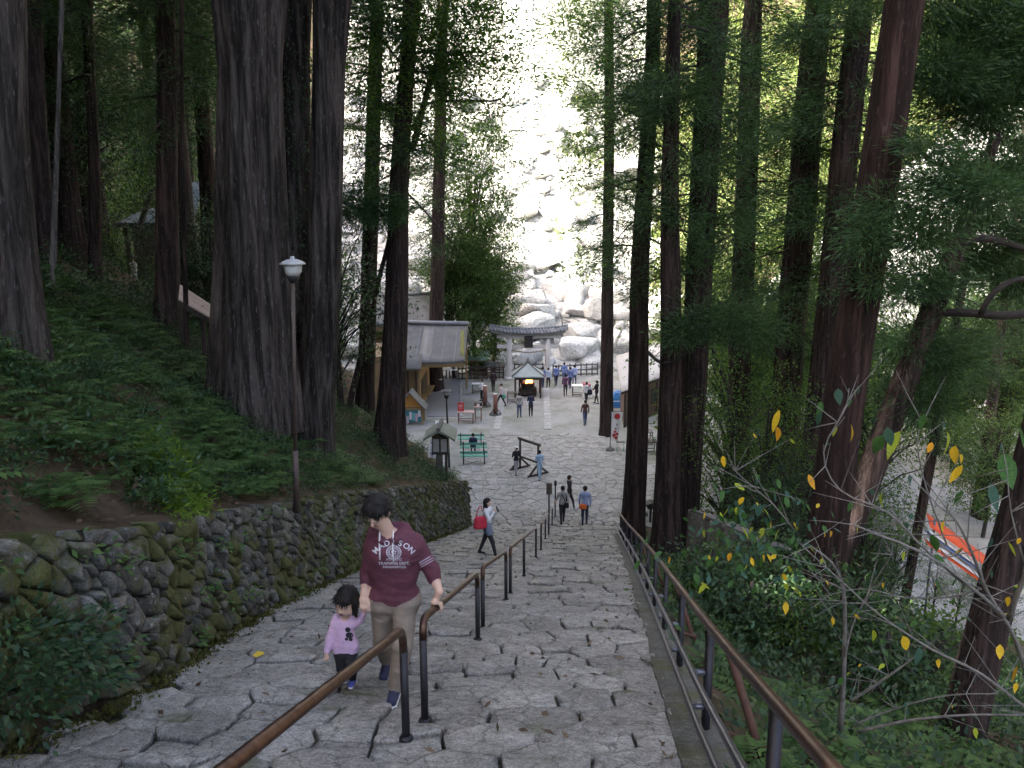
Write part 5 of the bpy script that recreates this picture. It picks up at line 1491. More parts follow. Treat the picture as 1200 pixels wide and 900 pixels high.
# ---- roofed wooden lantern with hanging banner and little fence
def lantern():
    base = G(517, 557, 30); Y = base[1]; cx = base[0]
    zr = at(518, 499, Y)[2]; ze = at(518, 514, Y - .6)[2]; hw = 18 * pxscale(Y, 12)
    root = thing('roofed_lantern', 'wooden lantern post with mossy gabled roof at the end of the bank', 'lantern', base)
    for sx in (-1, 1):
        w = W(); P = [[np.array((cx + sx * hw * u, Y - .75 + 1.5 * v, zr - (zr - ze) * u ** 1.2 + .0)) for v in (0, .33, .67, 1)] for u in (0, .33, .67, 1)]
        if sx > 0: P = P[::-1]
        w.sheet(P, .09, sm=False); w.build('roof', mat_plain('mossy_roof', (0.20, 0.22, 0.18), (0.13, 0.15, 0.11), 3, .85, .2), root)
    w = W(); w.bar((cx, Y - .8, zr + .05), (cx, Y + .8, zr + .05), .14, .12); w.build('ridge', m_gwood, root)
    w = W(); w.box((cx, Y, ze - .35), (.62, .62, .75), bev=.02); bx = w.build('light_box', m_dwood, root)
    for sx in (-1, 1):
        w = W(); w.box((cx + sx * .15, Y - .32, ze - .35), (.22, .02, .5)); w.build('paper_pane', mat_plain('paper', (0.35, 0.34, 0.31), None, 5, .8, 0), root, bx)
    w = W(); w.box((cx - .06, Y, (ze - .7) / 2), (.26, .26, ze - .7), bev=.02); w.build('post', m_gwood, root)
    w = W(); w.box((cx + .2, Y + .1, (ze - .7) / 2), (.10, .12, ze - .7), bev=.01); w.build('post', m_dwood, root)
    f = thing('picket_fence', 'little dark picket fence round the foot of the roofed lantern', 'fence', (cx, Y - .4, 0))
    for k in range(8):
        x = cx - .5 + k * .155
        w = W(); w.box((x, Y - .5, .32), (.07, .06, .64), bev=.01); w.build('picket', m_dwood, f)
    for z in (.2, .5):
        w = W(); w.bar((cx - .58, Y - .46, z), (cx + .66, Y - .46, z), .04, .07); w.build('fence_rail', m_dwood, f)
    # white banner with black characters
    bt = thing('hanging_banner', 'narrow white banner with black characters hanging under the lantern roof', 'banner', at(508, 536, Y - .3))
    a, b = at(509, 514, Y - .3), at(506, 536, Y - .3); wd = .30
    w = W(); w._add([a + (-wd / 2, 0, 0), a + (wd / 2, 0, 0), b + (wd / 2, 0, 0), b + (-wd / 2, 0, 0), a + (-wd / 2, .02, 0), a + (wd / 2, .02, 0), b + (wd / 2, .02, 0), b + (-wd / 2, .02, 0)], [(3, 2, 1, 0), (4, 5, 6, 7), (0, 1, 5, 4), (2, 3, 7, 6), (1, 2, 6, 5), (3, 0, 4, 7)]); w.build('cloth', m_white, bt)
    rg = random.Random(2)
    for k in range(5):
        c = a + (b - a) * (.14 + .18 * k)
        w = W()
        for q in range(3): w.box(c + np.array((rg.uniform(-.03, .03), -.012, .05 - .05 * q)), (.16 - .05 * (q % 2), .006, .022))
        w.box(c + (0, -.013, 0), (.025, .005, .15)); w.build('character', m_black, bt)
    wb = thing('white_board', 'white notice board standing behind the roofed lantern', 'notice board', G(517, 512, 30))
    q = G(517, 512, 30); c = at(517, 498, q[1])
    w = W(); w.box(c, (.75, .05, .55), rot=Matrix.Rotation(-.35, 3, 'X').to_euler(), bev=.01); w.build('board', m_white, wb)
    for sx in (-.25, .25):
        w = W(); w.tube([(q[0] + sx, q[1], 0), (c[0] + sx, c[1] + .06, c[2])], .025, 6); w.build('leg', m_gwood, wb)
lantern()

# ---- benches, tables, posts
def bench_green(px, py, wpx, lab, rz):
    g = G(px, py, 30); s = pxscale(g[1], 13); L = wpx * s
    root = thing('green_bench', lab, 'bench', g, rz, 'green benches in rows')
    for k in range(3): b = B(); b.box((0, -.14 + .15 * k, .43), (L, .125, .035), bev=.006); b.build('seat_slat', m_green, root)
    for k in range(1): b = B(); b.box((0, -.28, .70), (L, .03, .12), bev=.006); b.build('back_slat', m_green, root)
    for sx in (-.38, .38):
        b = B(); b.bar((sx * L, -.22, 0), (sx * L, -.30, .84), .05, .05); b.build('leg', m_post, root)
        b = B(); b.bar((sx * L, .2, 0), (sx * L, .16, .41), .05, .05); b.build('leg', m_post, root)
        b = B(); b.bar((sx * L, -.24, .39), (sx * L, .18, .39), .04, .04); b.build('bracket', m_post, root)
    return g, root
bench_green(552, 522, 31, 'green slatted bench farthest from the stairs', .03)
gb2, _ = bench_green(555, 532.5, 31, 'green slatted bench in the middle row with a seated visitor', .02)
bench_green(555.5, 543, 32, 'green slatted bench nearest the stairs, empty', .02)

def table(px, py, wpx, h, d, top, leg, lab, name='table', cat='table', rz=0.0, th=.05):
    g = G(px, py, 30); L = wpx * pxscale(g[1], 13)
    root = thing(name, lab, cat, g, rz)
    b = B(); b.box((0, 0, h - th / 2), (L, d, th), bev=.008); b.build('top', top, root)
    for sx in (-1, 1):
        for sy in (-1, 1): b = B(); b.box((sx * (L / 2 - .06), sy * (d / 2 - .06), (h - th) / 2), (.05, .05, h - th), bev=.004); b.build('leg', leg, root)
    for sy in (-1, 1): b = B(); b.bar((-L / 2 + .06, sy * (d / 2 - .06), .18), (L / 2 - .06, sy * (d / 2 - .06), .18), .03, .04); b.build('stretcher', leg, root)
    return g, root, L
m_pink = mat_plain('pale_red_top', (0.48, 0.33, 0.29), (0.40, 0.26, 0.23), 5, .6, .05)
m_rwood = mat_plain('red_wood', (0.22, 0.10, 0.07), (0.15, 0.07, 0.05), 6, .7, .1)
g, _, L = table(546, 495, 19, .75, .7, m_pink, m_rwood, 'reddish table with a red notice standing on it')
rs = thing('red_notice', 'small red notice standing on the reddish table', 'sign', (g[0] - L * .3, g[1], .75))
b = B(); b.box((0, 0, .30), (.42, .03, .58), rot=Matrix.Rotation(-.15, 3, 'X').to_euler(), bev=.005); b.build('panel', m_red, rs)
for k in range(3): b = B(); b.box((0, -.02 - .004 + (.30 - .12 * k - .18) * .0 - .0, .42 - .11 * k), (.26, .012, .03)); b.build('text_line', m_white, rs)
b = B(); b.box((0, .06, .1), (.2, .1, .2)); b.build('stand', m_rwood, rs)
g, _, L = table(560.5, 493, 9, 1.0, .6, m_pink, m_rwood, 'tall narrow stand beside the reddish table', 'stand', 'stand')
for k in range(3):
    bx = thing('fortune_box', ('left', 'middle', 'right')[k] + ' one of three small boxes on the tall narrow stand', 'box', (g[0] - .18 + .18 * k, g[1], 1.0), 0, 'boxes on the tall stand')
    b = B(); b.box((0, 0, .09), (.15, .2, .18), bev=.01); b.build('box', (m_rwood, m_white, m_dwood)[k], bx); b = B(); b.box((0, 0, .195), (.16, .21, .03), bev=.005); b.build('lid', m_dwood, bx)
table(560, 461, 14, .8, .6, m_white, m_gwood, 'white topped table by the dark fence')
table(600, 472, 12, .8, .6, m_gwood, m_black, 'dark framed table left of the incense pavilion')
table(678.5, 464, 17, .85, .7, m_white, m_gwood, 'white topped table right of the gate')
table(515, 458, 6, .95, .5, m_white, m_gwood, 'small tall table standing on the smooth slab')
for k, (px, lab) in enumerate(((508, 'left table under the far end of the office eave'), (519, 'middle table under the far end of the office eave'), (531, 'right hand table under the far end of the office eave'))): table(px, 444, 10, .8, .6, m_white, m_dwood, lab)
table(760, 531, 18, .75, .8, m_dwood, m_gwood, 'dark table outside the shop between the two thick cedars')
table(757, 519, 14, .75, .8, m_gwood, m_dwood, 'grey table behind the dark one outside the shop')
def stump_post(px, py, h, lab):
    g = G(px, py, 30)
    root = thing('wooden_post', lab, 'post', g)
    b = B(); b.tube([(0, 0, .1), (.01, 0, h * .5), (0, 0, h)], [.17, .155, .15], 12); b.build('log', m_rwood, root)
    b = B(); b.tube([(0, 0, h), (0, 0, h + .02)], [.15, .14], 12); b.build('cap', m_white, root)
    for a in range(4):
        b = B(); b.bar((math.cos(a * 1.57 + .4) * .42, math.sin(a * 1.57 + .4) * .42, .03), (math.cos(a * 1.57 + .4) * .12, math.sin(a * 1.57 + .4) * .12, .42), .05, .05); b.build('foot', m_gwood, root)
    b = B(); b.lathe([(.44, .0), (.44, .04)], (0, 0, 0), 16); b.build('base_ring', m_gwood, root)
stump_post(580.5, 486, 1.45, 'log post on a round stand near the reddish table')
stump_post(568.5, 476, 1.5, 'log post beside the visitor in white')

# ---- timber frame on the paving
def timber_frame():
    a, b = G(609.5, 549, 30), G(630.5, 557, 30)
    za, zb = at(609.5, 514, a[1])[2], at(631, 523, b[1])[2]; zt = (za + zb) / 2
    root = thing('timber_frame', 'dark timber frame with A shaped feet standing on the flagstones', 'frame', (a + b) / 2)
    d = (b - a) / np.linalg.norm(b - a); pr = np.array((-d[1], d[0], 0))
    for p in (a, b):
        w = W(); w.bar(p, vx(p, (0, 0, zt)), .11, .11); w.build('post', m_dwood, root)
        for sg in (-1, 1): w = W(); w.bar(p + pr * sg * .62 + (0, 0, .03), p + (0, 0, .62), .08, .08); w.build('foot_brace', m_dwood, root)
        w = W(); w.bar(p - pr * .68 + (0, 0, .05), p + pr * .68 + (0, 0, .05), .09, .09); w.build('foot', m_dwood, root)
    w = W(); w.bar(a - d * .15 + (0, 0, zt + .04), b + d * .15 + (0, 0, zt + .04), .10, .12); w.build('top_bar', m_dwood, root)
    w = W(); w.bar(a + (0, 0, zt * .42), b + (0, 0, zt * .42), .07, .09); w.build('middle_bar', m_dwood, root)
timber_frame()

# ---- shop on the right, banner, tarp
def shop():
    A, Bq, Cq, D = at(728.5, 459, 50), at(800, 432, 57), at(721.5, 417, 56), at(790, 398, 63)
    root = thing('shop_building', 'brown shop with large pale roof between the cedars on the right', 'building', ((A[0] + Bq[0]) / 2, 54, 0))
    w = W(); P = []
    for i in range(6):
        u = i / 5; a = A + (Bq - A) * u; c = Cq + (D - Cq) * u
        P.append([a + (c - a) * v + (0, 0, -.12 * math.sin(math.pi * v)) for v in (1, .75, .5, .25, 0)])
    w.sheet(P, .14); w.build('roof', mat_plain('pale_roof', (0.45, 0.42, 0.39), (0.38, 0.355, 0.33), 1.2, .8, .1), root)
    dn = np.array((0.25, .35, 0)); a, b = A + dn, Bq + dn
    w = W(); w._add([(a[0], a[1], -.1), (b[0], b[1], -.1), (b[0], b[1], b[2] - .2), (a[0], a[1], a[2] - .2), (Cq[0] + .4, Cq[1], -.1), (D[0], D[1], -.1), (D[0], D[1], D[2] - .3), (Cq[0] + .4, Cq[1], Cq[2] - .3)], [(0, 1, 2, 3), (5, 4, 7, 6), (4, 0, 3, 7), (1, 5, 6, 2)]); w.build('wall', mat_plain('brown_wall', (0.14, 0.09, 0.06), (0.10, 0.065, 0.045), 3, .8, .2), root)
    d = (b - a) / np.linalg.norm(b - a); nrm_ = np.array((d[1], -d[0], 0)) ; nrm_ /= np.linalg.norm(nrm_)
    for k in range(7):
        p = a + (b - a) * (k / 6.0) + nrm_ * .04
        w = W(); w.bar((p[0], p[1], 0), (p[0], p[1], p[2] - .25), .12, .12); w.build('wall_post', m_dwood, root)
    for k in range(3):
        p = a + (b - a) * (.12 + .28 * k) + nrm_ * .05; q = p + d * 1.1
        w = W(); w._add([(p[0], p[1], .9), (q[0], q[1], .9), (q[0], q[1], 1.9), (p[0], p[1], 1.9)], [(0, 1, 2, 3)]); w.build('window', m_black, root)
    w = W(); w.bar(A + (0, 0, -.1), Bq + (0, 0, -.1), .1, .14); w.build('eave_beam', m_dwood, root)
    g = G(722, 528, 30); Y = g[1]
    bt = thing('banner_flag', 'tilted white banner with red circle and red pattern at the square edge', 'banner', g)
    tl, tr, bl, br = at(717, 483, Y), at(730, 482.5, Y), at(716, 513, Y), at(724, 517, Y)
    w = W(); P = []
    for i in range(6):
        u = i / 5; row = []
        for j in range(7):
            v = j / 6; p = (tl + (tr - tl) * u) * (1 - v) + (bl + (br - bl) * u) * v
            row.append(p + (0, .04 * math.sin(u * 5 + v * 4), 0))
        P.append(row)
    vs = [q for r in P for q in r]; N = len(vs); fs = []
    for i in range(5):
        for j in range(6): fs.append((i * 7 + j, i * 7 + j + 1, (i + 1) * 7 + j + 1, (i + 1) * 7 + j)); fs.append((N + (i + 1) * 7 + j, N + (i + 1) * 7 + j + 1, N + i * 7 + j + 1, N + i * 7 + j))
    w._add(vs + [q + (0, .012, 0) for q in vs], fs, 0, True); cl = w.build('cloth', m_white, bt)
    def disc(px, py, r, name, mat, in_=0.0):
        c = at(px, py, Y - .10); w = W(); ring = [c + np.array((math.cos(k * .3927) * r, 0, math.sin(k * .3927) * r)) for k in range(16)]
        w._add(ring + [c], [(k, (k + 1) % 16, 16) for k in range(16)]); w._add([p + (0, .01, 0) for p in ring] + [c + (0, .01, 0)], [((k + 1) % 16, k, 16) for k in range(16)]); return w.build(name, mat, bt, cl)
    disc(723.5, 488, .17, 'red_circle', m_red); 
    for px, py, r in ((719.5, 510, .10), (722, 513, .09), (720.5, 506, .07), (723, 508.5, .08)): disc(px, py, r, 'red_flower', m_red)
    for px, py in ((723, 497), (721.5, 502)):
        c = at(px, py, Y - .1); w = W(); w.box(c, (.13, .01, .03)); w.box(c - (0, .002, .05), (.03, .008, .13)); w.build('character', m_black, bt, cl)
    w = W(); w.tube([(tl[0] - .05, Y, 0.0), (tl[0] - .06, Y, tl[2] + .08)], .025, 6); w.build('pole', m_post, bt)
    w = W(); w.tube([tl + (-.08, 0, .03), tr + (.03, 0, .03)], .018, 6); w.build('cross_bar', m_post, bt)
    w = W(); w.lathe([(.26, 0), (.24, .12), (.1, .16), (.04, .3)], (tl[0] - .05, Y, 0), 12); w.build('base', m_gwood, bt)
    ch = thing('folding_stand', 'small pale green metal stand beside the banner foot', 'stand', G(727, 529, 30))
    for sx in (-.2, .2):
        b = B(); b.tube([(sx, -.18, 0), (sx, .12, .55)], .018, 6); b.build('leg', mat_plain('mint_metal', (0.25, 0.5, 0.42), None, 5, .5, 0), ch); b = B(); b.tube([(sx, .18, 0), (sx, -.12, .55)], .018, 6); b.build('leg', mat_plain('mint_metal', (0.25, 0.5, 0.42)), ch)
    b = B(); b.box((0, 0, .56), (.5, .34, .03), bev=.005); b.build('seat', m_gwood, ch)
    # blue tarp over a stack
    g = G(724, 476, 30); rg = np.random.default_rng(3)
    tp = thing('covered_stack', 'heap covered with a blue tarpaulin behind the slim cedar', 'heap', g)
    b = B(); P = []
    for i in range(9):
        row = []
        for j in range(9):
            u, v = i / 4 - 1, j / 4 - 1; h = 1.15 * (1 - max(abs(u), abs(v)) ** 3.0) + rg.normal() * .05
            row.append(np.array((u * .55 * (1.1 - .2 * h / 1.4), v * .55, max(.02, h))))
        P.append(row)
    b.sheet(P[::-1], .02, sm=False); b.build('tarpaulin', mat_plain('blue_tarp', (0.05, 0.22, 0.55), (0.03, 0.14, 0.40), 5, .4, .2), tp)
    b = B(); b.tube([(-.56, -.58, .5), (.56, -.58, .5)], .02, 6); b.build('rope', m_white, tp)
    # cloth draped stand, red and white
    g = G(688, 466, 30)
    cs_ = thing('draped_stand', 'small stand draped in red and white cloth beside the white table', 'stand', g)
    b = B(); b.box((0, 0, .45), (.7, .5, .9), bev=.05); b.build('white_cloth', m_white, cs_)
    b = B(); b.box((-.05, 0, 1.0), (.6, .5, .2), rot=Matrix.Rotation(.2, 3, 'Y').to_euler(), bev=.04); b.build('red_cloth', mat_plain('faded_red', (0.55, 0.16, 0.18), (0.45, 0.1, 0.12), 6, .8, .1), cs_)
    # small dark signpost at the foot of the side railing
    g = G(762, 612, 20)
    sp = thing('small_lantern', 'little dark wooden lantern on a post beyond the foot of the side railing', 'lantern', g)
    b = B(); b.box((0, 0, .35), (.1, .1, .7), bev=.01); b.build('post', m_dwood, sp)
    b = B(); b.box((0, 0, .78), (.32, .3, .26), bev=.02); b.build('light_box', m_dwood, sp)
    b = B(); b.sheet([[np.array((x, y, .98 - abs(x) * .35)) for y in (.28, -.28)] for x in (-.3, 0, .3)], .05, sm=False); b.build('roof', m_black, sp)
shop()

# ---- old grey shed and boards below the side railing
def shed():
    a, b = at(808, 640, 17.5), at(896, 640, 15.5)
    root = thing('old_shed', 'weathered grey plank shed below the side railing', 'shed', ((a[0] + b[0]) / 2, (a[1] + b[1]) / 2, ground_z((a[0] + b[0]) / 2, 16.5)))
    d = b - a; d[2] = 0; L = np.linalg.norm(d); d /= L; back = np.array((-d[1], d[0], 0)) * 1
    if back[1] < 0: back = -back
    zt = at(840, 612, 16.8)[2]; zm = at(840, 664, 16.8)[2]; zb = min(ground_z(a[0], a[1]), ground_z(b[0], b[1])) - .2
    rg = random.Random(3); n = 13
    for k in range(n):
        p = a + d * (L * (k + .5) / n); h = rg.uniform(-.06, .06)
        w = W(); w.box((p[0], p[1] + rg.uniform(-.01, .01), (zt + zm) / 2 + h / 2), (L / n * .95, .03, zt - zm + h), rz=math.atan2(d[1], d[0])); w.build('plank', m_gwood, root)
    for k in range(5):
        p = a + d * (L * k / 4)
        w = W(); w.bar((p[0], p[1] + .06, zb), (p[0], p[1] + .06, zt), .1, .1); w.build('post', m_dwood, root)
    q = [a + back * 1.1, b + back * 1.1]
    w = W(); w._add([(a[0], a[1], zt), (b[0], b[1], zt), (q[1][0], q[1][1], zt - .45), (q[0][0], q[0][1], zt - .45), (a[0], a[1], zt + .06), (b[0], b[1], zt + .06), (q[1][0], q[1][1], zt - .39), (q[0][0], q[0][1], zt - .39)], [(3, 2, 1, 0), (4, 5, 6, 7), (0, 1, 5, 4), (1, 2, 6, 5), (2, 3, 7, 6), (3, 0, 4, 7)]); w.build('roof', m_gwood, root)
    w = W(); w._add([(q[0][0], q[0][1], zb), (q[1][0], q[1][1], zb), (q[1][0], q[1][1], zt - .5), (q[0][0], q[0][1], zt - .5)], [(0, 1, 2, 3)]); w.build('back_wall', m_dwood, root)
    # stepped boards
    r2 = thing('board_steps', 'grey weathered boards laid as steps in front of the old shed', 'steps', (at(916, 745, 12.6)[0], 12.6, ground_z(at(916, 745, 12.6)[0], 12.6)))
    for k, (py, Y) in enumerate(((738, 12.3), (722, 12.9), (708, 13.6), (693, 14.4), (680, 15.2))):
        p, q2 = at(892 + k * 2, py, Y), at(938 + k * 1.5, py + 2, Y)
        w = W(); c = (p + q2) / 2; w.box(c, (q2[0] - p[0], .52, .07), rz=.03 * (k % 3 - 1), bev=.01); w.build('board', m_gwood, r2)
        for e in (p, q2): w = W(); w.box((e[0] * .9 + c[0] * .1, e[1], c[2] - .5), (.08, .4, .95)); w.build('support', m_dwood, r2)
shed()
# red awning glimpsed at the right edge
def awning():
    Y = 19.0; a, b = at(1098, 612, Y), at(1165, 660, Y)
    root = thing('red_awning', 'red orange awning edge with white and blue band at the right edge', 'awning', ((a[0] + b[0]) / 2, Y, ground_z((a[0] + b[0]) / 2, Y)))
    m_or = mat_plain('orange_cloth', (0.75, 0.10, 0.03), (0.65, 0.08, 0.02), 4, .7, .05)
    def strip(o0, o1, m, name):
        w = W(); P = [[a + (b - a) * u + (0, v * .25, o) for v, o in ((1, o0), (0, o1))] for u in np.linspace(-.1, 1.1, 7)]; w.sheet(P, .02); w.build(name, m, root)
    strip(.05, -.22, m_or, 'awning_cloth'); strip(-.25, -.36, m_white, 'white_band'); strip(-.46, -.60, m_white, 'white_band'); strip(-.38, -.45, mat_plain('blue_cloth', (0.12, 0.2, 0.45), None, 4, .7, 0), 'blue_band'); strip(-.62, -.70, m_or, 'red_band')
    for u in (0, 1):
        p = a + (b - a) * u; w = W(); w.tube([(p[0], p[1] + .1, ground_z(p[0], p[1]) - .1), p + (0, .1, .05)], .03, 7); w.build('pole', m_grey, root)
awning()

# ---- left hillside: roof in the wood and the leaning planks
def hill_shrine():
    Y = 40.0; a, b = at(132, 262, Y), at(181, 262, Y); za = at(176, 213, Y + 2)[2]; ze = a[2]
    gx = (a[0] + b[0]) / 2 + 1.0; gz = ground_z(gx, Y)
    root = thing('hillside_hut', 'small hut with sweeping grey roof and dark timbers in the left wood', 'hut', (gx, Y, gz))
    w = W(); P = []
    for i in range(8):
        u = i / 7; x = a[0] + (b[0] - a[0] + 1.8) * u
        top = np.interp(u, (0, .35, .75, 1), (ze + .45, ze + (za - ze) * .42, za, za + .05))
        P.append([np.array((x, Y + 2.2 * v, ze + (top - ze) * v ** 1.15)) for v in (1, .75, .5, .25, 0)])
    w.sheet(P, .1); w.build('roof', mat_plain('hut_roof', (0.16, 0.18, 0.178), (0.08, 0.09, 0.088), 2.2, .85, .3), root)
    w = W(); w.bar((a[0], Y - .05, ze - .08), (b[0] + 1.6, Y - .05, ze - .08), .14, .2); w.build('eave_beam', m_dwood, root)
    w = W(); w.bar(at(160, 275, Y - .3), at(179, 222, Y - .1), .2, .2); w.build('barge_board', m_dwood, root)
    for x in (a[0] + .5, b[0] + .2, b[0] + 1.4):
        w = W(); w.bar((x, Y + .3, gz - .5), (x, Y + .3, ze), .16, .16); w.build('post', m_dwood, root)
    w = W(); w.box((gx, Y + 1.4, (gz + ze) / 2), (b[0] - a[0] + .8, 1.4, ze - gz), bev=.02); w.build('wall', m_gwood, root)
    # planks
    Y = 20.5
    tl, bl, tr, br = at(211, 333, Y + .6), at(209, 350, Y), at(263, 367, Y + .6), at(261, 380, Y)
    rt = thing('leaning_planks', 'pale sawn planks laid sloping beside the huge old cedar', 'planks', (bl + br) / 2 - (0, 0, .6))
    for k in range(6):
        u0, u1 = k / 6 + .012, (k + 1) / 6 - .012
        p0, p1 = tl + (bl - tl) * u0, tr + (br - tr) * u0; q0_, q1_ = tl + (bl - tl) * u1, tr + (br - tr) * u1
        w = W(); dz = np.array((0, 0, .05)); vs = [p0, p1, q1_, q0_]
        w._add([v - dz for v in vs] + vs, [(3, 2, 1, 0), (4, 5, 6, 7), (0, 1, 5, 4), (1, 2, 6, 5), (2, 3, 7, 6), (3, 0, 4, 7)]); w.build('plank', mat_plain('fresh_plank', (0.50, 0.38, 0.30), (0.42, 0.30, 0.23), 5, .75, .1, stretch=(.2, .2, 1), var=.12), rt)
    for p in ((tl + bl) / 2, (tr + br) / 2, (tl + br) / 2):
        w = W(); w.bar((p[0], p[1], ground_z(p[0], p[1]) - .2), p - (0, 0, .04), .1, .1); w.build('trestle', m_dwood, rt)
    w = W(); w.bar(bl - (0, .02, .1), br - (0, .02, .1), .08, .12); w.build('bearer', m_dwood, rt)
hill_shrine()
# ================================================================== people: one continuous skin per figure, grown from a distance field
def surface_nets(F, org, h):
    S = F < 0
    nx, ny, nz_ = F.shape
    cs = (nx - 1, ny - 1, nz_ - 1)
    acc = np.zeros(cs + (3,), np.float32); cnt = np.zeros(cs, np.float32)
    corner = [(i, j, k) for i in (0, 1) for j in (0, 1) for k in (0, 1)]
    sl = lambda c: tuple(slice(c[a], c[a] + cs[a]) for a in range(3))
    for a in corner:
        for ax in range(3):
            if a[ax]: continue
            b = list(a); b[ax] = 1; b = tuple(b)
            fa, fb = F[sl(a)], F[sl(b)]
            m = (fa < 0) != (fb < 0)
            t = np.where(m, fa / np.where(m, fa - fb, 1), 0)
            for d in range(3):
                acc[..., d] += np.where(m, a[d] + (t if d == ax else 0), 0)
            cnt += m
    act = cnt > 0
    idx = -np.ones(cs, np.int64); idx[act] = np.arange(act.sum())
    ijk = np.argwhere(act)
    V = (ijk + acc[act] / cnt[act][:, None]) * h + org
    Q = []
    for ax in range(3):
        u, v = (ax + 1) % 3, (ax + 2) % 3
        s0 = [slice(None)] * 3; s1 = [slice(None)] * 3
        s0[ax] = slice(0, -1); s1[ax] = slice(1, None)
        for q in (u, v):
            s0[q] = slice(1, -1); s1[q] = slice(1, -1)
        A, Bb = S[tuple(s0)], S[tuple(s1)]
        for flip, m in ((False, A & ~Bb), (True, ~A & Bb)):
            e = np.argwhere(m)
            if not len(e): continue
            e = e.copy(); e[:, u] += 1; e[:, v] += 1
            def c(du, dv):
                q = e.copy(); q[:, u] += du; q[:, v] += dv; return idx[q[:, 0], q[:, 1], q[:, 2]]
            quad = np.stack([c(-1, -1), c(0, -1), c(0, 0), c(-1, 0)], 1)
            Q.append(quad[:, ::-1] if flip else quad)
    return V, np.concatenate(Q)

class Body:
    """capsules with a material tag each; blended into one skin"""
    def __init__(s): s.p = []
    def cap(s, a, b, ra, rb, tag_, k=0.03, sq=None):
        """sq: (axis vector, factor<1) squashes the section along that axis"""
        s.p.append((np.asarray(a, float), np.asarray(b, float), ra, rb, tag_, k, sq)); return s
    def dist(s, P, pr):
        a, b, ra, rb, _, _, sq = pr
        d = b - a; L2 = max(1e-9, float(d @ d))
        q = P - a
        t = np.clip((q @ d) / L2, 0, 1)
        r = q - t[..., None] * d
        if sq is not None:
            ax, f = sq; ax = np.asarray(ax, float); ax = ax / np.linalg.norm(ax)
            r = r + np.multiply.outer(r @ ax, ax) * (1 / f - 1)
            n = np.sqrt((r * r).sum(-1)); return (n - (ra + (rb - ra) * t)) * (0.5 + 0.5 * f)
        return np.sqrt((r * r).sum(-1)) - (ra + (rb - ra) * t)
    def mesh(s, name, h, mats, origin, wrinkle=0.0):
        lo = np.min([np.minimum(p[0], p[1]) - max(p[2], p[3]) for p in s.p], 0) - 3 * h
        hi = np.max([np.maximum(p[0], p[1]) + max(p[2], p[3]) for p in s.p], 0) + 3 * h
        n = np.ceil((hi - lo) / h).astype(int) + 1
        D = np.full(tuple(n), 1.0, np.float32)
        for p in s.p:
            R = max(p[2], p[3]) + 0.06 + p[5]
            i0 = np.maximum(0, np.floor((np.minimum(p[0], p[1]) - R - lo) / h).astype(int)); i1 = np.minimum(n, np.ceil((np.maximum(p[0], p[1]) + R - lo) / h).astype(int) + 1)
            g = np.meshgrid(*[lo[a] + h * np.arange(i0[a], i1[a]) for a in range(3)], indexing='ij')
            d = s.dist(np.stack(g, -1), p)
            sl = tuple(slice(i0[a], i1[a]) for a in range(3))
            o = D[sl]; k = p[5]
            hh = np.clip(0.5 + 0.5 * (o - d) / k, 0, 1)
            D[sl] = o * (1 - hh) + d * hh - k * hh * (1 - hh)
        V, F = surface_nets(D, lo, h)
        c = V[F].mean(1)
        best = np.full(len(c), 9e9); tg = np.zeros(len(c), int)
        for p in s.p:
            d = s.dist(c, p); m = d < best; best[m] = d[m]; tg[m] = p[4]
        if wrinkle:
            w = np.array([mnoise.noise(Vector((v[0] * 7, v[1] * 7, v[2] * 13))) + .7 * mnoise.noise(Vector((v[0] * 12 + v[2] * 9, v[1] * 12, v[2] * 26))) for v in V])
            cl = np.zeros(len(V)); cl[F[np.isin(tg, (1, 2))].ravel()] = 1
            V = V + np.array((0.3, -1, 0.25)) * (w * wrinkle * cl)[:, None]
        return mesh_np(name, V - np.asarray(origin, float), F, mats, tg, True)

def cloth(name, c, c2=None): return mat_plain('cloth_' + name, c, c2 or tuple(v * .8 for v in c), 30, .85, .12, .004)
m_skin = mat_plain('skin', (0.58, 0.385, 0.29), (0.53, 0.34, 0.25), 12, .55, .03)
m_hair = mat_plain('black_hair', (0.014, 0.012, 0.012), (0.008, 0.007, 0.007), 60, .62, .5, .006, spec=.25)
C = dict(black=cloth('black', (0.018, 0.018, 0.022)), navy=cloth('navy', (0.025, 0.03, 0.07)), white=cloth('white', (0.70, 0.69, 0.70)), grey=cloth('grey', (0.32, 0.31, 0.31)), jeans=cloth('jeans', (0.06, 0.09, 0.17)), blue=cloth('blue', (0.13, 0.19, 0.42)),
         lblue=cloth('light_blue', (0.34, 0.48, 0.62)), khaki=cloth('khaki', (0.26, 0.21, 0.165)), maroon=cloth('maroon', (0.105, 0.028, 0.045)), purple=cloth('purple', (0.14, 0.06, 0.12)), brown=cloth('brown', (0.09, 0.05, 0.04)), pink=cloth('pink', (0.62, 0.42, 0.60)),
         shorts=cloth('short_denim', (0.16, 0.19, 0.25)), red=cloth('bag_red', (0.55, 0.03, 0.06)), orange=cloth('orange', (0.65, 0.14, 0.03)), paleblue=cloth('pale_blue', (0.30, 0.38, 0.62)), pale=cloth('pale_pink_white', (0.62, 0.50, 0.50)))
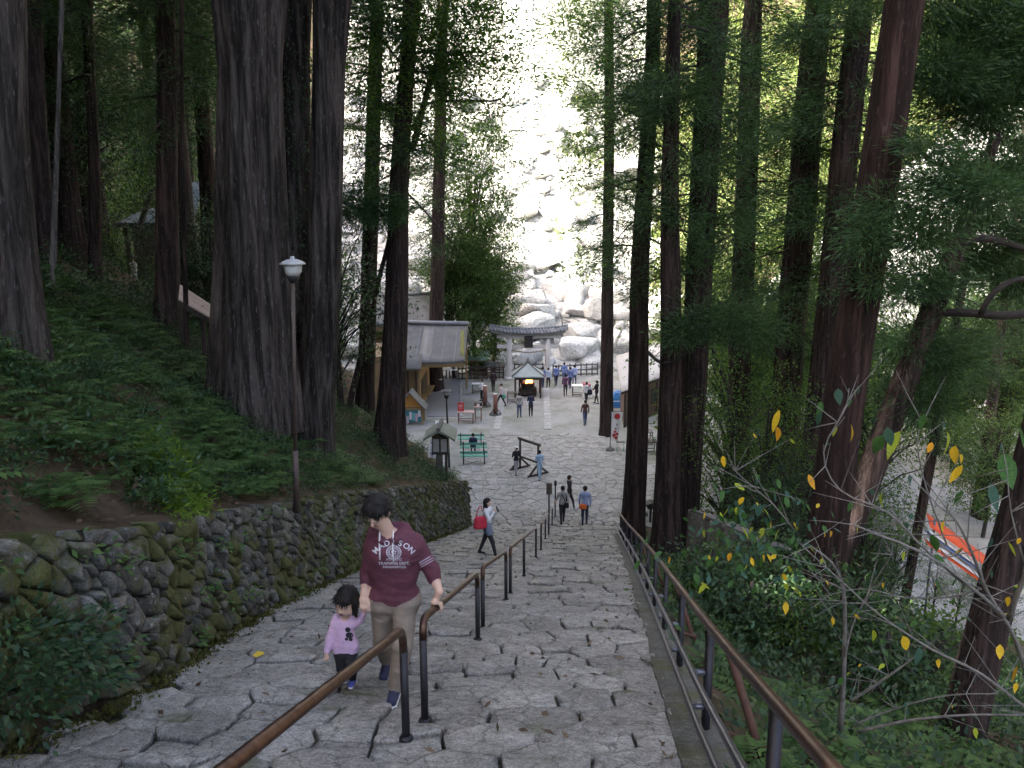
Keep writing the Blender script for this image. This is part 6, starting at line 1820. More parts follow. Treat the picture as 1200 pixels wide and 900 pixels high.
# tags: 0 skin, 1 top, 2 trousers, 3 shoes, 4 hair, 5 extra
def adult(H, pose='stand', stride=0.10, hair='short', sleeve=True, female=False, arms='down', skirt=False, lean=0.0, twist=0.0, hat=False):
    """figure facing +y, feet on z = 0, x to its right"""
    b = Body(); S = H
    def q(x, y, z): return np.array((x, y + lean * max(0, z - .5), z)) * S
    sit = pose == 'sit'
    hz = 0.30 if sit else 0.52
    dz = hz - 0.52
    kn = .36 if female else .40
    # torso
    b.cap(q(0, 0, .60 + dz), q(0, .0, .775 + dz), .070 * S, .088 * S, 1, .03 * S, ((0, 1, 0), .72))
    b.cap(q(-.075, -.005, .795 + dz), q(.075, -.005, .795 + dz), .047 * S, .047 * S, 1, .05 * S)
    b.cap(q(-.03, 0, .55 + dz), q(.03, 0, .55 + dz), .068 * S, .068 * S, 1 if not skirt else 2, .04 * S, ((0, 1, 0), .85))
    b.cap(q(0, -.005, .84 + dz), q(0, .005, .90 + dz), .030 * S, .028 * S, 0, .015 * S)
    # head
    b.cap(q(0, .008, .912 + dz), q(0, .003, .945 + dz), .044 * S, .052 * S, 0, .012 * S)
    b.cap(q(0, .055, .925 + dz), q(0, .060, .917 + dz), .007 * S, .008 * S, 0, .008 * S)
    for sx in (-1, 1): b.cap(q(sx * .052, .0, .93 + dz), q(sx * .053, -.002, .918 + dz), .009 * S, .007 * S, 0, .006 * S)
    ht = 5 if hat else 4
    b.cap(q(0, -.012, .955 + dz), q(0, -.004, .957 + dz), .057 * S, .055 * S, ht, .01 * S)
    b.cap(q(0, -.026, .93 + dz), q(0, -.022, .945 + dz), .047 * S, .05 * S, 4, .01 * S)
    if hair == 'long':
        b.cap(q(0, -.03, .93 + dz), q(0, -.045, .80 + dz), .048 * S, .035 * S, 4, .02 * S)
        for sx in (-1, 1): b.cap(q(sx * .042, -.01, .94 + dz), q(sx * .045, .0, .83 + dz), .02 * S, .014 * S, 4, .015 * S)
    # legs
    for sx in (-1, 1):
        st = stride * sx
        hip = q(sx * .045, 0, .50 + dz)
        if sit: knee, ank = q(sx * .06, .24, .285), q(sx * .06, .25, .04)
        else: knee, ank = q(sx * .05, st * .55 + .01, .275), q(sx * .048, st - .01, .045)
        lt = 2
        b.cap(hip, knee, .053 * S, .036 * S, lt, .02 * S); b.cap(knee, ank, .035 * S, .023 * S, 0 if skirt == 'bare' else lt, .02 * S)
        b.cap(ank + np.array((0, -.012, -.02)) * S, ank + np.array((sx * .008, .085, -.026)) * S, .023 * S, .017 * S, 3, .012 * S)
    if skirt: b.cap(q(0, 0, .56), q(0, 0, .43), .07 * S, .095 * S, 2, .03 * S, ((0, 1, 0), .8))
    # arms
    for sx in (-1, 1):
        sh = q(sx * .105, -.005, .795 + dz)
        mode = arms if isinstance(arms, str) else arms[0 if sx < 0 else 1]
        if mode == 'down': el, wr = q(sx * .135, -.02 - .3 * stride * sx, .645 + dz), q(sx * .135, .03 - .6 * stride * sx, .515 + dz)
        elif mode == 'front': el, wr = q(sx * .125, .03, .655 + dz), q(sx * .05, .13, .67 + dz)
        elif mode == 'phone': el, wr = q(sx * .115, .06, .68 + dz), q(sx * .035, .12, .79 + dz)
        elif mode == 'rail': el, wr = q(sx * .15, .0, .66 + dz), q(sx * .19, .06, .555 + dz)
        else: el, wr = q(sx * .125, .05, .66 + dz), q(sx * .09, .14, .60 + dz)
        b.cap(sh, el, .036 * S, .029 * S, 1, .02 * S); b.cap(el, wr, .028 * S, .020 * S, 1 if sleeve else 0, .012 * S)
        d = (wr - el) / np.linalg.norm(wr - el)
        b.cap(wr, wr + d * .045 * S, .019 * S, .015 * S, 0, .008 * S)
        b.cap(wr + d * .04 * S, wr + d * .075 * S + np.array((0, .008 * S, 0)), .014 * S, .009 * S, 0, .008 * S)
        b.cap(wr + d * .01 * S, wr + d * .04 * S + np.array((-sx * .012, .012, 0)) * S, .008 * S, .006 * S, 0, .006 * S)
    return b
def add_person(label, px, py, H, face, top, trou, shoes='black', vox=None, hat_mat=None, group='visitors on the square', at_y=None, z=None, **kw):
    g = G(px, py, 20) if at_y is None else np.array((at(px, py, at_y)[0], at_y, ground_z(at(px, py, at_y)[0], at_y)))
    if z is not None: g[2] = z
    b = adult(H, **kw)
    me = b.mesh('person', vox or H / 74.0, [m_skin, C[top], C[trou], C[shoes], m_hair, hat_mat or C['white']], (0, 0, 0))
    o = link('person', me, None, tuple(g), (0, 0, face)); tag(o, label, 'person', group)
    return o, g
PI = math.pi   # face 0: away from the camera (towards the gate); PI: towards the camera
P_ = add_person
P_('person in a black coat standing by the dark fence', 578, 459, 1.70, .3, 'black', 'black', stride=.04)
p2, g2 = P_('walking person in pale top and black trousers with a green bag', 587, 476, 1.65, PI * .6, 'pale', 'black', stride=.2)
P_('person in a white shirt beside the log post', 564.5, 470, 1.62, PI * .5, 'white', 'black', stride=.04, arms='front')
P_('person in a grey top and jeans standing before the pavilion', 608.5, 489, 1.72, -.2, 'grey', 'jeans', stride=.06)
P_('person in a navy top and dark trousers facing the incense fire', 622, 488, 1.66, 0, 'navy', 'black', stride=.03, arms='front')
P_('person in black behind the incense burner', 610, 458, 1.70, -.6, 'black', 'black', stride=.03)
P_('person in a purple jacket walking towards the gate', 662.5, 464, 1.70, -.1, 'purple', 'black', stride=.12)
P_('blue dressed visitor nearest the right gate pillar', 636, 454, 1.66, .2, 'blue', 'navy')
P_('visitor in a pale blue top just right of the gate pillar', 642.5, 454, 1.6, -.2, 'lblue', 'black')
P_('visitor in a blue jacket standing alone left of the blue group', 651.5, 452, 1.68, .1, 'blue', 'navy')
P_('tall visitor in blue behind the person in purple', 661, 449.5, 1.76, 0, 'blue', 'jeans')
P_('visitor in blue and dark trousers just right of the person in purple', 668, 455, 1.7, .3, 'blue', 'navy', stride=.12)
P_('rightmost visitor of the blue group by the pale fence', 673, 451.5, 1.68, -.3, 'paleblue', 'jeans')
_, g14 = P_('person in a white top with a black shoulder bag', 687, 473.5, 1.64, .3, 'white', 'black')
P_('person in a brown jacket and jeans walking by the slim cedar', 685.5, 498, 1.66, .1, 'brown', 'jeans', stride=.10)
P_('person all in black beside the slim cedar', 699, 473, 1.72, .9, 'black', 'black', stride=.12, arms='bag')
_, g19 = P_('man in a grey shirt with a shoulder strap holding the last handrail', 659, 613, 1.68, .15, 'grey', 'black', vox=.019, sleeve=False, arms=('rail', 'down'), group='visitors at the foot of the stairs')
P_('person dressed in black walking past the man in grey', 667, 597, 1.62, -1.3, 'black', 'black', 'white', vox=.019, stride=.14, group='visitors at the foot of the stairs')
_, g21 = P_('man in a blue shirt with an orange waist bag', 685, 615, 1.74, -.1, 'paleblue', 'navy', vox=.019, stride=.06, group='visitors at the foot of the stairs')
P_('person in a white hat and black top beside the timber frame', 605, 557, 1.58, .5, 'black', 'grey', vox=.02, stride=.10, hat=True, arms='front', group='visitors at the foot of the stairs')
P_('person in a light blue top leaning at the timber frame', 632.5, 562.5, 1.56, .3, 'lblue', 'lblue', vox=.02, stride=.12, lean=.12, arms='front', group='visitors at the foot of the stairs')
P_('seated person in a dark jacket on the middle green bench', 554.5, 533, 1.62, .05, 'navy', 'black', vox=.02, pose='sit', arms='front', z=0.0)
P_('person in white climbing through the dark left wood', 157, 322, 1.66, PI * .8, 'white', 'grey', vox=.024, at_y=34, group='visitors in the wood')
pw, gw = P_('woman in a white top, shorts and black tights looking at her phone', 572, 653, 1.60, -PI * .60, 'white', 'black', vox=.014, stride=.16, hair='long', female=True, arms=('phone', 'phone'), group='visitors at the foot of the stairs')
# shorts of the woman, her phone and her bag
def at_person(o, v): return np.array(o.matrix_basis @ Vector(v))
b = Body(); b.cap((-.05, 0, .90), (.05, 0, .90), .115, .115, 0, .03, ((0, 1, 0), .85))
for sx in (-1, 1): b.cap((sx * .075, sx * .03, .84), (sx * .078, sx * .06, .70), .095, .105, 0, .03)
link('shorts', b.mesh('shorts', .014, [C['shorts']], (0, 0, 0)), pw)
def handbag(name, label, loc, rz, w_, d_, h_, mat, strap=.35, vox=.012):
    t = thing(name, label, 'bag', loc, rz)
    b = Body(); b.cap((-w_ / 2 + d_ / 2, 0, d_ * .5), (w_ / 2 - d_ / 2, 0, d_ * .5), d_ / 2, d_ / 2, 0, .02); b.cap((-w_ / 2 + d_ / 2 + .02, 0, h_ - d_ * .4), (w_ / 2 - d_ / 2 - .02, 0, h_ - d_ * .4), d_ * .38, d_ * .38, 0, .06); b.cap((0, 0, d_ * .5), (0, 0, h_ - d_ * .4), d_ * .55, d_ * .42, 0, .1)
    b.cap((-w_ / 4, 0, d_ * .5), (-w_ / 4, 0, h_ - d_ * .4), d_ * .5, d_ * .4, 0, .1); b.cap((w_ / 4, 0, d_ * .5), (w_ / 4, 0, h_ - d_ * .4), d_ * .5, d_ * .4, 0, .1)
    link('pouch', b.mesh('pouch', vox, [mat], (0, 0, 0)), t)
    k = B(); k.tube([(-w_ * .32, 0, h_ - .04)] + [(-w_ * .32 + w_ * .64 * u, .02, h_ + strap * math.sin(math.pi * u)) for u in (.15, .35, .5, .65, .85)] + [(w_ * .32, 0, h_ - .04)], .012, 6); k.build('strap', mat, t)
    return t
handbag('red_shoulder_bag', 'large red tote bag on the shoulder of the woman with the phone', (gw[0] - .19, gw[1] - .14, gw[2] + .84), .3, .36, .13, .29, C['red'], .30)
b = B(); b.box((0, 0, 0), (.08, .012, .155), bev=.004); ph = b.build('phone', C['black'], None, loc=tuple(at_person(pw, (0, .27, 1.33)))); ph.rotation_euler = (.5, 0, -PI * .60); tag(ph, 'dark phone held up by the woman with the red bag', 'phone')
handbag('orange_waist_bag', 'orange bag at the back of the man in the blue shirt', (g21[0] - .10, g21[1] - .20, g21[2] + .80), -.1, .30, .12, .18, C['orange'], .02)
handbag('black_shoulder_bag', 'black bag hanging beside the person in white near the slim cedar', (g14[0] + .24, g14[1] - .05, .72), .3, .34, .18, .34, C['black'], .4, .018)
handbag('green_hand_bag', 'small green bag of the walking person in the pale top', (g2[0] + .22, g2[1] - .05, .62), .3, .24, .12, .22, cloth('bag_green', (.1, .35, .2)), .2, .016)
sb = thing('shoulder_bag', 'dark bag with a strap across the man in grey', 'bag', (g19[0] + .16, g19[1] - .16, g19[2] + .85))
b = B(); b.box((0, 0, 0), (.2, .1, .24), bev=.03); b.build('pouch', C['black'], sb)
b = B(); b.tube([(-.02, .0, .1), (-.12, .0, .32), (-.22, .04, .5), (-.24, .14, .53)], .018, 6); b.build('strap', C['black'], sb)

# ---------------------------------------------------------------- the man with the maroon sweatshirt (survey points from the photograph)
def figure_man():
    Y = 5.72
    ff = stair_pt(463, 824) + (0, 0, .025); rf = stair_pt(452, 796) + (0, 0, .025)
    A = lambda px, py, dy=0.0: at(px, py, Y + dy)
    b = Body()
    T = 1
    fw = np.array((0, -1.0, 0))                       # he faces the camera
    neck = A(450, 622, .03); chestL, chestR = A(441, 640, .02), A(484, 640, .02)
    waist = A(463, 684, .04); hipc = A(461, 706, .05)
    up = np.array((0, 0, 1.0))
    ax = (fw, .74)
    b.cap(A(461, 652, .03), A(463, 690, .05), .165, .158, T, .05, ax)
    b.cap(A(442, 638, .04), A(482, 637, .04), .088, .088, T, .07)
    b.cap(A(448, 650, .0), A(476, 650, .0), .095, .095, T, .06)
    b.cap(A(450, 668, .04), A(474, 668, .04), .112, .112, T, .05, (fw, .9))
    b.cap(A(448, 699, .05), A(476, 699, .05), .100, .100, T, .05, (fw, .92))
    # hood folds round the neck
    b.cap(A(436, 627, .07), A(447, 634, -.07), .040, .028, T, .03); b.cap(A(476, 622, .08), A(463, 633, -.07), .048, .028, T, .03); b.cap(A(440, 621, .13), A(472, 619, .13), .052, .055, T, .04)
    # neck and head, bowed towards the child
    b.cap(A(456, 626, .04), A(448, 611, -.01), .055, .054, 0, .025)
    hc = A(442, 600, -.02); fd = np.array((-.28, -.80, -.52)); fd /= np.linalg.norm(fd); hu = np.array((-.05, -.5, .86)); hu -= fd * (hu @ fd); hu /= np.linalg.norm(hu); hs = np.cross(fd, hu)
    h = lambda f, s_, u: hc + fd * f + hs * s_ + hu * u
    b.cap(h(.0, 0, .035), h(-.03, 0, .02), .082, .086, 0, .02); b.cap(h(.03, 0, -.03), h(.045, 0, -.085), .062, .036, 0, .03)
    for s_ in (-1, 1):
        b.cap(h(.05, s_ * .03, -.03), h(.04, s_ * .035, -.05), .026, .026, 0, .02)          # cheeks
        b.cap(h(-.01, s_ * .083, -.005), h(-.012, s_ * .082, -.035), .016, .012, 0, .008)   # ears
    b.cap(h(.088, 0, .005), h(.104, 0, -.030), .010, .014, 0, .008); b.cap(h(.083, -.018, -.058), h(.083, .018, -.058), .007, .007, 5, .004)
    # hair
    b.cap(h(-.022, 0, .062), h(-.05, 0, .015), .092, .088, 4, .015); b.cap(h(.045, -.045, .082), h(.045, .045, .082), .040, .040, 4, .02); b.cap(h(.070, -.04, .055), h(.068, .04, .062), .020, .024, 4, .015)
    for s_ in (-1, 1): b.cap(h(.01, s_ * .075, .045), h(.0, s_ * .080, .005), .026, .014, 4, .012)
    rgh = random.Random(1)
    for k in range(26):
        a = rgh.uniform(0, 6.28); e = rgh.uniform(.2, 1.4)
        v = fd * (math.cos(a) * math.cos(e) * .09 - .02) + hs * math.sin(a) * math.cos(e) * .092 + hu * (.05 + .085 * math.sin(e))
        b.cap(hc + v * .9, hc + v * 1.06 + hs * rgh.uniform(-.02, .02) + fd * rgh.uniform(-.01, .03), .022, .010, 4, .01)
    # image-right arm to the rail
    shR = A(487, 637, .05); elR = A(506, 668, .06); wrR = A(515, 693, -.02)
    b.cap(shR, elR, .070, .060, T, .04); b.cap(elR, A(508.5, 677, .04), .062, .056, T, .02); 
    b.cap(A(508, 674, .04), wrR, .044, .029, 0, .015)
    # rail line there
    ra, rb = q0 + (0, 0, RH), p1 + (0, 0, RH); rd = (rb - ra) / np.linalg.norm(rb - ra)
    hp = A(517.5, 703, 0); tpar = (hp - ra) @ rd; on = ra + rd * max(.16, tpar)
    palm = on + up * .055 - rd * .01
    b.cap(wrR, palm + rd * .02, .029, .030, 0, .015); b.cap(palm - rd * .028, palm + rd * .032, .024, .024, 0, .015)
    side = np.cross(rd, up); side /= np.linalg.norm(side)
    if side @ fw < 0: side = -side                     # fingers close on the near side
    for k in range(4):
        c = on + rd * (-.034 + .024 * k); L = (.9, 1.0, 1.02, .85)[k]
        k0 = c + up * .052 + side * .012; k1 = c + up * .040 + side * .046 * L; k2 = c + up * .004 + side * .056 * L; k3 = c - up * .026 * L + side * .038
        b.cap(k0, k1, .0115, .0105, 0, .006); b.cap(k1, k2, .0100, .0092, 0, .004); b.cap(k2, k3, .0088, .0075, 0, .003)
    th = on + rd * .05
    b.cap(palm + rd * .02 - side * .015, th + up * .03 - side * .03, .014, .012, 0, .008); b.cap(th + up * .03 - side * .03, th - up * .01 - side * .042, .011, .009, 0, .004)
    # image-left arm down to the child's hand
    shL = A(437, 640, .05); elL = A(430.5, 672, .08); wrL = A(427, 694, .02)
    b.cap(shL, elL, .066, .056, T, .04); b.cap(elL, A(429.5, 681, .06), .056, .05, T, .02); b.cap(A(430, 677, .06), wrL, .042, .028, 0, .015)
    hd = A(426.5, 704, 0.0)
    b.cap(wrL, hd, .028, .026, 0, .015); b.cap(hd + (-.012, 0, .01), hd + (.014, 0, -.008), .026, .024, 0, .012)
    for k in range(4):
        a0 = hd + np.array((-.022 + .014 * k, -.012, -.012)); a1 = a0 + np.array((.004, -.018, -.032)); a2 = a1 + np.array((.008, .010, -.026))
        b.cap(a0, a1, .0105, .0098, 0, .005); b.cap(a1, a2, .0094, .008, 0, .003)
    b.cap(hd + (.02, -.01, .012), hd + (.034, -.022, -.022), .0125, .010, 0, .006); b.cap(hd + (.034, -.022, -.022), hd + (.028, -.026, -.05), .010, .008, 0, .004)
    # trousers
    b.cap(A(448, 702, .05), A(477, 702, .05), .105, .105, 2, .05, (fw, .9))
    kR, kL = A(472, 757, -.06), A(449, 752, .16)
    aR = ff + (0.01, .03, .10); aL = rf + (0, .05, .12)
    b.cap(A(475, 708, .04), kR, .098, .076, 2, .04); b.cap(kR, aR + (0, .0, .02), .077, .068, 2, .03); b.cap(A(448, 708, .06), kL, .096, .074, 2, .04); b.cap(kL, aL + (0, 0, .03), .075, .066, 2, .03)
    for a_, s_ in ((ff, -.01), (rf, .0)):
        b.cap(a_ + (0, .10, .06), a_ + (s_, -.11, .052), .047, .040, 3, .02); b.cap(a_ + (0, .11, .020), a_ + (s_, -.125, .018), .045, .043, 7, .004, (up, .5))
    mats = [m_skin, C['maroon'], C['khaki'], C['navy'], m_hair, mat_plain('lip', (0.36, 0.15, 0.13), None, 9, .5, 0), cloth('stripe', (.40, .30, .36)), C['white']]
    o = link('person', b.mesh('person', .0075, mats, tuple(ff), .010), None, tuple(ff)); tag(o, 'man in a maroon MADISON sweatshirt and khaki trousers holding the handrail', 'person')
    global MANHEAD
    MANHEAD = h
    return o, b, A, fw
man, manb, MA, mfw = figure_man()

from mathutils.bvhtree import BVHTree
def wrap_print(o, name, polys, mat, off=.003):
    """lays flat shapes (lists of world points + faces) on the surface of o as a thin print"""
    me = o.data; L = Vector(o.location)
    bvh = BVHTree.FromPolygons([v.co + L for v in me.vertices], [tuple(p.vertices) for p in me.polygons])
    V = []; F = []
    for vs, fs in polys:
        k = len(V)
        for v in vs:
            d = (Vector(v) - Vector((0, 0, CAMZ))).normalized()
            hit_, nrm_, _, _ = bvh.ray_cast(Vector(v) - d * .8, d)
            V.append(tuple((hit_ - d * off) if hit_ else Vector(v)))
        F += [[k + i for i in f] for f in fs]
    return link(name, mesh_np(name, np.array(V) - np.array(L), F, mat), o)
def text_shape(txt, size):
    cu = bpy.data.curves.new('print', 'FONT'); cu.body = txt; cu.size = size; cu.align_x = 'CENTER'; cu.resolution_u = 3; cu.offset = size * .018
    ob = bpy.data.objects.new('print', cu); COL.objects.link(ob)
    bpy.context.view_layer.update()
    me = ob.to_mesh(); bm = bmesh.new(); bm.from_mesh(me)
    bmesh.ops.triangulate(bm, faces=bm.faces[:]); bmesh.ops.subdivide_edges(bm, edges=[e for e in bm.edges if e.calc_length() > size * .35], cuts=1, use_grid_fill=False)
    bmesh.ops.triangulate(bm, faces=bm.faces[:])
    bm.verts.index_update()
    vs = [tuple(v.co) for v in bm.verts]; fs = [[v.index for v in f.verts] for f in bm.faces]
    bm.free(); ob.to_mesh_clear(); bpy.data.objects.remove(ob); bpy.data.curves.remove(cu)
    return vs, fs
def chest(x, y, cpx=(461.5, 648)):                 # sweatshirt print plane: metres right / up of the print centre (seen from the front)
    c = MA(*cpx, -.15); return c + np.array((x, 0, y))
polys = []
word = 'MADISON'; R = .150
for k, ch in enumerate(word):
    ang = (k - 3) * 0.295
    vs, fs = text_shape(ch, .062)
    ca, sa = math.cos(-ang), math.sin(-ang)
    cx, cy = R * math.sin(ang), R * math.cos(ang) - R + .062
    polys.append(([chest(cx + v[0] * ca - v[1] * sa, cy + v[0] * sa + v[1] * ca) for v in vs], fs))
for txt, sz, dy in (('ATHLETIC', .026, -.060), ('TRAINING DEPT.', .031, -.092), ('INDIANAPOLIS', .026, -.120)):
    vs, fs = text_shape(txt, sz); polys.append(([chest(v[0], v[1] + dy) for v in vs], fs))
def ring_shape(r0, r1, n=36, ang0=0, ang1=2 * PI):
    vs = []; fs = []
    for k in range(n + 1):
        a = ang0 + (ang1 - ang0) * k / n; vs += [chest(r0 * math.cos(a), .005 + r0 * math.sin(a)), chest(r1 * math.cos(a), .005 + r1 * math.sin(a))]
        if k: fs.append([2 * k - 2, 2 * k - 1, 2 * k + 1, 2 * k])
    return vs, fs
m_print = mat_plain('white_print', (0.55, 0.54, 0.58), (0.45, 0.44, 0.48), 60, .8, 0)
polys.append(ring_shape(.050, .056)); polys.append(ring_shape(.030, .034))
for k in range(18): polys.append(ring_shape(.037, .046, 2, k * 2 * PI / 18, k * 2 * PI / 18 + .17))
for k in range(5): polys.append(ring_shape(.004 + .002 * k, .020 + .003 * (k % 2), 3, k * 1.257, k * 1.257 + .75))
wrap_print(man, 'chest_print', polys, m_print)
def string(pts):
    w = B()
    L = np.array(man.location)
    w.tube([p - L for p in pts], .0058, 6); return link('drawstring', w.mesh('drawstring', C['white']), man)
bv = BVHTree.FromPolygons([v.co + Vector(man.location) for v in man.data.vertices], [tuple(p.vertices) for p in man.data.polygons])
def onman(px, py, off=.006):
    d = Vector(ray(px, py)).normalized(); h_, n_, i_, _ = bv.ray_cast(Vector((0, 0, CAMZ)), d); return np.array(h_ - d * off) if h_ else MA(px, py, -.15)
def face_marks(o, h, specs, mat, name):
    polys = []
    for (s0, u0, s1, u1, w_) in specs:
        n = 5; vs = []; fs = []
        for k in range(n + 1):
            t = k / n; ww = w_ * math.sin(math.pi * (.12 + .76 * t))
            c = h(.12, s0 + (s1 - s0) * t, u0 + (u1 - u0) * t); d = h(0, 0, 1) - h(0, 0, 0)
            vs += [c + d * ww, c - d * ww]
            if k: fs.append([2 * k - 2, 2 * k - 1, 2 * k + 1, 2 * k])
        polys.append((vs, fs))
    return wrap_print(o, name, polys, mat, .0015)
def strands(o, hair_c, h, n, seed, L, spread, name='hair'):
    """thin locks lying over the hair"""
    rg = np.random.default_rng(seed)
    me = o.data; loc = np.array(o.location)
    hp = [p for p in me.polygons if p.material_index == 4]
    top = h(-.03, 0, .12) - loc; P = []; D = []; N = []
    for k in rg.integers(0, len(hp), n):
        c = np.array(hp[k].center); nr = np.array(hp[k].normal); d = c - top; d = d - nr * (d @ nr); d /= np.linalg.norm(d) + 1e-6
        P.append(c - nr * .002); D.append(d + nr * .25 * rg.random() + rg.normal(size=3) * spread); N.append(nr)
    V, F = leaf_arrays(np.array(P), np.array(D), np.array(N), L * rg.uniform(.6, 1.4, n), rg.uniform(.004, .009, n))
    return link(name, mesh_np(name, V, F, m_hair), o)
strands(man, None, MANHEAD, 650, 3, .05, .30)
face_marks(man, MANHEAD, [(-.046, .000, -.018, -.002, .004), (.046, .000, .018, -.002, .004)], m_hair, 'eyes')
face_marks(man, MANHEAD, [(-.050, .022, -.015, .020, .004), (.050, .022, .015, .020, .004)], m_hair, 'brows')
sl_ = []
for k, (t0, t1) in enumerate(((0, .22), (.34, .52), (.64, .80))):
    a0, a1, b0_, b1_ = np.array((491, 659)), np.array((494, 667)), np.array((509, 648)), np.array((512, 657))
    vs = []; fs = []
    for j in range(7):
        u = j / 6
        for t in (t0, t1): q = (a0 + (a1 - a0) * t) * (1 - u) + (b0_ + (b1_ - b0_) * t) * u; vs.append(MA(q[0], q[1], -.05))
        if j: fs.append([2 * j - 2, 2 * j - 1, 2 * j + 1, 2 * j])
    sl_.append((vs, fs))
wrap_print(man, 'sleeve_stripes', sl_, cloth('stripe', (.40, .30, .36)), .003)
string([onman(445, 623), onman(444.8, 632), onman(444.6, 641), onman(445, 649), onman(445, 656)])
string([onman(461, 622), onman(460.5, 630), onman(460, 640), onman(460.3, 650), onman(461, 658)])

# ---------------------------------------------------------------- the child
def figure_child():
    Y = 5.95
    f1, f2 = stair_pt(413, 806) + (0, 0, .02), stair_pt(404, 803) + (0, 0, .02)
    A = lambda px, py, dy=0.0: at(px, py, Y + dy)
    b = Body(); fw = np.array((0, -1.0, 0)); up = np.array((0, 0, 1.0))
    b.cap(A(403, 736, .03), A(404, 752, .03), .082, .092, 1, .03, (fw, .8)); b.cap(A(395, 730, .03), A(412, 729, .03), .045, .045, 1, .03); b.cap(A(398, 757, .03), A(411, 757, .03), .070, .070, 1, .02, (fw, .9))
    b.cap(A(394, 724, .06), A(413, 723, .06), .032, .032, 1, .02)
    b.cap(A(405, 724, .03), A(406, 716, .02), .034, .034, 0, .015)
    hc = A(405.5, 707.5, 0); fd = np.array((-.42, -.88, -.18)); fd /= np.linalg.norm(fd); hu = np.array((0, -.1, 1.0)); hu -= fd * (hu @ fd); hu /= np.linalg.norm(hu); hs = np.cross(fd, hu)
    h = lambda f, s_, u: hc + fd * f + hs * s_ + hu * u
    b.cap(h(0, 0, .02), h(0, 0, -.02), .080, .076, 0, .02); b.cap(h(.035, -.03, -.035), h(.035, .03, -.035), .040, .040, 0, .02); b.cap(h(.04, 0, -.06), h(.038, 0, -.07), .030, .028, 0, .02)
    b.cap(h(.078, 0, -.018), h(.084, 0, -.028), .009, .011, 0, .006)
    b.cap(h(.070, -.020, -.052), h(.070, .020, -.052), .008, .008, 5, .004)
    b.cap(h(-.03, 0, .055), h(-.045, 0, .0), .090, .086, 4, .015); b.cap(h(.040, -.042, .062), h(.040, .042, .062), .034, .034, 4, .015); b.cap(h(.064, -.038, .046), h(.064, .038, .046), .013, .013, 4, .008)
    for s_ in (-1, 1): b.cap(h(-.005, s_ * .076, .03), h(.0, s_ * .078, -.055), .034, .026, 4, .02)
    b.cap(h(-.06, 0, .0), h(-.055, 0, -.06), .07, .055, 4, .02)
    # arms: one raised to the man's hand, one hanging
    shR, elR, wrR = A(414, 731, .03), A(421, 727, .02), A(426, 719, -.01)
    b.cap(shR, elR, .042, .036, 1, .02); b.cap(elR, wrR, .035, .026, 1, .012); hd = A(427, 712.5, -.02)
    b.cap(wrR, hd, .019, .018, 0, .008)
    for k in range(4): a0 = hd + np.array((-.016 + .010 * k, -.006, .004)); b.cap(a0, a0 + (.0, -.012, .022), .0072, .0068, 0, .003); b.cap(a0 + (0, -.012, .022), a0 + (.002, .004, .034), .0066, .006, 0, .003)
    b.cap(hd + (-.014, -.008, -.004), hd + (-.026, -.016, .018), .0075, .006, 0, .004)
    shL, elL, wrL = A(393, 732, .03), A(387, 748, .02), A(383.5, 762, -.02)
    b.cap(shL, elL, .042, .037, 1, .02); b.cap(elL, wrL, .036, .027, 1, .012); hl = A(382.5, 768, -.03)
    b.cap(wrL, hl, .018, .018, 0, .008)
    for k in range(4): a0 = hl + np.array((-.014 + .009 * k, -.008, -.008)); b.cap(a0, a0 + (0, -.008, -.020), .0072, .0068, 0, .003); b.cap(a0 + (0, -.008, -.020), a0 + (0, .004, -.034), .0066, .006, 0, .003)
    b.cap(hl + (.014, -.01, 0), hl + (.022, -.018, -.02), .0075, .006, 0, .004)
    # legs
    b.cap(A(400, 763, .03), A(409, 763, .03), .058, .058, 2, .03)
    for hip, kn, ft in ((A(411, 765, .03), A(413, 784, -.02), f1), (A(399, 765, .03), A(401, 783, .06), f2 + (0, .06, 0))):
        b.cap(hip, kn, .056, .045, 2, .02); b.cap(kn, ft + (0, .02, .06), .044, .034, 2, .02); b.cap(ft + (0, .05, .03), ft + (0, -.05, .026), .028, .024, 3, .012); b.cap(ft + (0, .055, .010), ft + (0, -.06, .010), .026, .024, 7, .003, (up, .45))
    mats = [m_skin, C['pink'], C['black'], cloth('shoe_blue', (.10, .12, .45)), m_hair, MATS['lip'], C['white'], C['white']]
    o = link('person', b.mesh('person', .0068, mats, tuple(f1), .006), None, tuple(f1)); tag(o, 'small child in a pink hooded jacket holding the man\'s hand', 'person')
    # print on the jacket and a white stripe down the trouser leg
    def disc(px, py, r, sx=1.0):
        c = A(px, py, -.12); return [c] + [c + np.array((math.cos(k * .5236) * r * sx, 0, math.sin(k * .5236) * r)) for k in range(12)], [[0, 1 + k, 1 + (k + 1) % 12] for k in range(12)]
    strands(o, None, h, 500, 4, .045, .12)
    face_marks(o, h, [(-.046, -.004, -.016, -.006, .008), (.046, -.004, .016, -.006, .008)], m_hair, 'eyes')
    wrap_print(o, 'jacket_print', [disc(407.5, 738, .022), disc(409.5, 744.5, .026, 1.2), disc(406, 749, .014), disc(411, 749.5, .016)], C['black'], .003)
    w = []
    for py in range(770, 798, 3):
        for k in (0,): 
            c0 = A(418.5 - (py - 770) * .02, py, -.1); c1 = A(418.5 - (py - 767) * .02, py + 3, -.1); w.append(([c0 + (-.006, 0, 0), c0 + (.006, 0, 0), c1 + (.006, 0, 0), c1 + (-.006, 0, 0)], [[3, 2, 1, 0]]))
    wrap_print(o, 'trouser_stripe', w, C['white'], .003)
figure_child()
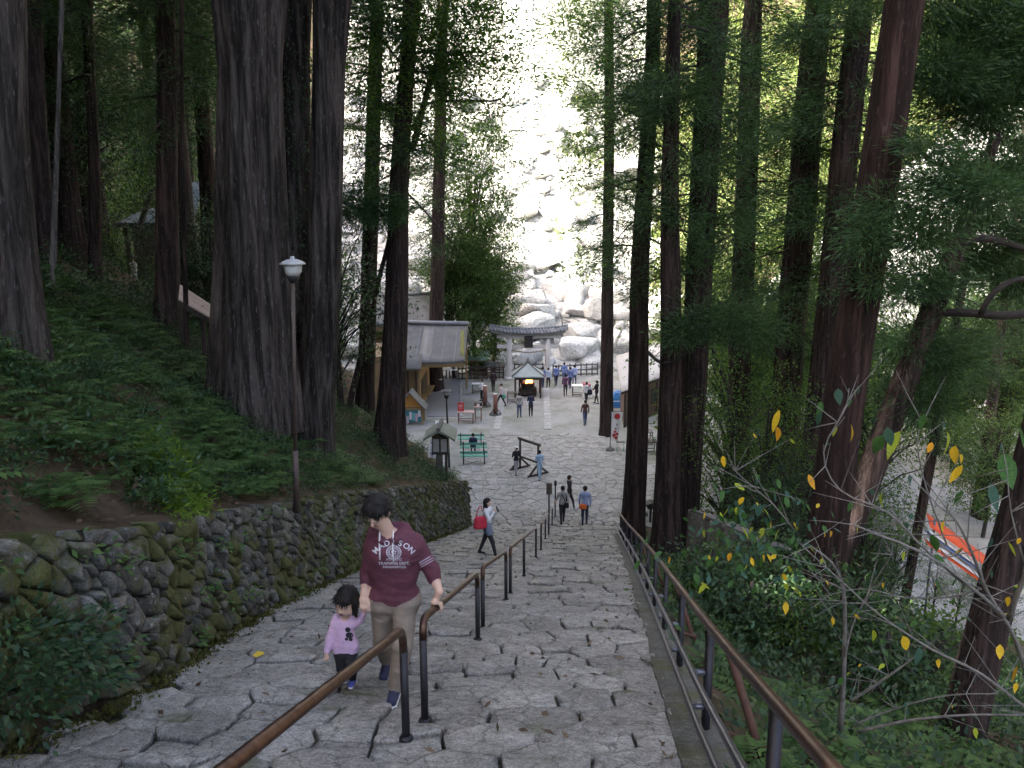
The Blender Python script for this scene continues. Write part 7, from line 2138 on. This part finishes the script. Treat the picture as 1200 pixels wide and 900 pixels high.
# ================================================================== the yellow leaved shrub in front of the right-hand slope
def shrub():
    rg = random.Random(17)
    Y = 4.4
    base = np.array((3.3, 5.2, ground_z(3.3, 5.2)))
    root = thing('yellow_leaved_shrub', 'thin shrub with pale twigs and a few yellow and green leaves at lower right', 'shrub', base)
    A = lambda px, py, Yy: at(px, py, Yy)
    m_tw = m_twig
    def twig(pts, r0, r1):
        w = W(); P = [A(*p) for p in pts]; Q = []
        for i in range(len(P) - 1):
            p0 = P[max(0, i - 1)]; p1 = P[i]; p2 = P[i + 1]; p3 = P[min(len(P) - 1, i + 2)]
            for t in (0, .33, .67): Q.append(0.5 * ((2 * p1) + (-p0 + p2) * t + (2 * p0 - 5 * p1 + 4 * p2 - p3) * t * t + (-p0 + 3 * p1 - 3 * p2 + p3) * t ** 3))
        Q.append(P[-1]); w.tube(Q, list(np.linspace(r0, r1, len(Q))), 6); w.build('twig', m_tw, root); return Q
    limbs = []
    T = lambda *a: limbs.append(twig(*a))
    T([(1215, 900, 4.2), (1205, 800, 4.0), (1180, 730, 3.9), (1140, 690, 3.8), (1085, 650, 3.7), (1000, 615, 3.7)], .016, .004)
    T([(1215, 640, 3.6), (1195, 690, 3.7), (1182, 725, 3.85)], .009, .014)
    T([(1182, 728, 3.9), (1160, 700, 3.9), (1140, 650, 3.8), (1120, 610, 3.7), (1095, 590, 3.7)], .012, .003)
    T([(1130, 685, 3.8), (1080, 640, 3.8), (1040, 600, 3.8), (985, 575, 3.9), (965, 530, 3.9), (990, 480, 3.9), (995, 455, 3.9)], .007, .002)
    T([(985, 855, 5.2), (988, 800, 5.1), (990, 740, 5.0), (988, 690, 4.9), (975, 660, 4.8), (950, 640, 4.8)], .022, .005)
    T([(996, 822, 5.1), (1030, 800, 5.0), (1065, 775, 4.9), (1090, 755, 4.8)], .012, .004)
    T([(1005, 858, 4.9), (1060, 845, 4.7), (1130, 838, 4.5), (1200, 838, 4.4)], .011, .005)
    T([(1000, 850, 5.0), (1050, 830, 4.9), (1110, 815, 4.7), (1170, 813, 4.6)], .008, .003)
    T([(1215, 840, 4.3), (1150, 790, 4.3), (1090, 760, 4.3), (1030, 720, 4.3), (985, 680, 4.4), (940, 640, 4.5)], .010, .003)
    T([(990, 770, 5.0), (1000, 730, 5.0), (1020, 690, 4.9), (1045, 650, 4.8)], .008, .002)
    T([(1150, 690, 3.9), (1110, 700, 4.0), (1060, 700, 4.1), (1010, 690, 4.2), (960, 700, 4.3)], .006, .002)
    T([(930, 620, 4.6), (905, 590, 4.6), (870, 560, 4.6), (850, 540, 4.6)], .005, .002)
    T([(1110, 640, 3.8), (1085, 570, 3.8), (1075, 520, 3.8), (1083, 485, 3.8)], .005, .0015)
    T([(1200, 660, 3.7), (1185, 600, 3.6), (1180, 550, 3.6)], .006, .002)
    allp = [p for L in limbs for p in L]
    # fine twigs
    fine = W(); tips = []
    for k in range(190):
        p = allp[rg.randrange(len(allp))]
        d = np.array((rg.uniform(-1, .6), rg.uniform(-.5, .5), rg.uniform(-.25, .9))); d /= np.linalg.norm(d)
        L = rg.uniform(.1, .42); bend = np.array((rg.uniform(-.3, .3), rg.uniform(-.2, .2), rg.uniform(-.3, .3)))
        P = [p, p + d * L * .5 + bend * L * .25, p + (d + bend * .6) * L]
        fine.tube(P, [.0032, .0024, .0011], 4, cap=False); tips.append(P[-1]); tips.append(P[1])
    fine.build('fine_twigs', m_tw, root)
    # leaves: each its own piece
    def leaf_mesh(seed, curl):
        V = []; F = []
        n = 6
        for i in range(n + 1):
            t = i / n; w_ = .5 * math.sin(math.pi * min(1, t ** .8)) * .46 + .002; z = curl * (t * t) * .4; 
            V += [(-w_, t, z + w_ * .25), (0, t, z), (w_, t, z + w_ * .25)]
            if i: k = 3 * i; F += [(k - 3, k - 2, k + 1, k), (k - 2, k - 1, k + 2, k + 1)]
        return V, F
    def lm(name, c1, c2, tr=.4):
        m, nt, p, n, l = nt_new(name); t = tex(nt, 14, 4, .6, None, 'object'); r = ramp(nt, [(.35, c1), (.65, c2)]); l.new(t.outputs[0], r.inputs[0]); l.new(r.outputs[0], p.inputs['Base Color']); p.inputs['Roughness'].default_value = .6; p.inputs['Specular IOR Level'].default_value = .25
        trn = n.new('ShaderNodeBsdfTranslucent'); l.new(r.outputs[0], trn.inputs[0]); ms = n.new('ShaderNodeMixShader'); ms.inputs[0].default_value = tr; l.new(p.outputs[0], ms.inputs[1]); l.new(trn.outputs[0], ms.inputs[2]); l.new(ms.outputs[0], n['Material Output'].inputs[0]); return m
    cols = dict(y=lm('yellow_leaf', (.55, .38, .02), (.75, .50, .03)), o=lm('orange_leaf', (.60, .25, .02), (.72, .42, .03)), l=lm('lime_leaf', (.25, .34, .03), (.42, .46, .04)), g=lm('green_leaf', (.03, .085, .02), (.06, .14, .03), .3), b=lm('blue_green_leaf', (.03, .075, .05), (.05, .11, .07), .25))
    meshes = {}
    for c, m in cols.items():
        for s in (0, 1):
            V, F = leaf_mesh(s, (-.6, .5)[s]); meshes[c, s] = mesh_np('leaf', V, F, m, None, True)
    def leaf(p, L, c, tilt=None):
        o = link('leaf', meshes[c, rg.randrange(2)], root, tuple(p - base))
        d = Vector(tilt) if tilt is not None else Vector((rg.uniform(-.6, .6), rg.uniform(-.4, .2), rg.uniform(-1, -.1)))
        q = d.to_track_quat('Y', 'Z'); e = (q @ Matrix.Rotation(rg.uniform(-1.3, 1.3), 3, 'Y').to_quaternion()).to_euler(); o.rotation_euler = e
        k = L; o.scale = (k * rg.uniform(.8, 1.2), k, k)
    for px, py, sz, c in ((913, 480, 30, 'y'), (911, 500, 18, 'o'), (997, 497, 22, 'y'), (1055, 505, 36, 'l'), (1110, 505, 30, 'l'), (1120, 522, 24, 'y'), (1128, 545, 26, 'y'), (847, 534, 15, 'y'), (947, 556, 20, 'o'), (1083, 485, 20, 'g'), (1175, 530, 44, 'g'), (1092, 518, 14, 'o'), (962, 470, 18, 'g'), (982, 455, 20, 'b'), (963, 483, 18, 'b'), (1000, 455, 13, 'g'), (1033, 578, 18, 'l'), (1040, 500, 24, 'b'), (1028, 485, 18, 'b'), (1035, 510, 26, 'g'), (975, 722, 14, 'y'), (1024, 738, 16, 'l'), (1058, 745, 22, 'y'), (1077, 758, 26, 'b'), (1100, 772, 12, 'y'), (987, 793, 14, 'g'), (1037, 778, 12, 'l'), (1093, 626, 26, 'g'), (1182, 635, 20, 'l'), (1172, 755, 18, 'y'), (1193, 780, 24, 'o'), (1192, 800, 14, 'y'), (1143, 853, 14, 'l'), (918, 672, 12, 'y'), (880, 653, 12, 'y'), (857, 648, 12, 'o'), (920, 683, 14, 'l'), (832, 655, 14, 'g'), (973, 622, 10, 'o'), (948, 640, 12, 'l'), (1160, 565, 36, 'b'), (1128, 575, 20, 'g'), (1195, 500, 30, 'g'), (870, 600, 14, 'g'), (890, 590, 18, 'b'), (905, 590, 12, 'b'), (926, 572, 12, 'g'), (1145, 585, 16, 'g'), (930, 612, 12, 'y'), (960, 590, 10, 'y'), (882, 508, 8, 'y')):
        Yy = rg.uniform(3.5, 4.3) if px > 1000 else rg.uniform(3.9, 4.8)
        leaf(A(px, py, Yy), sz * pxscale(Yy, 1.5) * 0.98, c, (rg.uniform(-.45, .45), rg.uniform(-.2, .2), -1) if sz > 12 else None)
    for k in range(240):                                   # the thicket of small leaves by the shed
        px, py = rg.gauss(882, 45), rg.gauss(635, 36)
        Yy = rg.uniform(4.6, 6.0); leaf(A(px, py, Yy), rg.uniform(.05, .085), rg.choice('gggggggbbbbbly'))
    for k in range(110):
        p = tips[rg.randrange(len(tips))]; leaf(p, rg.uniform(.03, .06), rg.choice('ggggbbbbly'))
    return root
shrub()
# one fallen yellow leaf on the steps
g = stair_pt(303, 771)
V = [(-.05, -.03, .012), (0, -.06, .01), (.06, -.02, .02), (.05, .04, .01), (-.02, .05, .018), (0, 0, .008)]
o = link('fallen_leaf', mesh_np('fallen_leaf', V, [(0, 1, 5), (1, 2, 5), (2, 3, 5), (3, 4, 5), (4, 0, 5)], MATS.get('yl') or mat_plain('yl', (.62, .45, .04), (.55, .35, .03), 9, .5, 0)), None, (g[0], g[1], g[2] + .03)); tag(o, 'single fallen yellow leaf on the steps below the wall', 'leaf')
